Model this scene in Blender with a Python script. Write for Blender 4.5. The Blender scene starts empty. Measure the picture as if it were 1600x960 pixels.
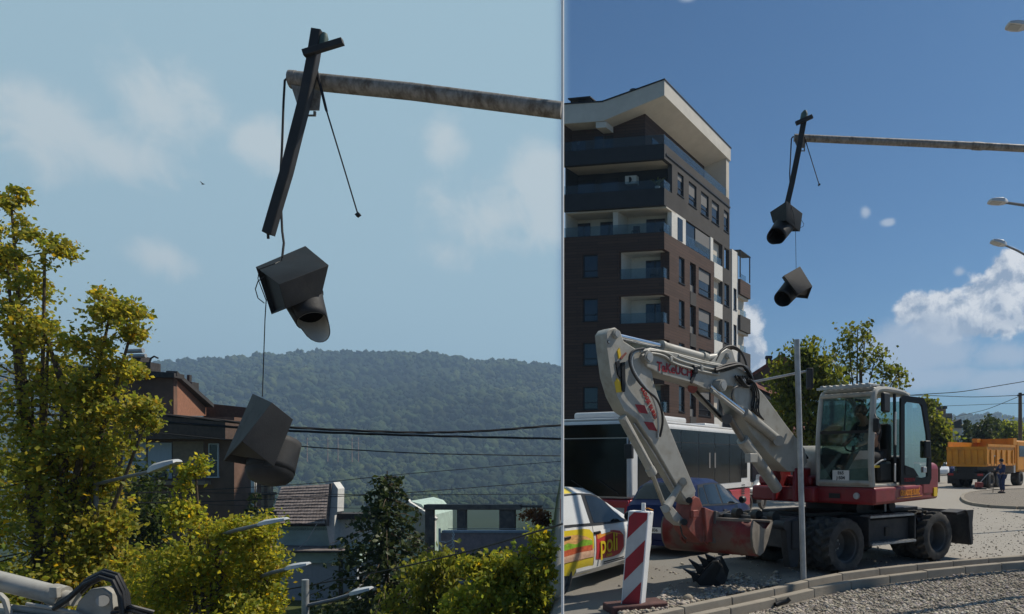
import bpy, bmesh, math, random
import numpy as np
from mathutils import Vector as V, Matrix
R = math.radians
random.seed(7)
rng = np.random.default_rng(7)
scene = bpy.context.scene
COL = scene.collection
# ---------------------------------------------------------------- camera
F, CX, CY, CAMH = 1100.0, 1040.0, 716.0, 1.9      # pixels of a 1600 px wide picture; horizon at CY
cam_d = bpy.data.cameras.new('camera')
cam_d.sensor_width = 36.0
cam_d.lens = F / 1600.0 * 36.0
cam_d.shift_x = -(CX - 800.0) / 1600.0
cam_d.shift_y = (CY - 480.0) / 1600.0
cam_d.clip_start = 0.1
cam_d.clip_end = 30000.0
cam = bpy.data.objects.new('camera', cam_d)
cam.location = (0, 0, CAMH)
cam.rotation_euler = (R(90), 0, 0)
COL.objects.link(cam)
scene.camera = cam
# ---------------------------------------------------------------- sun, sky, exposure
SUN_AZ, SUN_EL = R(28), R(50)                     # azimuth from +X towards +Y
sd = V((math.cos(SUN_EL) * math.cos(SUN_AZ), math.cos(SUN_EL) * math.sin(SUN_AZ), math.sin(SUN_EL)))
sun_d = bpy.data.lights.new('sun', 'SUN')
sun_d.energy = 5.0
sun_d.angle = R(0.5)
sun_d.color = (1.0, 0.92, 0.79)
sun = bpy.data.objects.new('sun', sun_d)
sun.rotation_euler = sd.to_track_quat('Z', 'Y').to_euler()
sun.location = (30, 20, 60)
COL.objects.link(sun)
vs = scene.view_settings
vs.view_transform = 'Standard'
vs.look = 'None'
vs.gamma = 1.0
vs.use_curve_mapping = False
vs.exposure = -0.05

world = bpy.data.worlds.new('World')
scene.world = world
world.use_nodes = True
wt = world.node_tree
for n in list(wt.nodes): wt.nodes.remove(n)
class NG:
    """small helper that adds nodes to a tree and returns output sockets"""
    def __init__(s, t): s.t = t
    def node(s, kind, **kw):
        n = s.t.nodes.new(kind)
        for k, v in kw.items(): setattr(n, k, v)
        return n
    def put(s, sock, v):
        if hasattr(v, 'is_output') or isinstance(v, bpy.types.NodeSocket): s.t.links.new(v, sock)
        else: sock.default_value = v
    def math(s, op, a, b=None, c=None, clamp=False):
        n = s.node('ShaderNodeMath', operation=op, use_clamp=clamp)
        s.put(n.inputs[0], a)
        if b is not None: s.put(n.inputs[1], b)
        if c is not None: s.put(n.inputs[2], c)
        return n.outputs[0]
    def vmath(s, op, a, b=None):
        n = s.node('ShaderNodeVectorMath', operation=op)
        s.put(n.inputs[0], a)
        if b is not None: s.put(n.inputs[1], b)
        return n.outputs['Value'] if op in ('LENGTH', 'DOT_PRODUCT') else n.outputs[0]
    def mix(s, f, a, b, mode='MIX'):
        n = s.node('ShaderNodeMix', data_type='RGBA', blend_type=mode)
        s.put(n.inputs[0], f); s.put(n.inputs[6], a); s.put(n.inputs[7], b)
        return n.outputs[2]
    def smooth(s, v, lo, hi, to0=0.0, to1=1.0):
        n = s.node('ShaderNodeMapRange', interpolation_type='SMOOTHSTEP')
        s.put(n.inputs[0], v)
        for i, q in enumerate((lo, hi, to0, to1)): n.inputs[1 + i].default_value = q
        return n.outputs[0]
    def noise(s, vec, scale, detail=6.0, rough=0.55, dist=0.0):
        n = s.node('ShaderNodeTexNoise')
        s.put(n.inputs['Vector'], vec)
        n.inputs['Scale'].default_value = scale
        n.inputs['Detail'].default_value = detail
        n.inputs['Roughness'].default_value = rough
        n.inputs['Distortion'].default_value = dist
        return n.outputs['Fac']
def az_el(px, py):
    a = math.atan((px - CX) / F)
    return a, math.atan((CY - py) / F * math.cos(a))
def build_world():
    g = NG(wt)
    tc = g.node('ShaderNodeTexCoord')
    d = tc.outputs['Generated']
    sky = g.node('ShaderNodeTexSky', sky_type='NISHITA')
    sky.sun_disc = False
    sky.sun_elevation = SUN_EL
    sky.sun_rotation = R(90) - SUN_AZ
    sky.air_density = 1.0
    sky.dust_density = 0.6
    sky.ozone_density = 1.6
    sep = g.node('ShaderNodeSeparateXYZ'); g.put(sep.inputs[0], d)
    az = g.math('ARCTAN2', sep.outputs[0], sep.outputs[1])
    el = g.math('ARCSINE', sep.outputs[2])
    cmb = g.node('ShaderNodeCombineXYZ'); g.put(cmb.inputs[0], az); g.put(cmb.inputs[1], el)
    p = cmb.outputs[0]
    STR = 0.1
    # clear deep blue air to the right, a thin milky layer from the north-west to the left of the mast
    a_seam = az_el(878, 400)[0]
    left = g.smooth(az, a_seam + 0.014, a_seam - 0.014)
    back = g.smooth(g.math('ABSOLUTE', az), 1.2, 2.4)      # evens out behind
    left = g.math('MULTIPLY', left, g.math('SUBTRACT', 1.0, back))
    deep = g.mix(1.0, sky.outputs[0], (*SKY_R, 1), 'MULTIPLY')
    milky = g.mix(SKY_L_MIX, g.mix(1.0, sky.outputs[0], (*SKY_L, 1), 'MULTIPLY'), (*[c / STR for c in SKY_L_C], 1))
    base = g.mix(left, deep, milky)
    # clouds: soft ellipses broken up by noise
    n1 = g.noise(p, 26.0, 9.0, 0.60, 0.25)
    n2 = g.noise(p, 9.0, 6.0, 0.5, 0.3)
    so = g.vmath('ADD', p, (0.006, 0.011, 0.0))
    n1b = g.noise(so, 26.0, 9.0, 0.60, 0.25)
    def field(ells):
        out = None
        for (px, py, rx, ry, w) in ells:
            a, e = az_el(px, py)
            ca = math.cos(a)
            q = g.vmath('MULTIPLY', g.vmath('SUBTRACT', p, (a, e, 0)), (F / (rx * ca * ca), F / (ry * ca), 0))
            v = g.math('MULTIPLY', g.math('SUBTRACT', 1.0, g.vmath('LENGTH', q)), w)
            out = v if out is None else g.math('MAXIMUM', out, v)
        return out
    # crisp cumulus on the right and behind the apartment block
    cum = field([(1580, 430, 50, 45, 1), (1545, 470, 55, 48, 1), (1480, 486, 60, 36, 1), (1425, 486, 38, 34, 1), (1500, 500, 120, 40, 1), (1590, 480, 80, 60, 1),
                 (1690, 460, 110, 80, 1), (1150, 520, 48, 60, 1), (1178, 560, 26, 50, .9), (1165, 500, 36, 40, 1), (1210, 592, 40, 16, .6)])
    nn = g.math('SUBTRACT', g.math('MULTIPLY_ADD', n2, 0.5, n1), 0.75)
    dens = g.math('MULTIPLY_ADD', nn, 1.25, cum)
    d_c = g.smooth(dens, 0.06, 0.36)
    lit = g.math('MULTIPLY_ADD', g.math('SUBTRACT', n1, n1b), 5.0, 0.62, clamp=True)
    below = field([(1440, 545, 90, 34, 1), (1530, 515, 80, 22, 1), (1590, 500, 60, 20, 1), (1560, 470, 22, 26, .6), (1180, 585, 40, 40, 1)])
    lit = g.math('SUBTRACT', lit, g.math('MULTIPLY', g.smooth(below, 0.0, 0.9), 0.45), clamp=True)
    cc = g.mix(lit, (2.9, 3.6, 4.8, 1), (8.6, 8.6, 8.7, 1))
    base = g.mix(g.math('MULTIPLY', d_c, 0.93), base, cc)
    # thin ragged cloud: low on the right, tiny scraps in mid sky
    thin = field([(1435, 540, 130, 66, 1.5), (1450, 592, 140, 30, 1.2), (1570, 598, 120, 32, 1.4), (1570, 555, 90, 40, .9), (1340, 585, 160, 30, .6), (1352, 331, 15, 15, 1.0), (1387, 348, 18, 9, 1.0), (1498, 425, 14, 10, .7), (1075, -6, 26, 12, .9)])
    d_t = g.smooth(g.math('MULTIPLY_ADD', nn, 1.1, thin), 0.15, 0.85)
    base = g.mix(g.math('MULTIPLY', d_t, 0.8), base, (4.6, 5.3, 6.4, 1))
    # soft hazy cloud on the left
    soft = field([(260, 170, 130, 95, 1), (90, 200, 170, 95, 1), (170, 235, 230, 60, .8), (395, 220, 60, 50, .8), (690, 218, 60, 50, .9), (255, 398, 80, 40, .9),
                  (850, 275, 75, 60, 1.2), (770, 340, 150, 70, .9), (860, 330, 90, 70, 1), (700, 395, 60, 40, .6), (-140, 190, 200, 90, .9)])
    nl = g.math('SUBTRACT', g.math('MULTIPLY_ADD', g.noise(p, 17.0, 9.0, 0.62, 0.5), 0.9, n2), 0.95)
    d_s = g.smooth(g.math('MULTIPLY_ADD', nl, 1.5, soft), 0.05, 0.80)
    base = g.mix(g.math('MULTIPLY', g.math('MULTIPLY', d_s, left), 0.66), base, (6.3, 6.85, 7.0, 1))
    bg = g.node('ShaderNodeBackground'); bg.inputs[1].default_value = STR
    g.put(bg.inputs[0], base)
    out = g.node('ShaderNodeOutputWorld')
    wt.links.new(bg.outputs[0], out.inputs[0])
SKY_R = (0.27, 0.50, 0.69)
SKY_L, SKY_L_C, SKY_L_MIX = (0.7, 0.8, 0.75), (0.385, 0.56, 0.655), 0.88
build_world()

# ---------------------------------------------------------------- helpers: pixels to points
def P(px, py, Y): return V(((px - CX) / F * Y, Y, CAMH + (CY - py) / F * Y))
def G(px, py, z=0.0):
    Y = (CAMH - z) * F / (py - CY)
    return P(px, py, Y)
def on_plane(px, py, p0, n):
    d = V(((px - CX) / F, 1.0, (CY - py) / F))
    o = V((0, 0, CAMH))
    return o + d * ((p0 - o).dot(n) / d.dot(n))

# ---------------------------------------------------------------- materials
MATS = {}
def mat(name, col, rough=0.7, metal=0.0, var=0.12, scale=6.0, bump=0.0, bscale=None, dirt=None, dirt_amt=0.5, dirt_scale=1.3,
        spec=0.4, coat=0.0, trans=0.0, attr=None, alpha=None, col2=None, stretch=None, lo=0.45, hi=0.7):
    if name in MATS: return MATS[name]
    m = bpy.data.materials.new(name); m.use_nodes = True
    t = m.node_tree; g = NG(t)
    b = t.nodes['Principled BSDF']
    tc = g.node('ShaderNodeTexCoord'); vec = tc.outputs['Object']
    if stretch:
        mp = g.node('ShaderNodeMapping'); g.put(mp.inputs[0], vec); mp.inputs['Scale'].default_value = stretch; vec = mp.outputs[0]
    c4 = (*col, 1)
    n = g.noise(vec, scale, 6.0, 0.6)
    dark = tuple(x * (1 - var) for x in col); lite = tuple(min(1, x * (1 + var)) for x in col)
    if col2: dark, lite = col, col2
    f = g.smooth(n, 0.3, 0.7)
    base = g.mix(f, (*dark, 1), (*lite, 1))
    if attr:
        at = g.node('ShaderNodeVertexColor', layer_name=attr)
        base = g.mix(1.0, base, at.outputs[0], 'MULTIPLY')
    if dirt:
        nd = g.noise(vec, dirt_scale, 8.0, 0.65)
        base = g.mix(g.math('MULTIPLY', g.smooth(nd, lo, hi), dirt_amt), base, (*dirt, 1))
        g.put(b.inputs['Roughness'], g.math('MULTIPLY_ADD', g.smooth(nd, lo, hi), 0.3 * dirt_amt, rough, clamp=True))
    else: b.inputs['Roughness'].default_value = rough
    g.put(b.inputs['Base Color'], base)
    b.inputs['Metallic'].default_value = metal
    b.inputs['Specular IOR Level'].default_value = spec
    b.inputs['Coat Weight'].default_value = coat
    b.inputs['Coat Roughness'].default_value = 0.08
    b.inputs['Transmission Weight'].default_value = trans
    if alpha is not None: b.inputs['Alpha'].default_value = alpha
    if bump:
        bn = g.node('ShaderNodeBump'); bn.inputs['Strength'].default_value = bump; bn.inputs['Distance'].default_value = 0.02
        g.put(bn.inputs['Height'], g.noise(vec, bscale or scale * 4, 6.0, 0.6))
        t.links.new(bn.outputs[0], b.inputs['Normal'])
    MATS[name] = m
    return m
def leaf_mat(name, col, back=0.35):
    if name in MATS: return MATS[name]
    m = bpy.data.materials.new(name); m.use_nodes = True
    t = m.node_tree; g = NG(t); b = t.nodes['Principled BSDF']
    at = g.node('ShaderNodeVertexColor', layer_name='tint')
    base = g.mix(1.0, (*col, 1), at.outputs[0], 'MULTIPLY')
    g.put(b.inputs['Base Color'], base); b.inputs['Roughness'].default_value = 0.5; b.inputs['Specular IOR Level'].default_value = 0.25
    tr = g.node('ShaderNodeBsdfTranslucent'); g.put(tr.inputs[0], g.mix(1.0, base, (1.25, 1.2, 0.6, 1), 'MULTIPLY'))
    mx = g.node('ShaderNodeMixShader'); mx.inputs[0].default_value = back
    t.links.new(b.outputs[0], mx.inputs[1]); t.links.new(tr.outputs[0], mx.inputs[2])
    t.links.new(mx.outputs[0], t.nodes['Material Output'].inputs[0])
    MATS[name] = m
    return m
def glass_mat(name, tint=(0.6, 0.75, 0.75), alpha=0.35, rough=0.03, refl=0.7):
    """thin pane: mostly see-through, mirrors its surroundings at a slant"""
    if name in MATS: return MATS[name]
    m = bpy.data.materials.new(name); m.use_nodes = True
    t = m.node_tree; g = NG(t)
    for n in list(t.nodes):
        if n.type == 'BSDF_PRINCIPLED': t.nodes.remove(n)
    tr = g.node('ShaderNodeBsdfTransparent'); tr.inputs[0].default_value = (*tint, 1)
    gl = g.node('ShaderNodeBsdfGlossy'); gl.inputs['Roughness'].default_value = rough
    df = g.node('ShaderNodeBsdfDiffuse'); df.inputs[0].default_value = (*[0.3 * c for c in tint], 1)
    m0 = g.node('ShaderNodeMixShader'); m0.inputs[0].default_value = alpha
    t.links.new(tr.outputs[0], m0.inputs[1]); t.links.new(df.outputs[0], m0.inputs[2])
    fr = g.node('ShaderNodeFresnel'); fr.inputs[0].default_value = 1.5
    mx = g.node('ShaderNodeMixShader'); g.put(mx.inputs[0], g.math('MULTIPLY', fr.outputs[0], refl))
    t.links.new(m0.outputs[0], mx.inputs[1]); t.links.new(gl.outputs[0], mx.inputs[2])
    t.links.new(mx.outputs[0], t.nodes['Material Output'].inputs[0])
    MATS[name] = m
    return m

# ---------------------------------------------------------------- helpers: objects
WM = {}
def tag(o, label=None, cat=None, group=None, kind=None):
    if label: o['label'] = label
    if cat: o['category'] = cat
    if group: o['group'] = group
    if kind: o['kind'] = kind
    return o
def thing(name, label, cat, loc=(0, 0, 0), group=None, rz=0.0):
    o = bpy.data.objects.new(name, None); COL.objects.link(o)
    o.empty_display_size = 0.2
    o.location = loc; o.rotation_euler = (0, 0, rz)
    WM[o.name] = Matrix.Translation(V(loc)) @ Matrix.Rotation(rz, 4, 'Z')
    return tag(o, label, cat, group)
def link_mesh(name, me, parent=None, loc=None):
    o = bpy.data.objects.new(name, me); COL.objects.link(o)
    if parent: o.parent = parent; WM[o.name] = WM[parent.name]
    else: WM[o.name] = Matrix.Identity(4)
    return o
def copy_tree(o, parent=None, loc=None, rz=None):
    c = o.copy(); COL.objects.link(c); c.parent = parent
    if loc is not None: c.location = loc
    if rz is not None: c.rotation_euler = (0, 0, rz)
    for ch in o.children: copy_tree(ch, c)
    return c
def frame(ax, up=V((0, 0, 1))):
    ax = V(ax).normalized()
    s = ax.cross(up)
    if s.length < 1e-4: s = ax.cross(V((0, 1, 0)))
    s.normalize(); u = s.cross(ax).normalized()
    return ax, s, u
class MB:
    def __init__(s): s.v = []; s.f = []
    def add(s, vs, fs):
        k = len(s.v); s.v += [V(a) for a in vs]; s.f += [tuple(i + k for i in f) for f in fs]; return s
    def hexa(s, c8): return s.add(c8, [(0, 3, 2, 1), (4, 5, 6, 7), (0, 1, 5, 4), (1, 2, 6, 5), (2, 3, 7, 6), (3, 0, 4, 7)])
    def box(s, c, size, ax=(1, 0, 0), ay=(0, 1, 0), az=(0, 0, 1)):
        c = V(c); ax, ay, az = V(ax) * size[0] / 2, V(ay) * size[1] / 2, V(az) * size[2] / 2
        return s.hexa([c - ax - ay - az, c + ax - ay - az, c + ax + ay - az, c - ax + ay - az, c - ax - ay + az, c + ax - ay + az, c + ax + ay + az, c - ax + ay + az])
    def beam(s, a, b, w, h, up=(0, 0, 1), w2=None, h2=None):
        a, b = V(a), V(b); d, sd_, u = frame(b - a, V(up))
        w2 = w if w2 is None else w2; h2 = h if h2 is None else h2
        return s.hexa([a - sd_ * w / 2 - u * h / 2, b - sd_ * w2 / 2 - u * h2 / 2, b + sd_ * w2 / 2 - u * h2 / 2, a + sd_ * w / 2 - u * h / 2,
                       a - sd_ * w / 2 + u * h / 2, b - sd_ * w2 / 2 + u * h2 / 2, b + sd_ * w2 / 2 + u * h2 / 2, a + sd_ * w / 2 + u * h / 2])
    def tube(s, pts, r, n=8, caps=True):
        pts = [V(p) for p in pts]; m = len(pts)
        rs = r if isinstance(r, (list, tuple)) else [r] * m
        up = V((0, 0, 1)); vs = []; fs = []
        prev = None
        for i, p in enumerate(pts):
            d = (pts[min(i + 1, m - 1)] - pts[max(i - 1, 0)])
            d.normalize()
            if prev is None:
                _, sx, ux = frame(d, up)
            else:
                sx = prev - d * prev.dot(d)
                if sx.length < 1e-5: _, sx, ux = frame(d, up)
                sx.normalize(); ux = sx.cross(d)
            prev = sx
            for k in range(n):
                a = 2 * math.pi * k / n
                vs.append(p + (sx * math.cos(a) + ux * math.sin(a)) * rs[i])
        for i in range(m - 1):
            for k in range(n):
                k2 = (k + 1) % n
                fs.append((i * n + k, i * n + k2, (i + 1) * n + k2, (i + 1) * n + k))
        if caps:
            fs.append(tuple(range(n - 1, -1, -1))); fs.append(tuple((m - 1) * n + k for k in range(n)))
        return s.add(vs, fs)
    def prism(s, poly, off):
        poly = [V(p) for p in poly]; off = V(off); n = len(poly)
        fs = [tuple(range(n - 1, -1, -1)), tuple(n + i for i in range(n))]
        for i in range(n): fs.append((i, (i + 1) % n, n + (i + 1) % n, n + i))
        return s.add(poly + [p + off for p in poly], fs)
    def lathe(s, prof, o, ax, n=24, a0=0.0, a1=2 * math.pi):
        o = V(o); d, sx, ux = frame(V(ax)); full = abs(a1 - a0 - 2 * math.pi) < 1e-6
        nn = n if full else n + 1; vs = []; fs = []
        for (r, h) in prof:
            for k in range(nn):
                a = a0 + (a1 - a0) * k / n
                vs.append(o + d * h + (sx * math.cos(a) + ux * math.sin(a)) * r)
        for i in range(len(prof) - 1):
            for k in range(n):
                k2 = (k + 1) % nn
                fs.append((i * nn + k, i * nn + k2, (i + 1) * nn + k2, (i + 1) * nn + k))
        return s.add(vs, fs)
    def grid(s, rows):
        k = len(rows[0]); vs = [p for r_ in rows for p in r_]
        return s.add(vs, [(i * k + j, i * k + j + 1, (i + 1) * k + j + 1, (i + 1) * k + j) for i in range(len(rows) - 1) for j in range(k - 1)])
    def mesh(s, name, M=None):
        me = bpy.data.meshes.new(name)
        vv = s.v if M is None else [M @ p for p in s.v]
        me.from_pydata([tuple(p) for p in vv], [], s.f)
        bm = bmesh.new(); bm.from_mesh(me)
        bmesh.ops.recalc_face_normals(bm, faces=bm.faces)
        bm.to_mesh(me); bm.free()
        return me
    def build(s, name, m, parent=None, smooth=False, bevel=0.0, local=False, label=None, kind=None, segs=2):
        M = None
        if parent is not None and not local: M = WM[parent.name].inverted()
        me = s.mesh(name, M)
        me.materials.append(m)
        if smooth or bevel:
            me.shade_smooth() if hasattr(me, 'shade_smooth') else None
            me.set_sharp_from_angle(angle=R(38))
        o = link_mesh(name, me, parent)
        if bevel:
            md = o.modifiers.new('bevel', 'BEVEL'); md.width = bevel; md.segments = segs; md.limit_method = 'ANGLE'; md.angle_limit = R(40)
            md.use_clamp_overlap = True
        return tag(o, label, kind=kind)
def top(mb, name, m, label, cat, group=None, **kw):
    """a thing that is one mesh: origin at the centre of its base"""
    xs = [p.x for p in mb.v]; ys = [p.y for p in mb.v]; zs = [p.z for p in mb.v]
    c = V(((min(xs) + max(xs)) / 2, (min(ys) + max(ys)) / 2, min(zs)))
    mb.v = [p - c for p in mb.v]
    o = mb.build(name, m, **kw); o.location = c
    return tag(o, label, cat, group)
def text_mesh(s, size, name, m, parent, M, bold=0.0, sx=1.0, shear=0.0, spacing=1.0):
    """letters as a thin mesh, laid by matrix M (x along the line, y up, z out of the surface)"""
    cu = bpy.data.curves.new('lettering', 'FONT'); cu.body = s; cu.size = size; cu.extrude = 0.002; cu.offset = bold; cu.shear = shear
    cu.space_character = spacing
    cu.resolution_u = 3; cu.align_x = 'CENTER'; cu.align_y = 'CENTER'
    o = bpy.data.objects.new('lettering', cu); COL.objects.link(o)
    dg = bpy.context.evaluated_depsgraph_get()
    me = bpy.data.meshes.new_from_object(o.evaluated_get(dg))
    bpy.data.objects.remove(o); bpy.data.curves.remove(cu)
    me.transform(WM[parent.name].inverted() @ M @ Matrix.Diagonal((sx, 1, 1, 1)))
    me.materials.clear(); me.materials.append(m)
    return link_mesh(name, me, parent)
def basis(o, x, y):
    x, y = V(x).normalized(), V(y).normalized(); z = x.cross(y).normalized(); y = z.cross(x)
    M = Matrix.Identity(4)
    for i in range(3): M[i][0], M[i][1], M[i][2], M[i][3] = x[i], y[i], z[i], o[i]
    return M
def sstep(x, a, b):
    t = np.clip((x - a) / (b - a), 0, 1); return t * t * (3 - 2 * t)
# ---------------------------------------------------------------- terrain
SEAM = (878 - CX) / F                      # the level site ends along a bank; the valley with the houses lies left of it
LOW = -8.0
DEEP = -45.0                                # floor of the river valley in front of the ridge
def ground_z(x, y):
    s = -(x - SEAM * y)
    left = sstep(s, 0.02, 1.6) * sstep(y, 7.6, 9.6)
    return LOW * left
def smoothpx(px, pts):
    xs = [p[0] for p in pts]; ys = [p[1] for p in pts]
    return np.interp(px, xs, ys)
HS = 2.2                                   # the wooded ridge stands about two kilometres off
RIDGE = [(-900, 560), (-300, 570), (0, 566), (160, 568), (250, 564), (330, 558), (430, 550), (520, 546), (600, 548), (680, 548), (735, 560), (800, 561), (877, 570), (1000, 600), (1180, 640), (1480, 648), (1520, 642), (1560, 642), (1620, 652), (1800, 668), (2600, 680)]
def hill_z(x, y):
    px = CX + x / np.maximum(y, 1) * F
    rp = smoothpx(px, RIDGE)
    H = CAMH + (CY - rp) / F * 900.0 * HS - 17.0
    t = np.clip((y - 1000.0) / (900.0 * HS - 1000.0), 0, 1) ** 1.05
    w = 18 * np.sin(x / 131.0 + y / 183.0) * np.sin(y / 150.0 - x / 290.0) + 9 * np.sin(x / 57.0 + 1.3) * np.sin(y / 71.0)
    return t * H + w * sstep(t, 0, .25) * (1 - sstep(y, 780 * HS, 900 * HS)) + DEEP * (1 - t)
def sheet_z(x, y):
    lf = sstep(-(x - SEAM * y), 0.02, 6.0)
    far = np.maximum(sstep(y, 135.0, 300.0), lf * sstep(y, 64.0, 150.0))
    return np.where(y > 1000, hill_z(x, y), ground_z(x, y) * (1 - far) + DEEP * far)
def build_ground():
    # rows fan out from the camera so that the bank is finely cut where it is near
    ks = np.concatenate([np.linspace(-3.2, -1.2, 14), np.linspace(-1.15, SEAM - 0.4, 60), np.linspace(SEAM - 0.39, SEAM + 0.02, 60), np.linspace(SEAM + 0.03, 1.2, 50), np.linspace(1.25, 3.2, 14)])
    ys = np.concatenate([np.linspace(-40, 0, 6), np.linspace(2, 12, 30), np.linspace(12.5, 60, 50), np.linspace(64, 330, 40), np.linspace(340, 980, 12), np.linspace(1000, 900 * HS, 70), np.linspace(915 * HS, 1400 * HS, 8)])
    vs = []; W = len(ks)
    for y in ys:
        x = SEAM * y + (ks - SEAM) * max(y, 12.0)
        z = sheet_z(x, np.full_like(x, y))
        if y > 900 * HS: z = z * (1 - 0.3 * sstep(np.full_like(x, y), 900 * HS, 1400 * HS))
        vs += list(zip(x, np.full_like(x, y), z))
    H = len(ys)
    idx = np.arange(W * H).reshape(H, W)
    fs = np.stack([idx[:-1, :-1], idx[:-1, 1:], idx[1:, 1:], idx[1:, :-1]], -1).reshape(-1, 4)
    me = bpy.data.meshes.new('ground')
    me.from_pydata([tuple(map(float, v)) for v in vs], [], [tuple(map(int, f)) for f in fs])
    me.shade_smooth()
    m = bpy.data.materials.new('earth_and_grass'); m.use_nodes = True; g = NG(m.node_tree); b = m.node_tree.nodes['Principled BSDF']
    tc = g.node('ShaderNodeTexCoord'); v = tc.outputs['Object']
    sep = g.node('ShaderNodeSeparateXYZ'); g.put(sep.inputs[0], v)
    grass = g.mix(g.noise(v, 0.6, 8, 0.6), (0.035, 0.05, 0.012, 1), (0.09, 0.10, 0.03, 1))
    wood = g.mix(g.noise(v, 0.02, 6, 0.6), (0.014, 0.026, 0.01, 1), (0.03, 0.046, 0.016, 1))
    dust = g.mix(g.noise(v, 1.7, 10, 0.65), (0.19, 0.175, 0.155, 1), (0.29, 0.27, 0.24, 1))
    c = g.mix(g.smooth(sep.outputs[2], -0.6, -0.05), grass, dust)
    c = g.mix(g.smooth(sep.outputs[1], 95, 130), c, grass)
    c = g.mix(g.smooth(sep.outputs[1], 240, 330), c, wood)
    g.put(b.inputs['Base Color'], c); b.inputs['Roughness'].default_value = 0.95; b.inputs['Specular IOR Level'].default_value = 0.15
    bp = g.node('ShaderNodeBump'); bp.inputs['Strength'].default_value = 0.5; bp.inputs['Distance'].default_value = 0.03
    g.put(bp.inputs['Height'], g.noise(v, 14, 8, 0.7)); m.node_tree.links.new(bp.outputs[0], b.inputs['Normal'])
    me.materials.append(m)
    tag(link_mesh('ground', me), kind='structure')
build_ground()

# ---------------------------------------------------------------- wooded hill: one mass of crowns
def ico(sub=1):
    bm = bmesh.new(); bmesh.ops.create_icosphere(bm, subdivisions=sub, radius=1.0)
    v = np.array([p.co[:] for p in bm.verts]); f = np.array([[q.index for q in t.verts] for t in bm.faces]); bm.free()
    return v, f
def blobs_mesh(name, centers, radii, tints, sub=1, squash=1.0, jit=0.3):
    bv, bf = ico(sub); n = len(centers); k = len(bv)
    ang = rng.uniform(0, 6.283, n); ca, sa = np.cos(ang), np.sin(ang)
    B = np.repeat(bv[None], n, 0) * (1 + rng.uniform(-jit, jit, (n, k, 1)))
    X = B[..., 0] * ca[:, None] - B[..., 1] * sa[:, None]; Y = B[..., 0] * sa[:, None] + B[..., 1] * ca[:, None]
    Vv = np.stack([X, Y, B[..., 2] * squash], -1) * radii[:, None, None] + centers[:, None]
    Ff = (bf[None] + (np.arange(n) * k)[:, None, None]).reshape(-1, 3)
    me = bpy.data.meshes.new(name)
    me.vertices.add(n * k); me.vertices.foreach_set('co', Vv.reshape(-1).astype(np.float32))
    me.loops.add(Ff.size); me.loops.foreach_set('vertex_index', Ff.reshape(-1).astype(np.int32))
    me.polygons.add(len(Ff)); me.polygons.foreach_set('loop_start', np.arange(0, Ff.size, 3, dtype=np.int32))
    me.update(); me.validate()
    ca_ = me.color_attributes.new('tint', 'FLOAT_COLOR', 'POINT')
    T = np.repeat(np.concatenate([tints, np.ones((n, 1))], 1)[:, None], k, 1).reshape(-1)
    ca_.data.foreach_set('color', T.astype(np.float32))
    return me
def build_forest():
    C = []; Rr = []; T = []
    def scatter(n, px0, px1, y0, y1, r0, r1):
        px = rng.uniform(px0, px1, n); t = rng.uniform(0, 1, n); y = y0 + (y1 - y0) * t
        x = (px - CX) / F * y; z = sheet_z(x, y)
        r = r0 + (r1 - r0) * rng.uniform(size=n) ** 1.6
        for i in range(n):
            h = r[i] * rng.uniform(0.5, 1.3)
            C.append((x[i], y[i], z[i] + h * 0.6))
            Rr.append(r[i])
            pt = math.sin(x[i] / 90.0 + y[i] / 140.0) + math.sin(x[i] / 41.0 - y[i] / 77.0); k = rng.uniform(0.6, 1.3) * (1 + .22 * pt); w = rng.uniform(-.12, .18) + .08 * pt
            T.append((k * (1 + w), k, k * (1 - w)))
            for _ in range(2):                       # secondary lumps so that a crown is not one ball
                a = rng.uniform(0, 6.28); q = r[i] * rng.uniform(0.45, 0.65)
                C.append((x[i] + math.cos(a) * r[i] * .7, y[i] + math.sin(a) * r[i] * .7, z[i] + h * 0.6 + rng.uniform(-.1, .7) * r[i])); Rr.append(q)
                T.append((k * (1 + w), k, k * (1 - w)))
    scatter(6500, -60, 900, 1000, 905 * HS, 4.5, 12)
    scatter(1500, -60, 900, 980, 1250, 4.0, 9)
    scatter(900, -60, 900, 640, 990, 3.5, 6)
    scatter(1100, -60, 900, 860 * HS, 910 * HS, 4.5, 12)
    scatter(1500, 1420, 1680, 900, 905 * HS, 4.5, 12)
    me = blobs_mesh('hill_forest', np.array(C), np.array(Rr), np.array(T), 1, 1.1, 0.28)
    m = mat('forest_leaves', (0.034, 0.052, 0.018), 0.9, var=0.5, scale=0.35, bump=1.0, bscale=0.9, attr='tint', spec=0.1)
    me.materials.append(m)
    o = tag(link_mesh('hill_forest', me), 'dense green wood covering the far hill', 'forest', kind='stuff')
build_forest()
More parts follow.
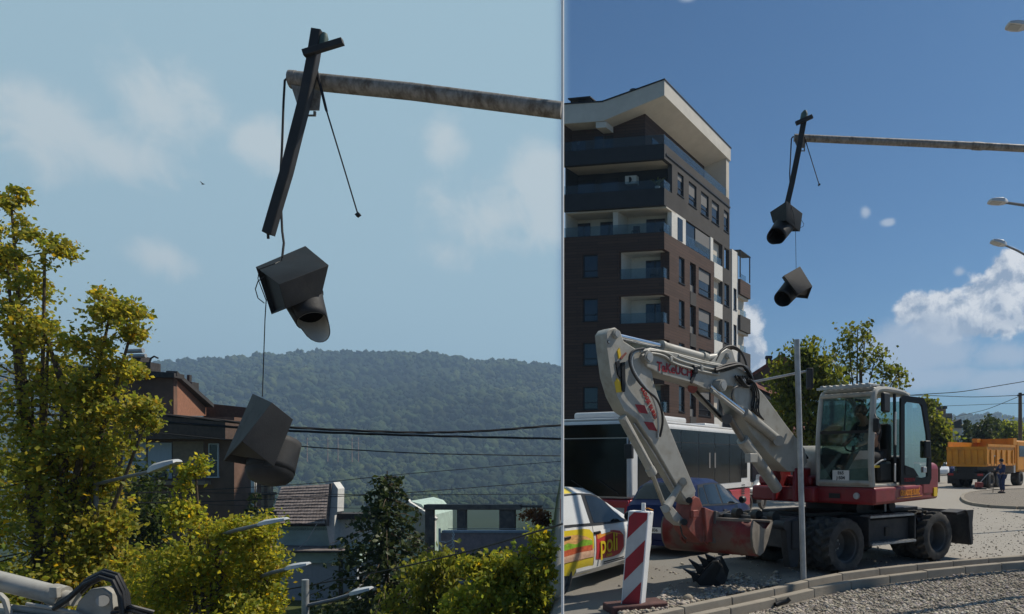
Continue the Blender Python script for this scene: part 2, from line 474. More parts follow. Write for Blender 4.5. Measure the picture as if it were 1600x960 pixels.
# ---------------------------------------------------------------- trees
def leaf_arrays(centers, size, spread_n, tintA, tintB, yellow=0.1, droop=0.5):
    """one bent leaf (two quads along a mid rib) at each centre"""
    n = len(centers)
    th = rng.uniform(0, 6.283, n); tilt = rng.normal(-droop, 0.55, n)
    d = np.stack([np.cos(th) * np.cos(tilt), np.sin(th) * np.cos(tilt), np.sin(tilt)], -1)
    rnd = rng.normal(size=(n, 3)); s = np.cross(d, rnd); s /= np.linalg.norm(s, axis=1)[:, None] + 1e-9
    nn = np.cross(s, d)
    L = (size * (0.45 + 0.95 * rng.uniform(0, 1, n)))[:, None]; w = L * 0.36
    c = centers
    v = np.stack([c - d * L * .5, c + s * w - nn * L * .08, c + d * L * .55 - nn * L * .06, c - s * w - nn * L * .08, c + d * L * .02 + nn * L * .07], 1)
    k = rng.uniform(0, 1, n)[:, None]
    t = np.array(tintA) * (1 - k) + np.array(tintB) * k
    yl = rng.uniform(0, 1, n) < yellow
    t[yl] = t[yl] * np.array([1.5, 1.05, 0.45])
    t *= rng.uniform(0.8, 1.2, n)[:, None]
    return v, t
def leaves_mesh(name, v, t, m):
    n = len(v)
    f = np.array([[0, 1, 4], [1, 2, 4], [2, 3, 4], [3, 0, 4]])
    Ff = (f[None] + (np.arange(n) * 5)[:, None, None]).reshape(-1, 3)
    me = bpy.data.meshes.new(name)
    me.vertices.add(n * 5); me.vertices.foreach_set('co', v.reshape(-1).astype(np.float32))
    me.loops.add(Ff.size); me.loops.foreach_set('vertex_index', Ff.reshape(-1).astype(np.int32))
    me.polygons.add(len(Ff)); me.polygons.foreach_set('loop_start', np.arange(0, Ff.size, 3, dtype=np.int32))
    me.update(); me.validate()
    ca = me.color_attributes.new('tint', 'FLOAT_COLOR', 'POINT')
    T = np.repeat(np.concatenate([t, np.ones((n, 1))], 1)[:, None], 5, 1).reshape(-1)
    ca.data.foreach_set('color', T.astype(np.float32))
    me.materials.append(m)
    return me
BARK = mat('bark', (0.11, 0.085, 0.06), 0.95, var=0.4, scale=12, bump=0.8, bscale=30, spec=0.1)
LEAF = leaf_mat('leaf_green', (0.32, 0.315, 0.075), 0.6)
def tree(name, label, base, blobs, leaf=0.12, per=60, trunk_r=0.12, Y=None, tintA=(0.6, 0.8, 0.7), tintB=(1.5, 1.25, 0.9), yellow=0.08, group=None, depth=0.8, twigs=True, m=None, cat='tree', droop=0.5):
    """blobs: (px, py, rx, ry, clusters) at distance Y: foliage masses; every cluster hangs on its own limb"""
    base = V(base); t = thing(name, label, cat, base, group)
    M = WM[t.name].inverted()
    wood = MB(); pts = []
    pos = [(P(b[0], b[1], Y), b) for b in blobs]
    zc = sum(p.z for p, b in pos) / len(pos); ztop = max(p.z for p, _ in pos)
    xm = sum(p.x * b[4] for p, b in pos) / sum(b[4] for _, b in pos)
    stem = [base, base.lerp(V((xm, Y, zc)), 0.5) + V((0.1, 0, 0)), V((xm, Y, zc)), V((xm * .6 + pos[0][0].x * .4, Y, max(zc + .1, ztop - 2.2)))]
    wood.tube(stem, [trunk_r, trunk_r * .8, trunk_r * .5, trunk_r * .08], 8)
    for p, (px, py, rx, ry, ncl) in pos:
        rx, ry = rx / F * Y, ry / F * Y
        # limb from the stem to the foliage mass
        k = max(0.0, min(1.0, (p.z - 0.5 * ry - base.z) / max(0.5, ztop - base.z))) * 0.75
        q = base.lerp(stem[-1], k); j = q.lerp(p, 0.5) + V((0, 0, -0.12 * (p - q).length))
        wood.tube([q, j, p], [trunk_r * .42, trunk_r * .28, trunk_r * .14], 6)
        for c in range(ncl):
            u = rng.normal(size=3); u /= np.linalg.norm(u); r = rng.uniform(0.02, 1.0) ** 0.5
            e = p + V((u[0] * rx * r, u[1] * rx * r * depth, u[2] * ry * r))
            if twigs: wood.tube([p.lerp(e, 0.1), p.lerp(e, 0.55) + V((0, 0, -0.02)), e], [trunk_r * .10, trunk_r * .07, trunk_r * .03], 4, caps=False)
            kk = int(per * rng.uniform(0.5, 1.3))
            sp = 0.30 * min(rx, ry) * rng.uniform(.6, 1.1) + leaf * 0.8
            off = rng.normal(size=(kk, 3)) * np.array([sp, sp, sp * .75]) * 0.62
            pts.append(np.array(e) + off)
    wood.build('trunk', BARK, t, smooth=True)
    c = np.concatenate(pts)
    v, tt = leaf_arrays(c, leaf, None, tintA, tintB, yellow, droop)
    v = v - np.array(base)
    link_mesh('crown', leaves_mesh('crown', v, tt, m or LEAF), t)
    return t
def conifer(name, label, base, topz, half, m, n=26, leaf=0.16, group=None, per=46):
    base = V(base); H = topz - base.z
    t = thing(name, label, 'tree', base, group)
    wood = MB(); wood.tube([base, base + V((0, 0, H * .5)), base + V((0.02, 0, H))], [0.16, 0.1, 0.015], 7)
    pts = []
    for i in range(n):
        k = (i + 1) / n; z = base.z + H * (1 - k) * 1.0
        rad = half * (0.07 + 0.93 * k ** 0.8) * rng.uniform(.75, 1.15); nb = int(5 + 5 * k)
        a0 = rng.uniform(0, 6.28)
        for b in range(nb):
            a = a0 + 6.283 * b / nb + rng.uniform(-.2, .2); rr = rad * rng.uniform(.7, 1.1)
            tip = V((base.x + math.cos(a) * rr, base.y + math.sin(a) * rr, z - rr * 0.30 + 0.02 * H * rng.uniform(-1, 1)))
            q = V((base.x, base.y, z + 0.03))
            wood.tube([q, q.lerp(tip, .5) + V((0, 0, .05 * rr)), tip], [0.022, 0.014, 0.006], 4, caps=False)
            kk = int(per * (0.25 + 0.75 * k)); s = rng.uniform(0.1, 1, kk)
            line = np.array(q)[None] * (1 - s[:, None]) + np.array(tip)[None] * s[:, None]
            line += rng.normal(size=(kk, 3)) * np.array([.10, .10, .07]) * (0.6 + 0.8 * k)
            line[:, 2] -= np.abs(rng.normal(size=kk)) * 0.09
            pts.append(line)
    wood.build('trunk', BARK, t, smooth=True)
    v, tt = leaf_arrays(np.concatenate(pts), leaf, None, (0.6, .75, .7), (1.15, 1.1, .9), 0.0, 0.35)
    link_mesh('crown', leaves_mesh('crown', v - np.array(base), tt, m), t)
    return t
NEEDLE = leaf_mat('needles', (0.068, 0.088, 0.038), 0.25)
DARKLEAF = leaf_mat('leaf_dark', (0.075, 0.086, 0.022), 0.35)
def vz(x, y): return float(sheet_z(np.array([x]), np.array([y]))[0])
def base_at(px, Y):
    x = (px - CX) / F * Y; return (x, Y, vz(x, Y) - 0.1)
# left side of the picture
tree('maple_tree', 'tall yellowing maple tree filling the left edge in front of terracotta house', base_at(40, 12.5),
     [(18, 325, 22, 34, 6), (70, 395, 50, 26, 8), (10, 400, 40, 60, 8), (25, 480, 55, 60, 14), (172, 492, 50, 44, 12), (160, 565, 62, 40, 12), (205, 520, 30, 40, 5), (50, 600, 110, 80, 26), (165, 640, 62, 52, 17), (105, 695, 95, 58, 24),
      (60, 750, 120, 100, 30), (60, 860, 150, 100, 34), (140, 775, 55, 75, 20), (175, 865, 55, 75, 20), (140, 930, 150, 60, 26), (75, 535, 70, 40, 10), (230, 655, 28, 40, 7)],
     leaf=0.086, per=135, trunk_r=0.14, Y=12.5, yellow=0.07)
tree('young_maple_tree', 'lower yellow-green young tree beside the street lamp, under the hanging signal heads', base_at(330, 11.2),
     [(306, 738, 22, 28, 5), (292, 795, 36, 40, 9), (398, 845, 45, 40, 14), (330, 880, 75, 70, 24), (415, 900, 40, 55, 16), (250, 905, 70, 70, 20), (370, 945, 120, 50, 26), (345, 835, 32, 28, 6)],
     leaf=0.072, per=138, trunk_r=0.10, Y=11.2, tintA=(.7, .95, .7), tintB=(1.7, 1.45, .8), yellow=0.05)
tree('bushy_tree', 'yellow-green bushy tree low beside the thin white mast', base_at(800, 10.0),
     [(838, 866, 26, 34, 12), (842, 910, 22, 36, 10), (770, 895, 42, 34, 11), (745, 882, 24, 16, 4), (838, 940, 26, 40, 14), (790, 945, 60, 45, 22), (730, 950, 60, 34, 12), (805, 905, 36, 30, 8)],
     leaf=0.069, per=122, trunk_r=0.08, Y=9.6, tintA=(.6, .85, .7), tintB=(1.5, 1.35, .8), yellow=0.04)
tree('willow_tree', 'dull green drooping tree between the dark spruce and bushy tree', base_at(690, 15.0),
     [(680, 905, 45, 40, 12), (700, 950, 60, 40, 14), (650, 950, 50, 36, 10), (640, 990, 120, 40, 12)],
     leaf=0.12, per=90, trunk_r=0.09, Y=15.0, tintA=(.5, .65, .7), tintB=(1.0, .95, .8), yellow=0.03, droop=1.0)
conifer('spruce_tree', 'tall dark spruce tree rising in front of mint house', base_at(604, 24.0), P(604, 736, 24.0).z, 5.0, NEEDLE, 40, 0.19, per=90)
conifer('small_spruce', 'small dark spruce tree against terracotta wall behind lower signal head', base_at(398, 26.0), P(398, 752, 26).z, 1.25, NEEDLE, 18, 0.16)
tree('rust_red_tree', 'small rust-red leaved tree beside the bare concrete pergola', base_at(838, 55.0),
     [(838, 808, 20, 16, 14), (850, 815, 14, 14, 8)], leaf=0.22, per=60, trunk_r=0.1, Y=55.0, tintA=(2.2, .7, .5), tintB=(3.2, 1.0, .7), yellow=0, m=DARKLEAF)
for i, (px, py, rx, ry, Yd, lab) in enumerate([(760, 880, 70, 22, 42, 'dark hedge-like tree below the mauve parapet wall'), (230, 800, 60, 70, 28, 'dark green tree at the foot of terracotta house')]):
    tree('dark_tree', lab, base_at(px, Yd), [(px, py, rx, ry, 26), (px + 10, py + 50, rx * 1.1, ry, 20)], leaf=0.2, per=60, trunk_r=0.12, Y=Yd, tintA=(.5, .7, .7), tintB=(.9, 1, .9), yellow=0, m=DARKLEAF)

# ---------------------------------------------------------------- signal masts with wrecked heads
RUST = mat('rusty_galvanised', (0.27, 0.25, 0.225), 0.62, 0.25, var=0.25, scale=5, bump=0.25, bscale=60, dirt=(0.09, 0.065, 0.045), dirt_amt=0.75, dirt_scale=2.2, stretch=(5, 3, 3))
GALV = mat('galvanised_steel', (0.42, 0.43, 0.43), 0.5, 0.5, var=0.12, scale=9, dirt=(0.2, 0.18, 0.16), dirt_amt=0.4)
BLACKP = mat('black_plastic', (0.020, 0.020, 0.021), 0.6, var=0.25, scale=4, dirt=(0.06, 0.058, 0.055), dirt_amt=0.5, dirt_scale=3, spec=0.5)
BLACKI = mat('black_inside', (0.012, 0.012, 0.013), 0.6, var=0.2)
GREYP = mat('scuffed_black_shell', (0.017, 0.018, 0.020), 0.58, var=0.25, scale=5, dirt=(0.045, 0.044, 0.043), dirt_amt=0.6, dirt_scale=3.5, spec=0.35, bump=.1, bscale=50)
RUBBER = mat('rubber_cable', (0.015, 0.015, 0.016), 0.55, var=0.2)
WHITEP = mat('white_paint', (0.86, 0.86, 0.85), 0.5, var=0.03, dirt=(0.6, 0.58, 0.55), dirt_amt=0.25)
SILVER = mat('reflector_metal', (0.80, 0.76, 0.68), 0.45, 0.6, var=0.1)
TEAL = mat('tarnished_copper', (0.06, 0.10, 0.09), 0.6, var=0.3)
def hull(name, mb_pts, openface, m, parent, inner, thick=0.012):
    """open shell from 8 corners: one face left out"""
    fs = [(0, 1, 2, 3), (4, 7, 6, 5), (0, 4, 5, 1), (1, 5, 6, 2), (2, 6, 7, 3), (3, 7, 4, 0)]
    b = MB(); b.add(mb_pts, [f for i, f in enumerate(fs) if i != openface])
    o = b.build(name, m, parent)
    md = o.modifiers.new('thick', 'SOLIDIFY'); md.thickness = thick; md.offset = 0.0
    bv = o.modifiers.new('bevel', 'BEVEL'); bv.width = 0.02; bv.segments = 3; o.data.shade_smooth(); o.data.set_sharp_from_angle(angle=R(30))
    return o
def visor(parent, a, b, r0, r1, tongue_dir, tongue, m, liner=True, closed=False):
    a, b = V(a), V(b); d, s, u = frame(b - a); L = (b - a).length
    td = V(tongue_dir); td = (td - d * td.dot(d)).normalized()
    n = 28
    def shell(rad_k, l0):
        rows = []
        for i in range(7):
            k = l0 + (1 - l0) * i / 6
            row = []
            for j in range(n + 1):
                ang = 2 * math.pi * j / n; dirv = s * math.cos(ang) + u * math.sin(ang)
                w = max(0.0, dirv.dot(td)); ext = 1.0 + tongue * (max(0, w - .35) / .65) ** 0.6 if w > .35 else 1.0
                row.append(a + d * (L * k * (ext if k > .5 else 1 + (ext - 1) * k * 0)) + dirv * ((r0 + (r1 - r0) * k) * rad_k))
            rows.append(row)
        return rows
    o = MB().grid(shell(1.0, 0.0)).build('visor', m, parent, smooth=True)
    md = o.modifiers.new('thick', 'SOLIDIFY'); md.thickness = 0.008
    if liner:
        l = MB().grid(shell(0.93, 0.55)).build('liner', SILVER, o, smooth=True)
    if closed: MB().lathe([(r1 * 1.0, -.01), (r1 * .97, .03), (r1 * .82, .075), (r1 * .5, .105), (0, .115)], a + d * L, d, n).build('rounded_end', m, o, smooth=True)
    c = MB().lathe([(0.0, 0.0), (r0 * .97, 0.0)], a + d * (L * (0.97 if closed else 0.25)), d, n).build('lens_plate', BLACKI, o)
    return o
def signal_mast(p, Y, near_scale):
    k = Y / F
    t = thing('signal_mast', p['label'], 'traffic mast', p['base'], 'masts with wrecked signals')
    a = [P(x, y, Y) for x, y in p['arm']]
    arm = MB(); r = p['arm_r'] * k
    q = [a[0]]
    for i in range(len(a) - 1):
        for j in range(1, 9): q.append(a[i].lerp(a[i + 1], j / 8))
    arm.tube(q, r, 18)
    ao = arm.build('arm', RUST, t, smooth=True)
    MB().tube([a[0] + V((-.012, 0, 0)), a[0] + V((.05, 0, -.004))], r * 1.04, 18).build('end_cap', RUST, ao, smooth=True)
    for bx, by in p.get('bands', []):
        c = P(bx, by, Y); MB().tube([c + V((-.05, 0, 0)), c + V((.05, 0, -.006))], r * 1.12, 18).build('clamp_band', RUST, ao, smooth=True)
    MB().tube(p['pole'], p['pole_r'], 14).build('pole', p['pole_mat'], t, smooth=True)
    pl = [P(x, y, Y - r * 0.6) for x, y in p['plate']]
    po = MB().prism(pl, (0, 0.015, 0)).build('bracket_plate', RUST, t)
    sx, sy = p['slot']; w, h = p['slot_size']
    for dx0, dy0, dx1, dy1 in ((-1, -.5, -.6, 1), (.6, -.5, 1, 1), (-1, 1, 1, 1.6)):
        MB().prism([P(sx + dx0 * w, sy + dy0 * h, Y - r * .6), P(sx + dx1 * w, sy + dy0 * h, Y - r * .6), P(sx + dx1 * w, sy + dy1 * h, Y - r * .6), P(sx + dx0 * w, sy + dy1 * h, Y - r * .6)], (0, .015, 0)).build('slot_edge', RUST, po)
    yb = Y - r * 1.0 - p['bar_w'] * k * .7
    bp = [P(x, y, yb) for x, y in p['bar']]
    b = MB(); hw = p['bar_w'] * k / 2
    rows = []
    for i, c in enumerate(bp):
        d = (bp[min(i + 1, len(bp) - 1)] - bp[max(i - 1, 0)]).normalized(); s = d.cross(V((0, 1, 0))).normalized(); y1 = V((0, 1, 0)) * hw
        rows.append([c - s * hw - y1, c + s * hw - y1, c + s * hw * .9 + y1, c - s * hw * .9 + y1, c - s * hw - y1])
    b.grid(rows); b.add(rows[0][:4], [(0, 1, 2, 3)]); b.add(rows[-1][:4], [(3, 2, 1, 0)])
    bo = b.build('hanger_bar', BLACKP, t)
    bv = bo.modifiers.new('bevel', 'BEVEL'); bv.width = hw * .15; bv.limit_method = 'ANGLE'
    e = bp[-1]; fr = MB()
    for i in range(1):
        o_ = V((rng.uniform(-1, 1), rng.uniform(-.5, .5), 0)) * hw
        fr.beam(e + o_ + V((0, 0, hw * .4)), e + o_ * 1.3 + V((0.1 * hw, 0, -hw * rng.uniform(.4, 1.1))), hw * .5, hw * .2)
    fr.build('broken_end', BLACKP, bo)
    c0, c1 = [P(x, y, yb - hw * 1.2) for x, y in p['cross']]
    co = MB().beam(c0, c1, hw * 1.1, p['cross_w'] * k).build('cross_bar', BLACKP, t, bevel=hw * .12)
    tx, ty = p['knob']; MB().lathe([(0, -.06 * near_scale), (.035 * near_scale, -.05 * near_scale), (.04 * near_scale, .03 * near_scale), (.02 * near_scale, .07 * near_scale), (0, .075 * near_scale)], P(tx, ty, yb), (0.25, 0, 1), 10).build('stripped_fitting', TEAL, bo, smooth=True)
    MB().tube([P(x, y, yb + 1.5 * hw + yo * hw) for x, y, yo in p['cable']], p['cable_r'] * k, 8).build('cable', RUBBER, t, smooth=True)
    rr = p['rod']
    ro = MB().tube([P(x, y, yb + hw) for x, y in rr], [p['rod_r'] * k * q_ for q_ in p['rod_k']], 6).build('loose_wire', RUBBER, t, smooth=True)
    MB().box(P(rr[-1][0], rr[-1][1], yb + hw), (p['nub'] * k, p['nub'] * k, p['nub'] * k * .7), (.8, 0, .6), (0, 1, 0), (-.6, 0, .8)).build('wire_end', RUBBER, ro)
    return t
YL, YR = 6.5, 12.6
signal_mast(dict(label='rusty mast arm on thin white pole, bent black hanger bar large against hazy sky', base=(P(878.5, 500, YL).x, YL, 0),
    arm=[(456, 124.5), (640, 143), (878, 173)], arm_r=13, pole=[(P(878.5, 500, YL).x, YL + .02, -0.1), (P(878.5, 500, YL).x, YL + .02, 7.2)], pole_r=0.0135, pole_mat=WHITEP,
    plate=[(454, 132), (467, 172), (498, 172), (501, 142)], slot=(484, 175.5), slot_size=(9, 3.6),
    bar=[(497, 49), (490, 92), (479, 150), (463, 212), (449, 268), (434, 318), (420, 366)], bar_w=14.5, cross=[(474, 84), (536, 65)], cross_w=10, knob=(505, 64),
    cable=[(462, 121, 2.5), (450, 121, 2.0), (445, 126, 1.5), (443, 160, 1.2), (440.5, 235, 1.2), (438, 275, 1.2), (439, 320, 1.2), (441, 362, 1.0), (443.5, 380, .6), (441, 402, 0.0)], cable_r=1.7,
    rod=[(494, 108), (502, 140), (510, 173), (511, 176), (536, 258), (559.5, 336)], rod_r=2.0, rod_k=[1.2, 1.1, 1.0, .6, .55, .55], nub=6.5), YL, 1.0)
signal_mast(dict(label='grey weathered mast arm reaching in from the right, holding a tilted black hanger bar', base=(P(1690, 300, YR).x, YR, 0),
    arm=[(1242, 215.5), (1500, 227), (1690, 237)], arm_r=5.6, pole=[(P(1690, 500, YR).x, YR + .02, -0.1), (P(1690, 237, YR).x, YR + .02, P(0, 237, YR).z + .2)], pole_r=0.09, pole_mat=GALV, bands=[(1524, 228.2), (1530, 228.6)],
    plate=[(1241, 219), (1246, 231), (1258, 231), (1259, 221)], slot=(1253, 233), slot_size=(5, 2.2),
    bar=[(1256.5, 186), (1253, 205), (1249, 228), (1243, 258), (1237, 288), (1230, 318)], bar_w=8.5, cross=[(1243.5, 193.5), (1269.5, 182)], cross_w=6, knob=(1256, 183),
    cable=[(1245, 214, 2.5), (1239, 214, 2), (1236.5, 217, 1.5), (1235.5, 240, 1), (1234, 270, .8), (1234.5, 300, .8), (1234.5, 320, 0)], cable_r=1.0,
    rod=[(1257, 214), (1262, 231), (1270, 257), (1280, 289)], rod_r=.9, rod_k=[1.1, .8, .8, .8], nub=3.2), YR, 1.6)
def signal_head(label, corners, openface, vis, wire, base_px, Y, m, loops=None, closed=False, liner=True):
    pts = [P(*c) for c in corners]
    lo = min(pts, key=lambda q: q.z)
    t = thing('traffic_light', label, 'traffic light', lo, 'wrecked signal heads hanging by wires')
    ho = hull('housing', pts, openface, m, t, BLACKI)
    fs = [((0, 1, 2, 3), (4, 5, 6, 7)), ((4, 5, 6, 7), (0, 1, 2, 3)), ((0, 4, 5, 1), (3, 7, 6, 2)), ((1, 5, 6, 2), (0, 4, 7, 3)), ((2, 6, 7, 3), (1, 5, 4, 0)), ((3, 7, 4, 0), (2, 6, 5, 1))][openface]
    rim = [pts[a_].lerp(pts[b_], .10) for a_, b_ in zip(*fs)]; cen = sum(rim, V((0, 0, 0))) / 4
    MB().prism([q_.lerp(cen, .04) for q_ in rim], (pts[fs[1][0]] - pts[fs[0][0]]).normalized() * .01).build('shade_plate', BLACKI, ho)  # black plate near the open face stands in for the shade inside
    visor(t, P(*vis[0]), P(*vis[1]), vis[2], vis[3], vis[4], vis[5], m, liner, closed)
    MB().tube([P(*w) for w in wire], 0.0045, 6).build('wire', RUBBER, t, smooth=True)
    if loops: MB().tube([P(*w) for w in loops], 0.0045, 6).build('wire_loop', RUBBER, t, smooth=True)
    return t
# corners: 0-3 one end ring, 4-7 the other (0-3 is the torn open end)
signal_head('upper wrecked black signal head, large against hazy sky, visor tipped down with shiny lip',
    [(400, 418, 6.46), (436, 445, 6.16), (446, 482, 6.24), (424, 491, 6.52), (477, 385, 6.78), (513, 415, 6.48), (502, 459, 6.52), (482, 440, 6.8)], 0,
    ((467, 450, 6.60), (487, 502, 6.50), 0.195, 0.135, (0.0, 1.0, -0.2), 0.42), [(441, 400, 6.36), (440, 407, 6.4), (430, 412, 6.33), (405, 421, 6.33), (403, 436, 6.4), (416, 470, 6.42)], None, 6.4, GREYP,
    loops=[(413, 432, 6.36), (403, 440, 6.35), (399, 452, 6.35), (403, 466, 6.36), (413, 474, 6.4)])
signal_head('lower wrecked black signal head, large in front of brown house and wooded hill',
    [(378, 690, 6.02), (427, 729, 6.2), (388, 727, 6.62), (350, 720, 6.45), (425, 630, 6.20), (457, 656, 6.38), (430, 642, 6.76), (395, 616, 6.55)], 0,
    ((432, 690, 6.66), (422, 738, 6.54), 0.215, 0.205, (0.6, 0, -0.6), 0.0), [(416, 468, 6.42), (414, 500, 6.44), (410, 620, 6.46)], None, 6.4, GREYP, closed=True, liner=False)
signal_head('upper wrecked black signal head hanging from grey mast arm against clear blue sky',
    [(1229, 315, 12.2), (1253.5, 334, 12.6), (1229, 345, 12.95), (1203.5, 332, 12.55), (1228, 345, 12.2), (1249.5, 362, 12.6), (1228, 362, 12.95), (1208, 348, 12.55)], 1,
    ((1227, 350, 12.55), (1213.5, 369, 12.3), 0.175, 0.155, (-.6, 0.5, .1), 0.2), [(1234.5, 318, 12.3), (1240, 335, 12.35), (1243, 362, 12.5)], None, 12.4, GREYP,
    loops=[(1252, 344, 12.5), (1256, 350, 12.5), (1255, 354, 12.5), (1249, 357, 12.5)], liner=False)
signal_head('lower wrecked black signal head dangling on a long wire against clear blue sky',
    [(1225, 431, 12.2), (1250, 417, 12.42), (1269, 448, 12.42), (1247, 460, 12.2), (1222, 434, 12.6), (1246, 422, 12.85), (1262, 467, 12.85), (1243, 465, 12.65)], 4,
    ((1238, 450, 12.6), (1223, 467, 12.42), 0.175, 0.155, (-.5, 0.5, -.2), 0.12), [(1243, 360, 12.5), (1243.5, 390, 12.5), (1244, 424, 12.55)], None, 12.4, GREYP, liner=False)

# ---------------------------------------------------------------- overhead cables
def cable(label, pts, r, m=RUBBER, group='overhead cables', twist=False):
    q = []
    for i in range(len(pts) - 1):
        a, b = P(*pts[i]), P(*pts[i + 1])
        for j in range(8): q.append(a.lerp(b, j / 8))
    q.append(P(*pts[-1]))
    # smooth
    for _ in range(6): q = [q[0]] + [(q[i - 1] + q[i] * 2 + q[i + 1]) / 4 for i in range(1, len(q) - 1)] + [q[-1]]
    b = MB()
    if twist:
        for ph in (0, 2.09, 4.19):
            b.tube([p + V((0, math.cos(i * .9 + ph), math.sin(i * .9 + ph))) * r * .7 for i, p in enumerate(q)], r * .7, 5)
    else: b.tube(q, r, 6)
    return top(b, 'overhead_cable', m, label, 'cable', group, smooth=True)
def dfar(px): return 20.0 + (px + 60) / 1070.0 * 9.0
W = [('thick twisted cable, topmost of the cables crossing the wooded hill', [(-60, 628), (150, 640), (300, 653), (455, 669), (650, 677), (760, 674), (877, 664), (1010, 662)], .036, True),
     ('thick twisted cable just under the topmost one, crossing the wooded hill', [(-60, 640), (150, 652), (300, 663), (455, 674), (650, 681), (877, 686), (1010, 688)], .034, True),
     ('thin dark cable midway down the wooded hill, below the two thick ones', [(-60, 650), (200, 672), (450, 697), (650, 709), (877, 713), (1010, 712)], .022, False),
     ('thin cable rising to the right low on the wooded hill', [(-60, 790), (200, 772), (480, 757), (617, 742), (877, 721), (1010, 710)], .013, False),
     ('thin cable rising to the right just above the tiled roof', [(-60, 790), (300, 785), (480, 778), (617, 772), (877, 751), (1010, 738)], .015, False),
     ('thin level cable crossing the tiled roof of mint house', [(-60, 768), (300, 770), (480, 772), (617, 774), (877, 772), (1010, 770)], .013, False),
     ('lower thin cable crossing the middle of the tiled roof', [(-60, 780), (300, 788), (480, 793), (640, 796), (760, 796), (877, 795), (1010, 793)], .010, False)]
for lab, pts, r, tw in W: cable(lab, [(x, y, dfar(x)) for x, y in pts], r, twist=tw)
cable('slanting black cable rising to the thin white mast past the spruce', [(330, 942, 12.9), (430, 925, 11.2), (600, 893, 9.2), (740, 860, 7.8), (878.5, 819, 6.5)], .010)
def post(name, label, cat, px, Y, ztop, r, m, zb=None, group=None):
    x = (px - CX) / F * Y; zb = vz(x, Y) - 0.1 if zb is None else zb
    return top(MB().tube([(x, Y, zb), (x, Y, (zb + ztop) / 2), (x, Y, ztop)], [r, r * .9, r * .75], 12), name, m, label, cat, group, smooth=True)
WOODP = mat('weathered_wood', (0.12, 0.09, 0.065), 0.9, var=0.3, scale=8, stretch=(8, 8, 1))
post('cable_post', 'wooden post behind the bus where the overhead cables end', 'post', 1010, dfar(1010), P(0, 659, dfar(1010)).z, .11, WOODP)
post('cable_pole', 'wooden pole beyond the left edge carrying the overhead cables', 'pole', -60, dfar(-60), P(0, 620, 20).z, .13, WOODP)

# ---------------------------------------------------------------- street lamps
LAMPT = mat('lamp_shell', (0.55, 0.57, 0.58), 0.45, 0.2, var=0.06, dirt=(0.3, 0.3, 0.29), dirt_amt=0.3)
LAMPG = mat('lamp_glass', (0.38, 0.40, 0.40), 0.2, var=0.05)
POLEG = mat('lamp_pole', (0.20, 0.21, 0.22), 0.55, 0.4, var=0.15)
def street_lamp(label, tip, neck, arm, pole_px, Y, w_px, group, pole=True, pole_r=0.055, pm=None):
    """tip and neck: ends of the lamp head; arm: points from the neck to the pole, all in pixels at distance Y"""
    a, b = P(*tip, Y), P(*neck, Y); k = Y / F
    x = (pole_px - CX) / F * Y; zb = vz(x, Y) - 0.1
    t = thing('street_lamp', label, 'street lamp', (x, Y, zb), group)
    d = (b - a).normalized(); s = V((0, 1, 0)); u = s.cross(d).normalized()
    if u.z < 0: u = -u
    L = (b - a).length; rows = []
    for q, wd, hu, hd in ((0, .55, .20, -.06), (.05, .85, .34, -.14), (.35, 1.0, .55, -.2), (.7, .9, .68, -.2), (.92, .5, .5, -.16), (1.0, .28, .3, -.06)):
        c = a + d * L * q; w = w_px * k * wd
        h = w_px * k
        rows.append([c - s * w + u * h * hd, c - s * w * .9 + u * h * hu * .6, c - s * w * .4 + u * h * hu, c + s * w * .4 + u * h * hu, c + s * w * .9 + u * h * hu * .6, c + s * w + u * h * hd, c - s * w + u * h * hd])
    hb = MB().grid(rows); hb.add(rows[0][:6], [tuple(range(6))]); hb.add(rows[-1][:6], [tuple(range(5, -1, -1))])
    ho = hb.build('lamp_head', LAMPT, t, smooth=True)
    c0, c1 = a + d * L * .08 - u * w_px * k * .18, a + d * L * .62 - u * w_px * k * .22
    MB().beam(c0, c1, w_px * k * 1.3, w_px * k * .06, u).build('lamp_lens', LAMPG, ho)
    pts = [P(q[0], q[1], q[2] if len(q) > 2 else Y) for q in arm]
    MB().tube([b - d * .03] + pts, [.028] + [.03] * len(pts), 8).build('arm', pm or POLEG, t, smooth=True)
    if pole:
        pt = pts[-1]; MB().tube([V((pt.x, pt.y, zb)), V((pt.x, pt.y, (zb + pt.z) / 2)), V((pt.x, pt.y, pt.z + .05))], [pole_r * 1.3, pole_r, pole_r * .7], 12).build('pole', pm or POLEG, t, smooth=True)
    return t
gl = 'street lamps in the valley'
street_lamp('street lamp with pale slim head jutting from the maple foliage before terracotta house', (280, 721), (232, 738), [(195, 746, 11.6), (150, 757, 12.5)], 150, 11.2, 13, gl)
street_lamp('street lamp with pale head just below the lower signal head', (450, 811), (403, 821), [(368, 829, 10.6), (332, 840, 11.4)], 332, 10.3, 9, gl)
street_lamp('street lamp with pale head low against the mint house wall', (484, 881), (446, 890), [(425, 895, 10.4), (405, 902, 11.3)], 412, 10.2, 9, gl)
street_lamp('street lamp on pale post with thin arm, in front of the spruce', (582, 919), (546, 930), [(520, 938), (477, 947)], 477, 10.3, 9, gl, pole=False)
post('pale_post', 'square-cut pale grey post standing left of the spruce', 'post', 477, 10.3, P(0, 906, 10.3).z, .066, GALV)
gr = 'street lamps beyond the right edge'
street_lamp('street lamp head cut off by the top right corner', (1573, 40), (1606, 43), [(1650, 60), (1700, 120)], 1700, 10.2, 11, gr)
street_lamp('street lamp head with rounded shell above the big white cloud', (1545, 315), (1574, 317), [(1600, 321), (1650, 335), (1680, 360)], 1680, 14.0, 10, gr)
street_lamp('flat tilted street lamp head touching the top of the white cloud', (1549, 377), (1572, 384), [(1590, 392), (1604, 400), (1640, 440)], 1640, 19.0, 9, gr)
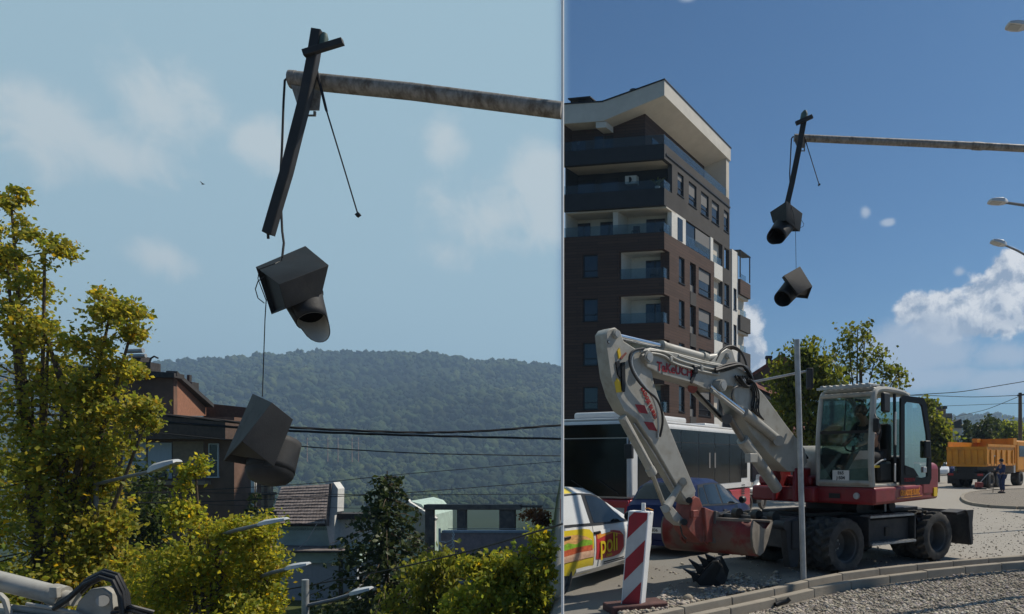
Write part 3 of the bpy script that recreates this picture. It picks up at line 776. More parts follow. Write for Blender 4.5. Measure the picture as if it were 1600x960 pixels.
# a bird far off
b = MB(); c = P(317, 288, 60.0)
b.tube([c + V((-.12, 0, 0)), c, c + V((.13, 0, 0.01))], [.02, .05, .02], 6)
for s in (-1, 1): b.prism([c + V((-.05, 0, .02)), c + V((.06, 0, .02)), c + V((.0, s * .3, .10)), c + V((-.05, s * .3, .09))], (0, 0, .012))
top(b, 'bird', BLACKP, 'tiny dark bird gliding in the hazy sky', 'bird')
# ---------------------------------------------------------------- site surfaces
def build_road():
    m = bpy.data.materials.new('dusty_asphalt'); m.use_nodes = True; g = NG(m.node_tree); b = m.node_tree.nodes['Principled BSDF']
    v = g.node('ShaderNodeTexCoord').outputs['Object']
    big = g.noise(v, 0.22, 6, 0.6, 0.4); med = g.noise(v, 1.6, 9, 0.7); fine = g.noise(v, 60, 4, 0.7)
    asp = g.mix(fine, (0.15, 0.14, 0.125, 1), (0.24, 0.225, 0.20, 1))
    dust = g.mix(fine, (0.24, 0.22, 0.192, 1), (0.37, 0.342, 0.30, 1))
    sep = g.node('ShaderNodeSeparateXYZ'); g.put(sep.inputs[0], v)
    right = g.math('SUBTRACT', sep.outputs[0], g.math('MULTIPLY', sep.outputs[1], 0.12))
    k = g.math('ADD', g.math('MULTIPLY_ADD', g.smooth(right, -1.0, 2.2), 0.42, g.math('MULTIPLY', big, 0.6)), g.math('MULTIPLY', med, 0.5))
    c = g.mix(g.smooth(k, 0.60, 0.98), asp, dust)
    g.put(b.inputs['Base Color'], c); b.inputs['Roughness'].default_value = 0.92; b.inputs['Specular IOR Level'].default_value = 0.2
    bp = g.node('ShaderNodeBump'); bp.inputs['Strength'].default_value = 0.45; bp.inputs['Distance'].default_value = 0.012
    g.put(bp.inputs['Height'], g.math('MULTIPLY_ADD', g.noise(v, 90, 4, 0.7), 0.5, med)); m.node_tree.links.new(bp.outputs[0], b.inputs['Normal'])
    mb = MB()
    ys = [6.0, 8.0, 10, 13, 17, 22, 30, 42, 60, 85, 118]
    rows = [[V((SEAM * y + 0.01 + q * (45 if y < 30 else 60), y, 0.006)) for q in (0, .05, .1, .2, .4, 1)] for y in ys]
    mb.grid(rows)
    tag(mb.build('road', m), kind='structure')
build_road()
KERB = mat('kerb_concrete', (0.31, 0.275, 0.225), 0.9, var=0.12, scale=5, bump=0.3, bscale=90, dirt=(0.17, 0.155, 0.13), dirt_amt=0.55, dirt_scale=2.5, spec=0.2)
def resample(pts, step):
    out = [pts[0]]; acc = 0.0
    dense = []
    for i in range(len(pts) - 1):
        n = max(2, int((pts[i + 1] - pts[i]).length / 0.02))
        dense += [pts[i].lerp(pts[i + 1], j / n) for j in range(n)]
    dense.append(pts[-1])
    for i in range(1, len(dense)):
        acc += (dense[i] - dense[i - 1]).length
        if acc >= step: out.append(dense[i]); acc = 0.0
    return out
def smooth_path(q, it=3):
    for _ in range(it):
        n = [q[0]]
        for i in range(len(q) - 1): n += [q[i].lerp(q[i + 1], .25), q[i].lerp(q[i + 1], .75)]
        q = n + [q[-1]]
    return q
def kerb(name, path, h, w, side, step=0.85, zb=-0.05):
    """row of kerb stones whose top front edge follows the path; stones reach back by w"""
    o = thing(name, None, None, path[0]); tag(o, kind='structure')
    q = resample(smooth_path(path), step)
    for i in range(len(q) - 1):
        a, b = q[i], q[i + 1]; d = (b - a); d.z = 0; L = d.length; d.normalize()
        n = V((-d.y, d.x, 0)) * side
        a2, b2 = a + d * 0.006, b - d * 0.006; j = rng.uniform(-.006, .006)
        zt = h + j
        f = lambda p, z, off: V((p.x, p.y, 0)) + n * off + V((0, 0, z))
        MB().hexa([f(a2, zb, 0), f(b2, zb, 0), f(b2, zb, w), f(a2, zb, w), f(a2, zt, 0.012 + j), f(b2, zt, 0.012 + j), f(b2, zt, w), f(a2, zt, w)]).build('kerb_stone', KERB, o, bevel=0.012)
    return o
HB, HF = 0.15, 0.13
kb = [G(x, y, HB) for x, y in [(985, 968), (1034, 959), (1088, 945), (1165, 930), (1212, 920), (1298, 899), (1400, 886), (1500, 876), (1610, 867), (1750, 860)]]
kf = [G(x, y, HF) for x, y in [(1060, 968), (1101, 959), (1169, 944), (1242, 928), (1298, 914), (1400, 898), (1500, 887), (1610, 877), (1750, 868)]]
kerb('back_kerb', kb, HB, 0.12, 1)
kerb('front_kerb', kf, HF, 0.12, 1)
# gravel
GRAV = mat('gravel_stone', (0.36, 0.325, 0.28), 0.95, var=0.3, scale=3, attr='tint', spec=0.15)
GRAVB = mat('gravel_bed', (0.23, 0.205, 0.175), 0.98, var=0.35, scale=38, bump=1.0, bscale=70, spec=0.1)
def front_y(px): return np.interp(px, [1060, 1101, 1169, 1246, 1300, 1400, 1500, 1620], [985, 975, 960, 945, 930, 913, 899, 888])
def back_y(px): return np.interp(px, [960, 985, 1034, 1088, 1165, 1212], [975, 966, 957, 943, 927, 917])
def stones(name, label, n, px0, px1, test, smin, smax, z0=0.012):
    C = []; S = []
    while len(C) < n:
        px = rng.uniform(px0, px1, 4000); py = 717 + rng.uniform(60, 262, 4000)
        ok = test(px, py)
        for a, b_ in zip(px[ok], py[ok]):
            p = G(a, b_); s = smin + (smax - smin) * rng.uniform() ** 3
            C.append((p.x, p.y, z0 + s * rng.uniform(0.1, .5))); S.append(s)
    C = np.array(C[:n]); S = np.array(S[:n]); k = rng.uniform(0.6, 1.35, n)
    T = np.stack([k, k * rng.uniform(.94, 1.02, n), k * rng.uniform(.86, 1.04, n)], 1)
    me = blobs_mesh(name, C, S, T, 1, 0.7, 0.32)
    me.materials.append(GRAV)
    return tag(link_mesh(name, me), label, 'gravel', kind='stuff')
stones('gravel', 'pale crushed gravel spread in front of the kerbs', 11000, 1060, 1640, lambda x, y: (y > front_y(x) + 1), 0.010, 0.030)
stones('gravel_heap', 'loose pale gravel banked behind the kerb near the striped board', 2600, 968, 1215, lambda x, y: (y < back_y(x)) & (y > back_y(x) - 6 - 20 * np.abs(np.sin(x * .031 + .6)) - 6 * np.sin(x * .11)), 0.012, 0.040, 0.02)
stones('rubble', 'sparse grit and rubble strewn over the dusty road', 2600, 960, 1640, lambda x, y: (y < np.interp(x, [960, 1212, 1620], [960, 915, 862])) & (y > np.interp(x, [960, 1400, 1640], [900, 800, 785])) & (rng.uniform(size=len(x)) < np.interp(x, [960, 1250, 1500], [.12, .4, 1.0])), 0.006, 0.026, 0.008)
mb = MB(); up = [V((p.x, p.y, 0.011)) for p in smooth_path(kf)]; lo = [V((p.x * .93 + 0.1, 5.4, 0.011)) for p in up]
mb.grid([[a.lerp(b_, j / 4) for j in range(5)] for a, b_ in zip(up, lo)])
tag(mb.build('gravel_bed', GRAVB), 'bed of pale gravel before the front kerb', 'gravel', kind='structure')

# ---------------------------------------------------------------- houses in the valley
def pxbox(mb, x0, x1, y0, y1, Y, depth=6.0, zb=None):
    a, b = P(x0, y0, Y), P(x1, y1, Y)
    zlo = b.z if zb is None else zb
    mb.box(((a.x + b.x) / 2, Y + depth / 2, (a.z + zlo) / 2), (b.x - a.x, depth, a.z - zlo)); return mb
def pxpoly(mb, pts, Y, depth):
    mb.prism([P(x, y, Y) for x, y in pts], (0, depth, 0)); return mb
TERRA = mat('terracotta_render', (0.165, 0.096, 0.068), 0.9, var=0.15, scale=1.5, bump=0.2, dirt=(0.10, 0.06, 0.045), dirt_amt=0.5, dirt_scale=.7)
BROWNS = mat('brown_slab', (0.10, 0.066, 0.05), 0.9, var=0.15, dirt=(0.06, 0.045, 0.038), dirt_amt=0.5)
BEIGE = mat('beige_panel', (0.26, 0.185, 0.13), 0.9, var=0.1)
CURT = mat('pale_blind', (0.42, 0.45, 0.50), 0.8, var=0.08, stretch=(8, 1, 0.3))
DKROOF = mat('dark_roofing', (0.045, 0.042, 0.042), 0.85, var=0.25)
GLASSD = mat('window_glass_dark', (0.02, 0.024, 0.028), 0.08, var=0.2, spec=0.6)
FRAMEW = mat('window_frame_white', (0.6, 0.6, 0.58), 0.5, var=0.05)
MINT = mat('mint_render', (0.40, 0.52, 0.47), 0.9, var=0.1, scale=1.2, dirt=(0.25, 0.30, 0.28), dirt_amt=0.4, dirt_scale=.9)
PALEW = mat('pale_wall', (0.42, 0.46, 0.52), 0.9, var=0.08, dirt=(0.3, 0.32, 0.35), dirt_amt=0.3)
WHITEW = mat('white_render', (0.62, 0.62, 0.60), 0.9, var=0.06, dirt=(0.4, 0.39, 0.37), dirt_amt=0.3)
TILE = mat('roof_tile_brown', (0.185, 0.155, 0.145), 0.9, var=0.35, scale=4, dirt=(0.07, 0.055, 0.05), dirt_amt=0.5, dirt_scale=2)
MAUVE = mat('mauve_wall', (0.48, 0.34, 0.33), 0.9, var=0.1, dirt=(0.13, 0.11, 0.11), dirt_amt=0.4)
CONC = mat('old_concrete', (0.19, 0.155, 0.13), 0.95, var=0.25, scale=2, dirt=(0.08, 0.07, 0.06), dirt_amt=0.5)
YELW = mat('yellow_wall', (0.50, 0.42, 0.20), 0.9, var=0.08)
def window(parent, x0, x1, y0, y1, Y, fm=FRAMEW, mull=1, fw=0.05):
    a, b = P(x0, y0, Y - .05), P(x1, y1, Y - .05)
    c = ((a.x + b.x) / 2, Y - .03, (a.z + b.z) / 2); w, h = b.x - a.x, a.z - b.z
    o = MB().box(c, (w, .03, h)).build('window', GLASSD, parent)
    f = MB()
    for s in (-1, 1):
        f.box((c[0] + s * w / 2, Y - .05, c[2]), (fw, .08, h + fw)); 
    fo = MB().box((c[0], Y - .05, c[2] + h / 2), (w, .08, fw)).build('frame_head', fm, o)
    for s in (-1, 1): MB().box((c[0] + s * w / 2, Y - .05, c[2]), (fw, .082, h + fw)).build('frame_side', fm, o)
    for q in range(mull): MB().box((c[0], Y - .05, b.z + h * (q + 1) / (mull + 1)), (w - fw, .07, fw * .8)).build('glazing_bar', fm, o)
    MB().box((c[0], Y - .09, b.z - .03), (w + .12, .18, .05)).build('sill', fm, o)
    return o
def house_terracotta():
    Y = 37.0; x = (300 - CX) / F * Y
    t = thing('terracotta_house', 'terracotta brown block of flats with flat eaves, behind maple tree and lower signal head', 'house', (x, Y, LOW))
    pxbox(MB(), 120, 366, 652, 0, Y, 3.3, LOW - .1).build('wall', TERRA, t)
    s = MB(); pxpoly(s, [(120, 640), (200, 641), (352, 656), (352, 686), (120, 686)], Y - .9, 3.2); s.build('eaves_slab', BROWNS, t)
    up = pxbox(MB(), 120, 271, 582, 650, Y + .6, .3).build('upper_wall', TERRA, t)
    pxpoly(MB(), [(100, 570), (196, 577), (272, 583), (272, 590), (100, 588)], Y + .2, .8).build('roof', DKROOF, t)
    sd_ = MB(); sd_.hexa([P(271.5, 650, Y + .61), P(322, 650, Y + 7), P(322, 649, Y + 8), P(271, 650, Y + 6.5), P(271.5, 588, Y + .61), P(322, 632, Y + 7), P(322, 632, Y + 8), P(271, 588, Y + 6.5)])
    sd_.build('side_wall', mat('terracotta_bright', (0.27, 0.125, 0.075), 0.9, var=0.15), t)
    MB().beam(P(268, 583, Y + .3), P(327, 634, Y + 7), .5, .22).build('side_eaves', DKROOF, t)
    for px in (279, 291, 303): MB().tube([P(px, 592 + (px - 270) * .8, Y + 1 + (px - 271) * .12), P(px, 650, Y + 1 + (px - 271) * .12)], .07, 8).build('drainpipe', GALV if px == 291 else DKROOF, t, smooth=True)
    pxpoly(MB(), [(318, 630), (385, 637), (392, 664), (318, 660)], Y + 7.5, .5).build('rear_block', BROWNS, t)
    ch = pxbox(MB(), 205, 219, 556, 582, Y + 2, .8).build('chimney', DKROOF, t)
    MB().tube([P(199, 549, Y + 2), P(224, 548, Y + 2)], .13, 10).build('cowl', GALV, ch, smooth=True)
    MB().tube([P(202, 557, Y + 2), P(228, 556, Y + 2)], .11, 10).build('cowl_pipe', GALV, ch, smooth=True)
    ch2 = pxbox(MB(), 221, 235, 566, 584, Y + 2, .8).build('chimney', DKROOF, t)
    MB().tube([P(234, 566 - 0, Y + 2), P(236, 560, Y + 2), P(241, 557, Y + 2), P(247, 560, Y + 2)], .05, 6).build('bent_pipe', DKROOF, ch2, smooth=True)
    ch3 = pxbox(MB(), 288, 300, 597, 616, Y + 4, .6).build('chimney', DKROOF, t)
    pxbox(MB(), 292, 296, 586, 598, Y + 4, .2).build('flue', DKROOF, ch3)
    for a, b in ((192, 228), (231, 268)): pxbox(MB(), a, b, 692, 748, Y - .06, .05).build('window_blind', CURT, t)
    pxbox(MB(), 270, 318, 690, 745, Y - .05, .04).build('panel', BEIGE, t)
    window(t, 327, 341, 694, 745, Y, mull=1, fw=.04)
    window(t, 243, 259, 735, 746, Y - .08, fm=DKROOF, mull=0, fw=.04)
    pxbox(MB(), 196, 320, 752, 758, Y - .5, .5).build('balcony_slab', BEIGE, t)
    # the sunlit right-hand end with balconies
    for i, px in enumerate((392, 408, 418)): pxbox(MB(), px, px + 4, 735, 0, Y - .4, .3, LOW).build('balcony_post', BEIGE if i else WHITEW, t)
    for yy in (770, 800): pxbox(MB(), 388, 424, yy, yy + 4, Y - .5, .5).build('balcony_rail', DKROOF, t)
house_terracotta()
def house_mint():
    Y = 50.0; x = (490 - CX) / F * Y
    t = thing('mint_house', 'pale mint house with brown tiled roof and stepped firewall left of the spruce', 'house', (x, Y, LOW))
    pxbox(MB(), 418, 516, 822, 0, Y + .2, .8, LOW - .1).build('wall', MINT, t)
    # tiled slope: rows of tiles, each row lapping over the one below
    A, B_, C_, D = P(440, 762, Y + 4.5), P(515, 758, Y + 4.5), P(508, 820, Y - .2), P(420, 820, Y - .2)
    mb = MB(); nr, nc = 13, 17
    for i in range(nr):
        for j in range(nc):
            k0, k1 = i / nr, (i + 1.15) / nr
            def q(u, k, dz): return A.lerp(B_, u).lerp(D.lerp(C_, u), min(k, 1.03)) + V((0, 0, dz))
            u0, u1 = j / nc, (j + .93) / nc; dz = rng.uniform(0, .04)
            mb.hexa([q(u0, k0, 0), q(u1, k0, 0), q(u1, k1, .05 + dz), q(u0, k1, .05 + dz), q(u0, k0, .06), q(u1, k0, .06), q(u1, k1, .12 + dz), q(u0, k1, .12 + dz)])
    mb.build('roof_tiles', TILE, t, kind='stuff')
    MB().hexa([D, C_, C_ + V((0, .3, -.15)), D + V((0, .3, -.15)), A, B_, B_ + V((0, .3, -.15)), A + V((0, .3, -.15))]).build('roof', DKROOF, t)
    pxpoly(MB(), [(510, 822), (515, 756), (521, 754), (528, 764), (527, 800), (523, 804), (522, 852), (515, 852)], Y - .35, 1.0).build('firewall', WHITEW, t)
    pxpoly(MB(), [(509, 822), (514.5, 756), (518, 755.5), (512.5, 822)], Y - .5, .14).build('firewall_trim', TILE, t)
    pxbox(MB(), 418, 512, 819, 829, Y + .2, 1).build('eaves', DKROOF, t)
    lo = MB(); lo.hexa([P(430, 863, Y - 1.6), P(546, 863, Y - 1.6), P(530, 853, Y + 1), P(444, 851, Y + 1), P(430, 860.5, Y - 1.6), P(546, 860.5, Y - 1.6), P(530, 850, Y + 1), P(444, 848.5, Y + 1)])
    lo.build('lower_roof', TILE, t)
    pxbox(MB(), 436, 562, 864, 880, Y - 1.2, 2.2).build('lower_wall', MINT, t)
    pxbox(MB(), 446, 558, 880, 0, Y - 1.0, 2, LOW - .1).build('ground_wall', PALEW, t)
    pxbox(MB(), 529, 534, 858, 0, Y - 1.35, .2, LOW).build('drainpipe', DKROOF, t)
    pxbox(MB(), 424, 427, 770, 787, Y + 3.0, .2).build('dormer', GLASSD, t)
    MB().tube([P(495, 819, Y - .6), P(480, 845, Y - .8), P(465, 858, Y - 1.0)], .03, 6).build('overflow_pipe', GALV, t)
    pxbox(MB(), 523.5, 592, 812, 850, Y + .4, 1).build('annex_wall', WHITEW, t)
    pxbox(MB(), 522.5, 595, 803, 812, Y, 1.5).build('annex_roof', DKROOF, t)
    pxbox(MB(), 523.5, 592, 850, 858, Y + .2, 1).build('annex_base', MINT, t)
    pxbox(MB(), 545, 600, 858, 0, Y + .6, 1, LOW - .1).build('annex_ground_wall', PALEW, t)
house_mint()
def house_gable():
    Y = 60.0; x = (660 - CX) / F * Y
    t = thing('white_gabled_house', 'small sunlit white gabled house half hidden behind the spruce', 'house', (x, Y, LOW))
    pxpoly(MB(), [(622, 795), (641, 783), (658, 788), (674, 806), (674, 960), (622, 960)], Y, 6).build('wall', MINT, t)
    MB().beam(P(636, 784, Y - .3), P(682, 812, Y - .3), .5, .25).build('verge', WHITEW, t)
    MB().beam(P(640, 782, Y - .3), P(618, 797, Y - .3), .5, .25).build('verge', WHITEW, t)
    pxbox(MB(), 668, 677, 806, 848, Y - .5, .8).build('side_pier', WHITEW, t)
    pxbox(MB(), 648, 666, 800, 846, Y - .12, .1).build('shutter', GALV, t)
house_gable()
def house_mauve():
    Y = 47.0; x = (760 - CX) / F * Y
    t = thing('mauve_house', 'flat-roofed mauve house topped by a bare concrete pergola', 'house', (x, Y, LOW))
    pxbox(MB(), 688, 862, 833, 866, Y, .3).build('parapet_wall', MAUVE, t)
    pxbox(MB(), 672, 862, 866, 0, Y + .7, 8, LOW - .1).build('wall', CONC, t)
    pxbox(MB(), 690, 862, 829.5, 833, Y - .08, .45).build('coping', PALEW, t)
    for a, b in ((714, 727), (780, 804)): pxbox(MB(), a, b, 797, 834, Y + 2, .5).build('pergola_post', CONC, t)
    pxbox(MB(), 664, 676, 797, 866, Y + 2, .5).build('pergola_post', CONC, t)
    pxbox(MB(), 662, 812, 789, 797, Y + 1.9, .8).build('pergola_beam', CONC, t)
    pxbox(MB(), 803, 846, 790, 793.5, Y + 2.3, .3).build('pergola_beam', CONC, t)
    for yy in (846, 852, 858, 864): MB().tube([P(687, yy, Y - .5), P(697, yy + 2, Y - .8), P(706, yy - 2, Y - .7), P(710, yy - 10, Y - .5), P(706, yy - 18, Y - .3)], .03, 6).build('balcony_rail', WHITEW, t, smooth=True)
    pxbox(MB(), 685, 688, 826, 872, Y - .55, .1).build('rail_post', WHITEW, t)
    pxbox(MB(), 700, 846, 826, 827, Y + .1, .04).build('guard_rail', GALV, t)
    pxbox(MB(), 712, 775, 908, 912, Y - .1, .1).build('window_ledge', PALEW, t)
house_mauve()
Yy = 42.0
t = thing('yellow_house', 'narrow sunlit yellow house corner seen left of the mint house', 'house', ((423 - CX) / F * Yy, Yy, LOW))
pxpoly(MB(), [(414, 836), (424, 838), (431, 866), (420, 874), (418, 960), (414, 960)], Yy, .4).build('wall', YELW, t)
pxpoly(MB(), [(411, 833), (425, 835), (424.5, 838), (411, 836)], Yy - .1, .6).build('roof', DKROOF, t)
pxbox(MB(), 408, 417, 900, 0, Yy - .1, .6, LOW - .1).build('lower_wall', YELW, t)
# timber scaffold of a site on the hill foot
SCAF = mat('orange_formwork', (0.30, 0.17, 0.09), 0.8, var=0.2)
Yh = 1010.0
t = thing('hillside_scaffold', 'faint orange timber frame on the slope behind the thick cables', 'scaffold', P(510, 712, Yh))
for px in (462, 480, 512, 528, 550, 560): MB().beam(P(px, 684, Yh), P(px, 722, Yh), 1.0, 1.0).build('post', SCAF, t)
for yy in (688, 705): MB().beam(P(455, yy, Yh + .5), P(562, yy, Yh + .5), .8, .8).build('rail', SCAF, t)

# ---------------------------------------------------------------- second excavator's boom at the lower left
STEELW = mat('cream_paint', (0.37, 0.36, 0.325), 0.42, var=0.05, scale=3, dirt=(0.23, 0.21, 0.17), dirt_amt=0.7, dirt_scale=3.4, coat=0.0, bump=.08, bscale=40)
HOSE = mat('hydraulic_hose', (0.018, 0.018, 0.019), 0.45, var=0.2)
CHROME = mat('chrome_rod', (0.62, 0.64, 0.68), 0.12, 1.0, var=0.03)
def near_boom():
    Y = 6.4
    t = thing('lowered_boom', 'pale excavator boom end with hydraulic ram and black hoses, bottom left corner', 'excavator boom', (P(60, 960, Y).x, Y, 0))
    q = lambda x, y, o=0: P(x, y, Y + o)
    co = MB().tube([q(-120, 878), q(88, 930)], .085, 16).build('ram_barrel', STEELW, t, smooth=True)
    MB().tube([q(82, 928.5), q(100, 933)], .098, 16).build('gland', STEELW, co, smooth=True)
    MB().tube([q(100, 933), q(118, 937)], .065, 12).build('ram_eye', STEELW, co, smooth=True)
    MB().prism([q(112, 968, -.07), q(122, 940, -.07), q(140, 921, -.07), q(160, 919, -.07), q(171, 928, -.07), q(176, 968, -.07)], (0, .14, 0)).build('boom_plate', STEELW, t, bevel=.012)
    MB().tube([q(160, 939, -.13), q(160, 939, .1)], .05, 16).build('pin', STEELW, t, smooth=True)
    for dx, dy, r, o in ((0, 0, .022, -.10), (4, -4, .02, -.02), (-4, 6, .02, -.14), (8, 3, .02, .06)):
        MB().tube([q(88 + dx, 946 + dy, o), q(112 + dx, 930 + dy, o), q(135 + dx, 908 + dy, o), (q(160 + dx, 896 + dy, o)), q(180 + dx, 902 + dy, o), q(191 + dx, 925 + dy, o), q(196 + dx, 965 + dy, o)], r, 8).build('hose', HOSE, t, smooth=True)
    for i, (y0, y1) in enumerate(((952, 959), (958, 966))): MB().tube([q(175, y0, -.1 * i), q(205, y0 - 4, -.1), q(240, y1 - 2, 0)], .02, 8).build('hose', HOSE, t, smooth=True)
    MB().tube([q(42, 944, -.12), q(80, 950, -.12), q(118, 957, -.12), q(150, 975, -.12)], .018, 8).build('oil_pipe', STEELW, t, smooth=True)
    MB().tube([q(-20, 925, -.14), q(0, 930, -.14), q(8, 938, -.14), q(18, 968, -.14)], .026, 8).build('grab_rail', STEELW, t, smooth=True)
    MB().tube([q(20, 950, -.05), q(120, 962, -.05)], .03, 8).build('oil_pipe', STEELW, t, smooth=True)
    MB().box(q(86, 926, -.09), (.07, .05, .10)).build('clamp', STEELW, t, bevel=.008)
    a, b = q(-160, 962), q(180, 990); 
    MB().hexa([V((a.x, Y - .16, 0)), V((b.x, Y - .16, 0)), V((b.x, Y + .16, 0)), V((a.x, Y + .16, 0)), V((a.x, Y - .16, P(0, 935, Y).z)), V((b.x, Y - .16, P(0, 968, Y).z)), V((b.x, Y + .16, P(0, 968, Y).z)), V((a.x, Y + .16, P(0, 935, Y).z))]).build('boom_beam', STEELW, t, bevel=.01)
near_boom()
# ---------------------------------------------------------------- apartment block
C0 = V((-0.085, 47.0, 0)); E1 = V((-0.984, 0.179, 0)); E2 = V((0.46, 0.888, 0))
def Bp(u, v, z): return C0 + E1 * u + E2 * v + V((0, 0, z))
def bhex(mb, u0, u1, v0, v1, z0, z1):
    mb.hexa([Bp(u0, v0, z0), Bp(u1, v0, z0), Bp(u1, v1, z0), Bp(u0, v1, z0), Bp(u0, v0, z1), Bp(u1, v0, z1), Bp(u1, v1, z1), Bp(u0, v1, z1)]); return mb
def clad_mat():
    m = bpy.data.materials.new('brown_plank_cladding'); m.use_nodes = True; g = NG(m.node_tree); b = m.node_tree.nodes['Principled BSDF']
    v = g.node('ShaderNodeTexCoord').outputs['Object']
    sep = g.node('ShaderNodeSeparateXYZ'); g.put(sep.inputs[0], v)
    along = g.math('ADD', g.math('MULTIPLY', sep.outputs[0], 1.0), g.math('MULTIPLY', sep.outputs[1], 0.8))
    cmb = g.node('ShaderNodeCombineXYZ'); g.put(cmb.inputs[0], along); g.put(cmb.inputs[1], sep.outputs[2])
    br = g.node('ShaderNodeTexBrick'); g.put(br.inputs['Vector'], cmb.outputs[0])
    br.inputs['Color1'].default_value = (0.068, 0.036, 0.025, 1); br.inputs['Color2'].default_value = (0.105, 0.057, 0.040, 1); br.inputs['Mortar'].default_value = (0.022, 0.014, 0.012, 1)
    br.inputs['Scale'].default_value = 1.0; br.inputs['Mortar Size'].default_value = 0.012; br.inputs['Brick Width'].default_value = 2.4; br.inputs['Row Height'].default_value = 0.2
    c = g.mix(0.35, br.outputs[0], g.mix(g.noise(cmb.outputs[0], 3, 6, .7), (0.032, 0.021, 0.018, 1), (0.08, 0.053, 0.042, 1)))
    g.put(b.inputs['Base Color'], c); b.inputs['Roughness'].default_value = 0.75; b.inputs['Specular IOR Level'].default_value = 0.3
    return m
CLAD = clad_mat()
DGREY = mat('dark_grey_render', (0.062, 0.058, 0.056), 0.9, var=0.1, scale=2, dirt=(0.055, 0.054, 0.055), dirt_amt=0.4, dirt_scale=.5)
DNAVY = mat('charcoal_panel', (0.022, 0.023, 0.026), 0.7, var=0.12, scale=2)
CREAM = mat('cream_render', (0.58, 0.53, 0.45), 0.9, var=0.05, scale=1, dirt=(0.46, 0.42, 0.36), dirt_amt=0.35, dirt_scale=.6)
WHITEB = mat('white_render_block', (0.70, 0.68, 0.63), 0.9, var=0.05, dirt=(0.5, 0.48, 0.44), dirt_amt=0.3, dirt_scale=.8)
PANED = mat('pane_dark', (0.022, 0.025, 0.03), 0.06, var=0.3, scale=.8, spec=0.7)
FRAMED = mat('frame_dark', (0.016, 0.016, 0.018), 0.5, var=0.1)
BLIND = mat('roller_blind', (0.17, 0.165, 0.16), 0.7, var=0.08, stretch=(1, 1, 12))
RAILG = glass_mat('balcony_glass', (0.74, 0.82, 0.85), 0.10, refl=0.4)
block = thing('apartment_block', 'tall modern apartment block with brown cladding, grey upper floors and white overhanging roof', 'building', C0 + E1 * 3 + E2 * 6)
def facade(name, side, a0, a1, z0, z1, openings, m, t=0.3, off=0.0):
    """wall slab with rectangular openings; side 'L': along u at v=0, side 'R': along v at u=0"""
    aa = sorted(set([a0, a1] + [x for o in openings for x in o[:2] if a0 < x < a1])); zz = sorted(set([z0, z1] + [x for o in openings for x in o[2:4] if z0 < x < z1]))
    mb = MB()
    for j in range(len(zz) - 1):
        run = None
        for i in range(len(aa)):
            hole = True
            if i < len(aa) - 1:
                ca, cz = (aa[i] + aa[i + 1]) / 2, (zz[j] + zz[j + 1]) / 2
                hole = any(o[0] < ca < o[1] and o[2] < cz < o[3] for o in openings)
            if not hole and run is None: run = aa[i]
            if hole and run is not None:
                if side == 'L': bhex(mb, run, aa[i], off, off + t, zz[j], zz[j + 1])
                else: bhex(mb, off, off + t, run, aa[i], zz[j], zz[j + 1])
                run = None
    return mb.build(name, m, block)
def bwindow(side, a0, a1, z0, z1, depth=0.16, blind=0.0, off=0.0, sash=True):
    mk = (lambda A0, A1, d0, d1, Z0, Z1: bhex(MB(), A0, A1, off + d0, off + d1, Z0, Z1)) if side == 'L' else (lambda A0, A1, d0, d1, Z0, Z1: bhex(MB(), off + d0, off + d1, A0, A1, Z0, Z1))
    o = mk(a0, a1, depth, depth + .05, z0, z1).build('window', PANED, block)
    f = 0.07
    for A0, A1, Z0, Z1 in ((a0, a0 + f, z0, z1), (a1 - f, a1, z0, z1), (a0 + f, a1 - f, z1 - f, z1), (a0 + f, a1 - f, z0, z0 + f)):
        mk(A0, A1, depth - .05, depth - .002, Z0, Z1).build('frame', FRAMED, o)
    if sash: mk(a0 + f, a1 - f, depth - .04, depth - .003, z0 + .45, z0 + .5).build('transom', FRAMED, o)
    if blind: mk(a0 + f, a1 - f, depth - .02, depth - .004, z1 - f - (z1 - z0) * blind, z1 - f).build('roller_blind', BLIND, o)
    mk(a0 - .05, a1 + .05, -.05, .1, z0 - .05, z0 - .002).build('sill', FRAMED, o)
    return o
FL = [13.95, 10.95, 7.95, 4.95, 1.95]
opL = []; opR = []; opG = []; opW = []
for f in FL:
    opL += [(0, 3.12, f, f + 1.9), (4.6, 5.67, f + .25, f + 1.8)]
    opR += [(0, .75, f, f + 1.9), (2.2, 3.1, f + .2, f + 2.0), (4.0, 5.0, f - .05, f + 2.05), (5.5, 7.7, f + .1, f + 2.05)]
    opG += [(10.4, 11.4, f + .2, f + 1.95)]; opW += [(12.2, 12.9, f + .2, f + 1.95)]
facade('front_wall', 'L', 0.0, 7.09, 0, 17.0, opL, CLAD)
facade('side_wall', 'R', 0.31, 8.3, 0, 17.0, opR, CLAD) if False else facade('side_wall', 'R', 0.302, 8.3, 0, 17.0, opR, CLAD)
# corner piece between the two walls where there is no loggia opening
for f in FL: bhex(MB(), 0, .3, 0.0, 0, 0, 0) if False else None
facade('grey_column', 'R', 10.0, 11.9, 0, 18.8, opG + [(10.4, 11.4, 17.1, 18.75)], DGREY)
facade('white_column', 'R', 11.9, 13.2, 0, 19.0, opW, WHITEB, off=-.05)
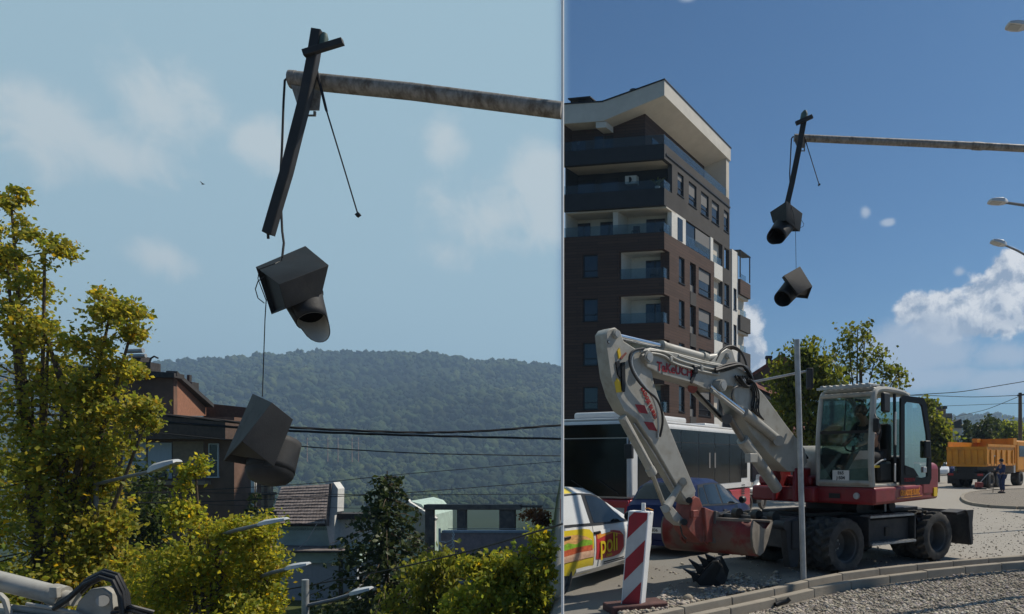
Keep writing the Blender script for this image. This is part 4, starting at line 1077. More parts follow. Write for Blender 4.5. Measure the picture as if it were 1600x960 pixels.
# core behind the loggias
bhex(MB(), .62, 7.05, 1.7, 15.0, 0, 17.0).build('core_wall', WHITEB, block)
bhex(MB(), .62, 7.05, 1.75, 11.4, 17.0, 19.0).build('core_wall', CREAM, block)
bhex(MB(), .62, 7.05, 1.75, 11.4, 19.0, 21.9).build('core_wall', DNAVY, block)
bhex(MB(), .32, 7.06, .32, 1.69, 0, 1.9).build('plinth', DNAVY, block)
for f in FL:
    bhex(MB(), .31, 7.0, .31, 1.69, f - .22, f - .01).build('loggia_floor', CREAM, block)
    bhex(MB(), 3.13, 3.4, .31, 1.69, f, f + 2.75).build('loggia_side', WHITEB, block)
    bhex(MB(), .31, 3.12, .31, 1.69, f + 1.9, f + 2.0).build('loggia_ceiling', WHITEB, block)
    bhex(MB(), .32, .62, .76, 1.69, f, f + 1.9).build('loggia_pier', CLAD, block)
    d = bhex(MB(), .75, 2.05, 1.6, 1.66, f + .02, f + 1.62).build('balcony_door', PANED, block)
    bhex(MB(), 1.36, 1.44, 1.57, 1.598, f + .02, f + 1.62).build('door_frame', FRAMED, d)
    r_ = bhex(MB(), .03, 3.08, .10, .12, f + .02, f + .72).build('glass_railing', RAILG, block)
    bhex(MB(), .10, .12, .13, .73, f + .02, f + .72).build('side_glass', RAILG, r_)
    bhex(MB(), 0.0, 3.12, .07, .15, f - .0, f + .03).build('rail_base', FRAMED, r_)
    bwindow('L', 4.6, 5.67, f + .25, f + 1.8, .14)
    bwindow('R', 2.2, 3.1, f + .2, f + 2.0, .14)
    bwindow('R', 5.5, 7.7, f + .1, f + 2.05, .12, blind=.42 if f in (13.95, 10.95) else .3)
    # tall recess with its glazing and grey spandrel
    bhex(MB(), .22, .26, 4.0, 5.0, f + .5, f + 2.0).build('recess_window', PANED, block)
    bhex(MB(), .18, .24, 4.0, 5.0, f - .05, f + .5).build('recess_glass', BLIND, block)
    bhex(MB(), -.03, -.003, 4.0, 5.0, f - 1.0, f - .06).build('spandrel', DGREY, block)
    bwindow('R', 10.4, 11.4, f + .2, f + 1.95, .14)
    bwindow('R', 12.2, 12.9, f + .2, f + 1.95, .1, off=-.05)
    # white balcony strip between the brown wall and the grey column
    g_ = f + 1.95
    bhex(MB(), -.02, .2, 8.33, 9.97, g_, g_ + 1.15).build('balcony_parapet', WHITEB, block)
    bhex(MB(), .05, .07, 8.33, 9.97, g_ + 1.17, g_ + 1.75).build('balcony_glass', RAILG, block)
    bhex(MB(), .21, 1.2, 8.31, 9.99, g_ - .1, g_).build('balcony_slab', CREAM, block)
    # far balconies standing proud of the wall
    bhex(MB(), -.25, 0, 13.22, 15.6, g_ - .3, g_ + .95).build('far_parapet', DGREY if f < 12 else CLAD, block)
    bhex(MB(), -.05, 1.5, 13.22, 15.6, g_ - .5, g_ - .31).build('far_slab', CREAM, block)
    bhex(MB(), -.2, -.17, 13.3, 14.6, g_ + .96, g_ + 1.45).build('far_glass', RAILG, block)
bhex(MB(), .31, .6, 7.9, 9.99, 0, 18.8).build('recess_wall', CREAM, block)
bhex(MB(), .3, .6, 13.2, 15.5, 0, 17.0).build('far_wall', CREAM, block)
for v in (13.25, 15.5): bhex(MB(), -.24, -.16, v, v + .08, 17.0, 19.2).build('pergola_post', FRAMED, block)
bhex(MB(), -.26, .5, 13.2, 15.62, 19.2, 19.28).build('pergola_frame', FRAMED, block)
# fifth floor: open white loggia; sixth: dark grey block with loggia
bhex(MB(), 0, 7.09, 0, 1.75, 16.78, 17.0 - .004).build('loggia_floor', CREAM, block) if False else None
bhex(MB(), .31, 7.05, .31, 1.74, 16.8, 17.0).build('loggia_floor', CREAM, block)
bhex(MB(), .0, 7.09, .31, 1.74, 18.7, 18.8).build('loggia_ceiling', CREAM, block)
bhex(MB(), 0.001, .3, 1.1, 3.3, 17.004, 18.8).build('white_pier', WHITEB, block)
bhex(MB(), -.03, -.002, 2.0, 2.75, 17.05, 18.6).build('pier_window', PANED, block)
bhex(MB(), .1, .13, 3.4, 7.6, 17.02, 18.75).build('glazed_loggia', PANED, block)
bhex(MB(), .02, .04, 3.4, 7.6, 17.05, 17.8).build('loggia_glass', RAILG, block)
bhex(MB(), .04, .09, 5.0, 7.5, 17.4, 18.7).build('loggia_blind', BLIND, block)
bhex(MB(), -.02, .3, 7.62, 8.1, 17.004, 18.8).build('white_pillar', WHITEB, block)
for a0, a1 in ((.75, 2.05), (4.1, 5.35), (6.1, 7.0)):
    d = bhex(MB(), a0, a1, 1.66, 1.72, 17.02, 18.45).build('balcony_door', PANED, block)
    bhex(MB(), (a0 + a1) / 2 - .04, (a0 + a1) / 2 + .04, 1.63, 1.658, 17.02, 18.45).build('door_frame', FRAMED, d)
bhex(MB(), 3.4, 3.75, .4, 1.73, 17.01, 18.69).build('loggia_fin', CREAM, block)
r_ = bhex(MB(), .03, 7.05, .08, .10, 17.02, 17.68).build('glass_railing', RAILG, block)
bhex(MB(), .08, .10, .12, 1.05, 17.02, 17.68).build('side_glass', RAILG, r_)
bhex(MB(), 0, 7.09, .04, .14, 17.002, 17.03).build('rail_base', FRAMED, r_)
opT = [(1.999, 2.95, 20.25, 21.75), (3.8, 5.1, 20.15, 21.75), (5.9, 7.3, 20.1, 21.75), (7.9, 9.3, 20.1, 21.75), (10.3, 11.3, 20.1, 21.75)]
facade('grey_storey', 'R', 0.302, 11.5, 18.804, 22.9, [(0, 1.15, 19.95, 21.9)] + opT, DGREY)
for o in opT: bwindow('R', o[0], o[1], o[2], o[3], .13, blind=.5 if o[0] in (3.8, 5.9) else .25)
facade('charcoal_band', 'L', 0, 7.09, 18.804, 22.9, [(0, 7.09, 19.95, 21.9)], DNAVY)
bhex(MB(), 0.0, .3, 0.302, 1.15, 21.902, 22.0).build('lintel', DGREY, block) if False else None
bhex(MB(), .31, 7.05, .31, 1.74, 19.7, 19.95).build('loggia_floor', DNAVY, block)
bhex(MB(), .31, 7.05, .31, 11.4, 21.905, 22.2).build('roof_terrace', CREAM, block)
bhex(MB(), -.06, 0, .2, 11.55, 22.2, 22.32).build('string_course', FRAMED, block)
r_ = bhex(MB(), .03, 7.05, .08, .10, 19.96, 20.55).build('glass_railing', RAILG, block)
bhex(MB(), .08, .10, .12, 1.12, 19.96, 20.55).build('side_glass', RAILG, r_)
ac = bhex(MB(), 2.6, 3.4, 1.35, 1.7, 20.9, 21.45).build('air_conditioner', WHITEB, block)
MB().lathe([(0, 0), (.2, 0), (.2, .02)], Bp(3.1, 1.34, 21.17), -E2, 16).build('fan_grille', FRAMED, ac)
for a0, a1 in ((4.1, 5.3), (5.8, 7.0)): bhex(MB(), a0, a1, 1.7, 1.74, 19.97, 21.5).build('balcony_door', PANED, block)
# end wall of the open floors
bhex(MB(), 7.0, 7.09, .31, 1.74, 17.0, 18.7).build('end_screen', CREAM, block); bhex(MB(), 7.0, 7.09, .31, 1.74, 19.95, 21.9).build('end_screen', DNAVY, block); bhex(MB(), 7.0, 7.09, .0, .98, 22.9, 24.8).build('end_screen', CLAD, block)
# penthouse and roof
facade('penthouse_wall', 'L', 1.8, 7.09, 21.95, 25.9, [(4.05, 5.4, 22.0, 24.2), (6.1, 7.0, 22.0, 24.0)], CLAD, off=1.0) if False else None
mb = MB(); mb.prism([Bp(1.8, 1.0, 22.2), Bp(1.8, 1.0, 25.52), Bp(4.2, 1.0, 24.72), Bp(7.09, 1.0, 24.74), Bp(7.09, 1.0, 22.2)], E2 * 9.85); mb.build('penthouse_wall', CLAD, block)
for a0, a1, zt in ((4.05, 5.35, 24.15), (6.0, 7.0, 23.95)):
    d = bhex(MB(), a0, a1, .93, .99, 22.21, zt).build('terrace_door', PANED, block)
    bhex(MB(), a0 + .62, a0 + .68, .9, .928, 22.21, zt).build('door_frame', FRAMED, d)
bhex(MB(), 1.74, 1.79, 1.9, 2.9, 22.2, 24.2).build('terrace_door', PANED, block)
bhex(MB(), .05, 3.6, 10.9, 11.5, 22.21, 26.0).build('end_wall', CREAM, block)
ROOFW = mat('roof_white', (0.60, 0.565, 0.50), 0.85, var=0.05, scale=1.5, dirt=(0.48, 0.45, 0.4), dirt_amt=0.35, dirt_scale=.4)
rf = MB().prism([Bp(-.05, -.1, 26.07), Bp(-.05, -.1, 27.1), Bp(4.2, -.1, 26.0), Bp(7.09, -.1, 26.08), Bp(7.09, -.1, 24.76), Bp(4.2, -.1, 24.72)], E2 * 11.7).build('roof', ROOFW, block)
MB().prism([Bp(-.1, -.15, 27.1), Bp(-.1, -.15, 27.18), Bp(4.2, -.15, 26.08), Bp(7.09, -.15, 26.16), Bp(7.09, -.15, 26.08), Bp(4.2, -.15, 26.0)], E2 * 11.8).build('coping', FRAMED, rf)
bhex(MB(), 4.0, 4.7, -.05, .9, 24.3, 24.7).build('roof_bracket', ROOFW, rf)
for u, z in ((2.55, 26.5), (6.2, 26.1)):
    vo = MB().lathe([(.22, 0), (.22, .35), (.34, .38), (.30, .6), (.0, .68)], Bp(u, .9, z), (0, 0, 1), 14).build('roof_vent', FRAMED, rf, smooth=True)
vo = bhex(MB(), 5.3, 6.9, .3, 1.2, 26.62, 26.7).build('vent_cover', FRAMED, rf)
for u in (5.4, 6.8): bhex(MB(), u, u + .08, .6, .7, 26.1, 26.62).build('vent_leg', FRAMED, vo)
r_ = bhex(MB(), .03, 7.05, .05, .07, 22.9, 23.55).build('glass_railing', RAILG, block)
bhex(MB(), .05, .07, .09, 11.4, 22.9, 23.55).build('side_glass', RAILG, r_)
# plants and furniture on the balconies
gp = thing('potted_palm', 'green potted palm on the dark corner balcony of apartment block', 'plant', Bp(.75, .6, 19.96))
MB().lathe([(.0, 0), (.14, 0), (.19, .32), (.17, .32), (.16, .28), (0, .28)], Bp(.75, .6, 19.955), (0, 0, 1), 12).build('pot', WHITEB, gp, smooth=True)
b = MB(); c = Bp(.75, .6, 20.25)
for i in range(16):
    a = i * 2.4; l = rng.uniform(.6, 1.0); e = rng.uniform(.3, 1.3)
    d = V((math.cos(a) * math.cos(e), math.sin(a) * math.cos(e), math.sin(e))); s = d.cross(V((0, 0, 1))).normalized() * .05
    p1 = c + d * l * .6 + V((0, 0, .05)); p2 = c + d * l - V((0, 0, .15))
    b.add([c - s * .3, c + s * .3, p1 + s, p1 - s, p2], [(0, 1, 2, 3), (3, 2, 4)])
b.build('fronds', mat('palm_green', (0.10, 0.13, 0.03), 0.6, var=0.2), gp)
def chair(px, f, lab):
    p = Bp(px, 1.0, f + .005)
    t = thing('balcony_chair', lab, 'chair', p, 'chairs on the balconies')
    for sx in (-.2, .2):
        for sy in (-.2, .2): MB().beam(p + E1 * sx + E2 * sy, p + E1 * sx + E2 * sy + V((0, 0, .42)), .03, .03).build('leg', FRAMED, t)
    MB().box(p + V((0, 0, .44)), (.46, .46, .04), E1, V((.179, .984, 0))).build('seat', FRAMED, t)
    MB().box(p + V((0, 0, .68)) + V((.179, .984, 0)) * .21, (.46, .03, .42), E1, V((.179, .984, 0))).build('backrest', FRAMED, t)
chair(2.45, 17.0, 'dark chair at the left of the glazed door on white upper balcony')
chair(.55, 17.0, 'dark chair at the right of the glazed door on white upper balcony')
chair(1.2, 13.95, 'dark chair on the upper corner balcony in the brown wall')

# ---------------------------------------------------------------- behind the excavator
REDROOF = mat('red_tile_roof', (0.16, 0.06, 0.045), 0.9, var=0.25, scale=3, dirt=(0.09, 0.05, 0.04), dirt_amt=0.5)
PINKW = mat('pinkish_render', (0.24, 0.16, 0.13), 0.9, var=0.1, dirt=(0.18, 0.13, 0.11), dirt_amt=0.4)
Yh = 58.0
t = thing('red_roofed_house', 'house with red tiled roofs and black chimney right of apartment block', 'house', ((1205 - CX) / F * Yh, Yh, 0))
pxbox(MB(), 1176, 1262, 628, 0, Yh, 8, -.1).build('wall', PINKW, t)
MB().hexa([P(1168, 604, Yh - 1), P(1252, 655, Yh - 1), P(1252, 655, Yh + 9), P(1168, 604, Yh + 9), P(1168, 600, Yh - 1), P(1254, 651, Yh - 1), P(1254, 651, Yh + 9), P(1168, 600, Yh + 9)]).build('roof', mat('grey_sheet_roof', (0.14, 0.135, 0.13), 0.7, var=0.15), t)
MB().hexa([P(1166, 598, Yh + 1), P(1228, 626, Yh + 1), P(1228, 626, Yh + 9), P(1166, 598, Yh + 9), P(1166, 586, Yh + 3), P(1230, 616, Yh + 3), P(1230, 616, Yh + 9), P(1166, 586, Yh + 9)]).build('lower_roof', REDROOF, t)
pxpoly(MB(), [(1177, 585), (1219, 558), (1262, 585), (1262, 640), (1177, 620)], Yh + 4, 5).build('gable_wall', mat('brown_gable', (0.13, 0.10, 0.085), 0.9, var=0.15), t)
MB().beam(P(1172, 588, Yh + 3.5), P(1220, 557, Yh + 3.5), 1.0, .25).build('verge', REDROOF, t)
MB().beam(P(1219, 557, Yh + 3.5), P(1266, 588, Yh + 3.5), 1.0, .25).build('verge', REDROOF, t)
ch = pxbox(MB(), 1198, 1206, 560, 585, Yh + 4.5, .5).build('chimney', DKROOF, t)
pxbox(MB(), 1197, 1207, 556, 560, Yh + 4.4, .7).build('chimney_cap', DKROOF, ch)
window(t, 1196, 1206, 645, 662, Yh)
t2 = thing('low_pale_house', 'low pale house glimpsed under the tree between boom and cab', 'house', ((1245 - CX) / F * 42, 42.0, 0))
pxbox(MB(), 1215, 1275, 672, 0, 42.0, 5, -.1).build('wall', mat('peach_render', (0.40, 0.31, 0.24), 0.9, var=0.1), t2)
MB().hexa([P(1208, 674, 41.3), P(1282, 674, 41.3), P(1278, 660, 45), P(1212, 660, 45), P(1208, 671, 41.3), P(1282, 671, 41.3), P(1278, 657, 45), P(1212, 657, 45)]).build('roof', REDROOF, t2)
window(t2, 1232, 1240, 680, 694, 42.0)
tree('street_tree', 'full olive-green tree behind the excavator, left of its cab', base_at(1265, 30.0),
     [(1262, 560, 36, 34, 18), (1240, 600, 38, 40, 20), (1280, 600, 40, 44, 22), (1250, 650, 55, 36, 24), (1300, 650, 40, 50, 20), (1232, 665, 30, 20, 8), (1268, 690, 40, 20, 10)],
     leaf=0.22, per=56, trunk_r=0.15, Y=30.0, tintA=(.28, .40, .42), tintB=(.60, .65, .58), yellow=0.03)
tree('sparse_tree', 'thin sparse-crowned tree showing sky through its leaves above the cab roof', base_at(1345, 33.0),
     [(1325, 530, 26, 28, 12), (1340, 512, 22, 10, 4), (1352, 525, 16, 14, 4), (1320, 565, 34, 26, 14), (1370, 550, 26, 20, 9), (1345, 575, 40, 22, 14), (1388, 575, 22, 14, 7), (1404, 582, 10, 7, 3), (1375, 600, 40, 26, 14), (1320, 610, 40, 30, 14), (1330, 660, 60, 40, 18)],
     leaf=0.2, per=20, trunk_r=0.14, Y=33.0, tintA=(.28, .40, .42), tintB=(.60, .65, .58), yellow=0.03)
tree('roadside_tree', 'round green tree by the road right of the cab door', base_at(1466, 55.0),
     [(1462, 665, 24, 26, 18), (1470, 690, 24, 26, 18), (1452, 690, 18, 30, 12), (1478, 706, 14, 18, 8), (1460, 715, 24, 12, 10), (1446, 640, 12, 14, 6)],
     leaf=0.34, per=60, trunk_r=0.15, Y=55.0, tintA=(.33, .47, .43), tintB=(.66, .70, .55), yellow=0.03)
conifer('far_spruce', 'dark spruce rising behind the orange tipper bed', base_at(1511, 90.0), P(0, 652, 90).z, 2.1, NEEDLE, 16, 0.5, per=20)
for i, (px, py, rx, ry, Yd, lab) in enumerate([(1535, 676, 16, 18, 95, 'dark round tree just right of the far spruce'), (1556, 668, 18, 16, 100, 'dark tree behind the tipper bed, middle of the far row'), (1580, 676, 18, 16, 96, 'lighter green tree behind the tipper cab near the wooden pole'), (1612, 680, 22, 18, 98, 'dark tree cut by the right edge behind the tipper')]):
    tree('far_tree', lab, base_at(px, Yd), [(px, py, rx, ry, 22), (px - 4, py + 18, rx, ry, 16), (px, py + 32, rx, 14, 12)], leaf=0.5, per=46, trunk_r=0.2, Y=Yd, tintA=(.45, .6, .7), tintB=(.9, 1.0, .9), yellow=0.02, m=DARKLEAF if i < 2 else LEAF, group='far trees behind the tipper')
# far flats
Yf = 120.0
t = thing('far_flats', 'far brownish block of flats with rooftop boxes above the roadside tree', 'building', ((1462 - CX) / F * Yf, Yf, 0))
pxbox(MB(), 1444, 1478, 638, 0, Yf, 6, -8).build('wall', PINKW, t)
pxbox(MB(), 1470, 1488, 646, 0, Yf - 4, 6, -8).build('wing', CONC, t)
pxbox(MB(), 1442, 1480, 635, 639, Yf - .5, 7).build('cornice', DKROOF, t)
for a, b_ in ((1450, 1454), (1459, 1464)): pxbox(MB(), a, b_, 627, 636, Yf + 1, 1).build('roof_box', DKROOF, t)
for i in range(4):
    for j in range(3):
        pxbox(MB(), 1472.5 + j * 5, 1475.5 + j * 5, 652 + i * 12, 658 + i * 12, Yf - 4.1, .2).build('window', PANED, t)
t = thing('far_white_house', 'far white house with grey roof left of the far spruce', 'house', ((1497 - CX) / F * 130, 130.0, 0))
pxbox(MB(), 1488, 1503, 668, 0, 130, 5, -8).build('wall', WHITEW, t)
pxpoly(MB(), [(1486, 669), (1490, 660), (1502, 655), (1505, 669)], 129.6, 6).build('roof', DKROOF, t)
for i in range(3): pxbox(MB(), 1493, 1499, 676 + i * 12, 682 + i * 12, 129.9, .2).build('window', PANED, t)
# distant signal on its thin arm
t = thing('far_signal', 'small dark signal box on a thin rising arm behind the bare pole', 'traffic light', ((1163 - CX) / F * 26, 26.0, 0))
MB().tube([P(1163, 600, 26), P(1262, 580, 26)], .045, 8).build('arm', GALV, t, smooth=True)
MB().tube([V((P(1163, 0, 26).x, 26, -.1)), P(1163, 598, 26)], .05, 8).build('pole', GALV, t, smooth=True)
so = MB().box(P(1265, 592, 26.0), (.24, .2, .78)).build('backboard', DNAVY, t, bevel=.03)
MB().box(P(1264, 592, 25.85), (.16, .12, .66)).build('housing', BLACKP, so)
# wooden pole and wires at the right
post('utility_pole', 'dark wooden utility pole with crossarm behind tipper cab', 'pole', 1594, 62.0, P(0, 614, 62).z, .19, WOODP)
top(MB().beam(P(1590, 618, 61.7), P(1600, 617, 61.7), .14, .14), 'pole_bracket', FRAMED, 'short crossarm near the top of dark utility pole', 'crossarm')
for lab, pts, r in [('highest thin wire at right, climbing above dark utility pole', [(1420, 618, 60), (1447, 616, 60), (1500, 613, 60), (1560, 603, 60), (1700, 580, 60)], .035),
                    ('wire at right ending on the top of dark utility pole', [(1420, 618, 62), (1447, 618, 62), (1520, 621, 62), (1594, 618, 61.8)], .03),
                    ('thin wire dropping left from dark utility pole toward the far flats', [(1594, 619, 61.8), (1570, 629, 66), (1540, 641, 70), (1490, 652, 80)], .025),
                    ('lower level wire at right crossing in front of far ridge', [(1440, 636, 62), (1520, 633, 62), (1594, 630, 61.8), (1700, 634, 62)], .022)]:
    cable(lab, pts, r, group='wires at the right')
# ---------------------------------------------------------------- people
def skin_mesh(name, joints, edges, m, parent, root, sub=2):
    """one continuous body grown round a skeleton; joints: name -> (point, radius)"""
    names = list(joints); me = bpy.data.meshes.new(name)
    M = WM[parent.name].inverted()
    me.from_pydata([tuple(M @ V(joints[n][0])) for n in names], [(names.index(a), names.index(b)) for a, b in edges], [])
    o = link_mesh(name, me, parent)
    md = o.modifiers.new('skin', 'SKIN'); md.use_smooth_shade = True
    sv = me.skin_vertices[0].data
    for i, n in enumerate(names):
        r = joints[n][1]; sv[i].radius = r if isinstance(r, tuple) else (r, r); sv[i].use_root = (n == root)
    o.modifiers.new('subd', 'SUBSURF').levels = sub; o.modifiers['subd'].render_levels = sub
    me.materials.append(m)
    return o
SKIN = mat('skin', (0.36, 0.20, 0.14), 0.55, var=0.1, scale=20)
HAIR = mat('dark_hair', (0.03, 0.022, 0.018), 0.7, var=0.2)
def figure(name, label, feet, fwd, J, shirt, trousers, shoes=True, hair=HAIR, sleeves='short', hat=None):
    """J: joint positions in the figure's own frame (forward, left, up) from the feet point"""
    f = V((fwd[0], fwd[1], 0)).normalized(); l = V((-f.y, f.x, 0)); o = V(feet)
    W_ = lambda p: o + f * p[0] + l * p[1] + V((0, 0, p[2]))
    t = thing(name, label, 'person', o)
    q = {k: W_(v) for k, v in J.items()}
    up = (q['head'] - q['neck']).normalized()
    body = {'pelvis': (q['pelvis'], (.15, .12)), 'waist': (q['pelvis'].lerp(q['chest'], .5), (.14, .10)), 'chest': (q['chest'], (.17, .12)), 'neck': (q['neck'], .058), 'jaw': (q['neck'].lerp(q['head'], .55) + f * .015, .075),
            'head': (q['head'], .098), 'crown': (q['head'] + up * .075, .075), 'nose': (q['head'] + f * .115 - up * .02, .016)}
    ed = [('pelvis', 'waist'), ('waist', 'chest'), ('chest', 'neck'), ('neck', 'jaw'), ('jaw', 'head'), ('head', 'crown'), ('head', 'nose')]
    for s in 'lr':
        for n, r in (('sh', .065), ('el', .046), ('wr', .034), ('hip', .095), ('kn', .062), ('an', .045)): body[n + s] = (q[n + s], r)
        d = (q['wr' + s] - q['el' + s]).normalized()
        body['palm' + s] = (q['wr' + s] + d * .07, (.04, .022))
        body['fin' + s] = (q['wr' + s] + d * .15, (.035, .013)); body['th' + s] = (q['wr' + s] + d * .09 + V((0, 0, .045)), .012)
        body['toe' + s] = (q['an' + s] + f * .16 - V((0, 0, .045)), (.04, .03))
        ed += [('chest', 'sh' + s), ('sh' + s, 'el' + s), ('el' + s, 'wr' + s), ('wr' + s, 'palm' + s), ('palm' + s, 'fin' + s), ('palm' + s, 'th' + s), ('pelvis', 'hip' + s), ('hip' + s, 'kn' + s), ('kn' + s, 'an' + s), ('an' + s, 'toe' + s)]
    skin_mesh('body', body, ed, SKIN, t, 'pelvis')
    sh = {'pelvis': (q['pelvis'], (.165, .135)), 'waist': (q['pelvis'].lerp(q['chest'], .5), (.16, .12)), 'chest': (q['chest'], (.19, .14)), 'collar': (q['chest'].lerp(q['neck'], .75), .085)}
    e2 = [('pelvis', 'waist'), ('waist', 'chest'), ('chest', 'collar')]
    for s in 'lr':
        sh['sh' + s] = (q['sh' + s], .085); sh['el' + s] = ((q['sh' + s].lerp(q['el' + s], .75 if sleeves == 'short' else 1.0)), .066); e2 += [('chest', 'sh' + s), ('sh' + s, 'el' + s)]
        if sleeves == 'long': sh['wr' + s] = (q['wr' + s], .05); e2 += [('el' + s, 'wr' + s)]
    skin_mesh('shirt', sh, e2, shirt, t, 'pelvis')
    tr = {'pelvis': (q['pelvis'], (.17, .14))}; e3 = []
    for s in 'lr':
        tr['hip' + s] = (q['hip' + s], .115); tr['kn' + s] = (q['kn' + s], .085); tr['an' + s] = (q['an' + s] + V((0, 0, .04)), .075); e3 += [('pelvis', 'hip' + s), ('hip' + s, 'kn' + s), ('kn' + s, 'an' + s)]
    skin_mesh('trousers', tr, e3, trousers, t, 'pelvis')
    hb = MB().lathe([(0, .115), (.05, .108), (.092, .07), (.108, .02), (.106, -.03), (.09, -.06)], q['head'] - f * .018 + up * .03, up, 14); hb.build('cap' if hat else 'hair', hat or hair, t, smooth=True)
    if hat: MB().box(q['head'] + f * .13 + up * .06, (.12, .15, .012), f, l, up).build('cap_peak', hat, t, bevel=.005)
    for s in 'lr':
        MB().box(q['an' + s] + f * .06 - V((0, 0, .06)), (.27, .095, .075), f, l).build('shoe', RUBBER, t, bevel=.02)
    return t

# ---------------------------------------------------------------- wheeled excavator
XRED = mat('machine_red', (0.20, 0.010, 0.014), 0.42, var=0.12, scale=3, dirt=(0.12, 0.045, 0.04), dirt_amt=0.4, dirt_scale=2.0, coat=0.1)
XDARK = mat('machine_charcoal', (0.024, 0.026, 0.030), 0.6, var=0.2, dirt=(0.11, 0.10, 0.09), dirt_amt=0.5, dirt_scale=2.2)
XBLACK = mat('machine_black', (0.012, 0.012, 0.013), 0.5, var=0.2)
TYRE = mat('tyre_rubber', (0.058, 0.055, 0.051), 0.85, var=0.25, scale=8, dirt=(0.17, 0.155, 0.13), dirt_amt=0.6, dirt_scale=3)
RIMM = mat('rim_grey', (0.10, 0.098, 0.095), 0.6, 0.2, var=0.2, dirt=(0.16, 0.14, 0.12), dirt_amt=0.6)
HITCH = mat('hitch_red', (0.25, 0.065, 0.05), 0.6, var=0.25, scale=8, dirt=(0.18, 0.11, 0.09), dirt_amt=0.6, dirt_scale=5)
BUCKET = mat('bucket_red', (0.17, 0.022, 0.02), 0.55, var=0.25, scale=4, dirt=(0.17, 0.13, 0.10), dirt_amt=0.8, dirt_scale=2.6, lo=.42, hi=.62)
BUCKETW = mat('bucket_worn', (0.20, 0.175, 0.145), 0.65, 0.15, var=0.25, scale=6, dirt=(0.12, 0.08, 0.06), dirt_amt=0.5)
CABG = glass_mat('cab_glass', (0.62, 0.72, 0.69), 0.02)
ALU = mat('tread_aluminium', (0.36, 0.36, 0.35), 0.5, 0.5, var=0.2)
ORNG = mat('decal_orange', (0.72, 0.27, 0.02), 0.5, var=0.03)
DRED = mat('decal_red', (0.30, 0.012, 0.018), 0.45, var=0.05)
WARNY = mat('warning_yellow', (0.72, 0.48, 0.02), 0.5, var=0.05)
PLATEW = mat('plate_white', (0.62, 0.62, 0.60), 0.5, var=0.03)
INK = mat('print_black', (0.01, 0.01, 0.01), 0.6, var=0.0)
K = V((3.31, 11.2, 0)); FU = V((-0.669, -0.743, 0)); FT = V((-0.743, 0.669, 0))
def U(f, s, z): return K + FU * f + FT * s + V((0, 0, z))
W1 = V((2.97, 11.5, 0)); CC = V((0.82, 0.574, 0)).normalized(); CN = V((-CC.y, CC.x, 0))
W2 = W1 + CC * 2.5
def H(c, n, z): return W1 + CC * c + CN * n + V((0, 0, z))
exc = thing('wheeled_excavator', 'pale grey and red wheeled excavator with folded boom and open cab door', 'excavator', H(1.25, 1.2, 0))
def ubox(f0, f1, s0, s1, z0, z1, name, m, parent=None, bevel=0.0, **kw):
    return MB().hexa([U(f0, s0, z0), U(f1, s0, z0), U(f1, s1, z0), U(f0, s1, z0), U(f0, s0, z1), U(f1, s0, z1), U(f1, s1, z1), U(f0, s1, z1)]).build(name, m, parent or exc, bevel=bevel, **kw)
def hbox(c0, c1, n0, n1, z0, z1, name, m, parent=None, bevel=0.0):
    return MB().hexa([H(c0, n0, z0), H(c1, n0, z0), H(c1, n1, z0), H(c0, n1, z0), H(c0, n0, z1), H(c1, n0, z1), H(c1, n1, z1), H(c0, n1, z1)]).build(name, m, parent or exc, bevel=bevel)
# wheels
WR = 0.46
def tyre_mesh(R_, w, N=18, lug=0.05, skew=1.15):
    """tyre along +y from 0 (outer face) to w, tread cut in chevron blocks"""
    mb = MB(); na = 160; nw = 13; rows = []
    prof = [(R_ * .58, .035), (R_ * .62, .0), (R_ * .80, -.012), (R_ * .93, .012)]
    for (r, y) in prof: rows.append([V((math.cos(2 * math.pi * k / na) * r, y, math.sin(2 * math.pi * k / na) * r)) for k in range(na)])
    for j in range(nw):
        x = j / (nw - 1); y = .022 + (w - .044) * x; row = []
        for k in range(na):
            ph = (k / na * N + abs(x - .5) * skew + (.5 if x > .5 else 0)) % 1.0
            e = min(1, 6 * min(ph, .62 - ph)) if ph < .62 else 0
            r = R_ - lug * (1 - max(0, e)) - .012 * (2 * x - 1) ** 4
            if abs(x - .5) < .05: r = R_ - lug
            row.append(V((math.cos(2 * math.pi * k / na) * r, y, math.sin(2 * math.pi * k / na) * r)))
        rows.append(row)
    for (r, y) in [(R_ * .93, w - .012), (R_ * .80, w + .012), (R_ * .62, w), (R_ * .58, w - .035)]: rows.append([V((math.cos(2 * math.pi * k / na) * r, y, math.sin(2 * math.pi * k / na) * r)) for k in range(na)])
    rows = [r + [r[0]] for r in rows]
    return mb.grid(rows)
def wheel_pair(c, n0, name='wheel'):
    o = bpy.data.objects.new(name, None); COL.objects.link(o); o.parent = exc
    return o
def place(mb_local, M, name, m, parent, smooth=True):
    me = mb_local.mesh(name, WM[parent.name].inverted() @ M); me.materials.append(m)
    if smooth: me.shade_smooth(); me.set_sharp_from_angle(angle=R(34))
    return link_mesh(name, me, parent)
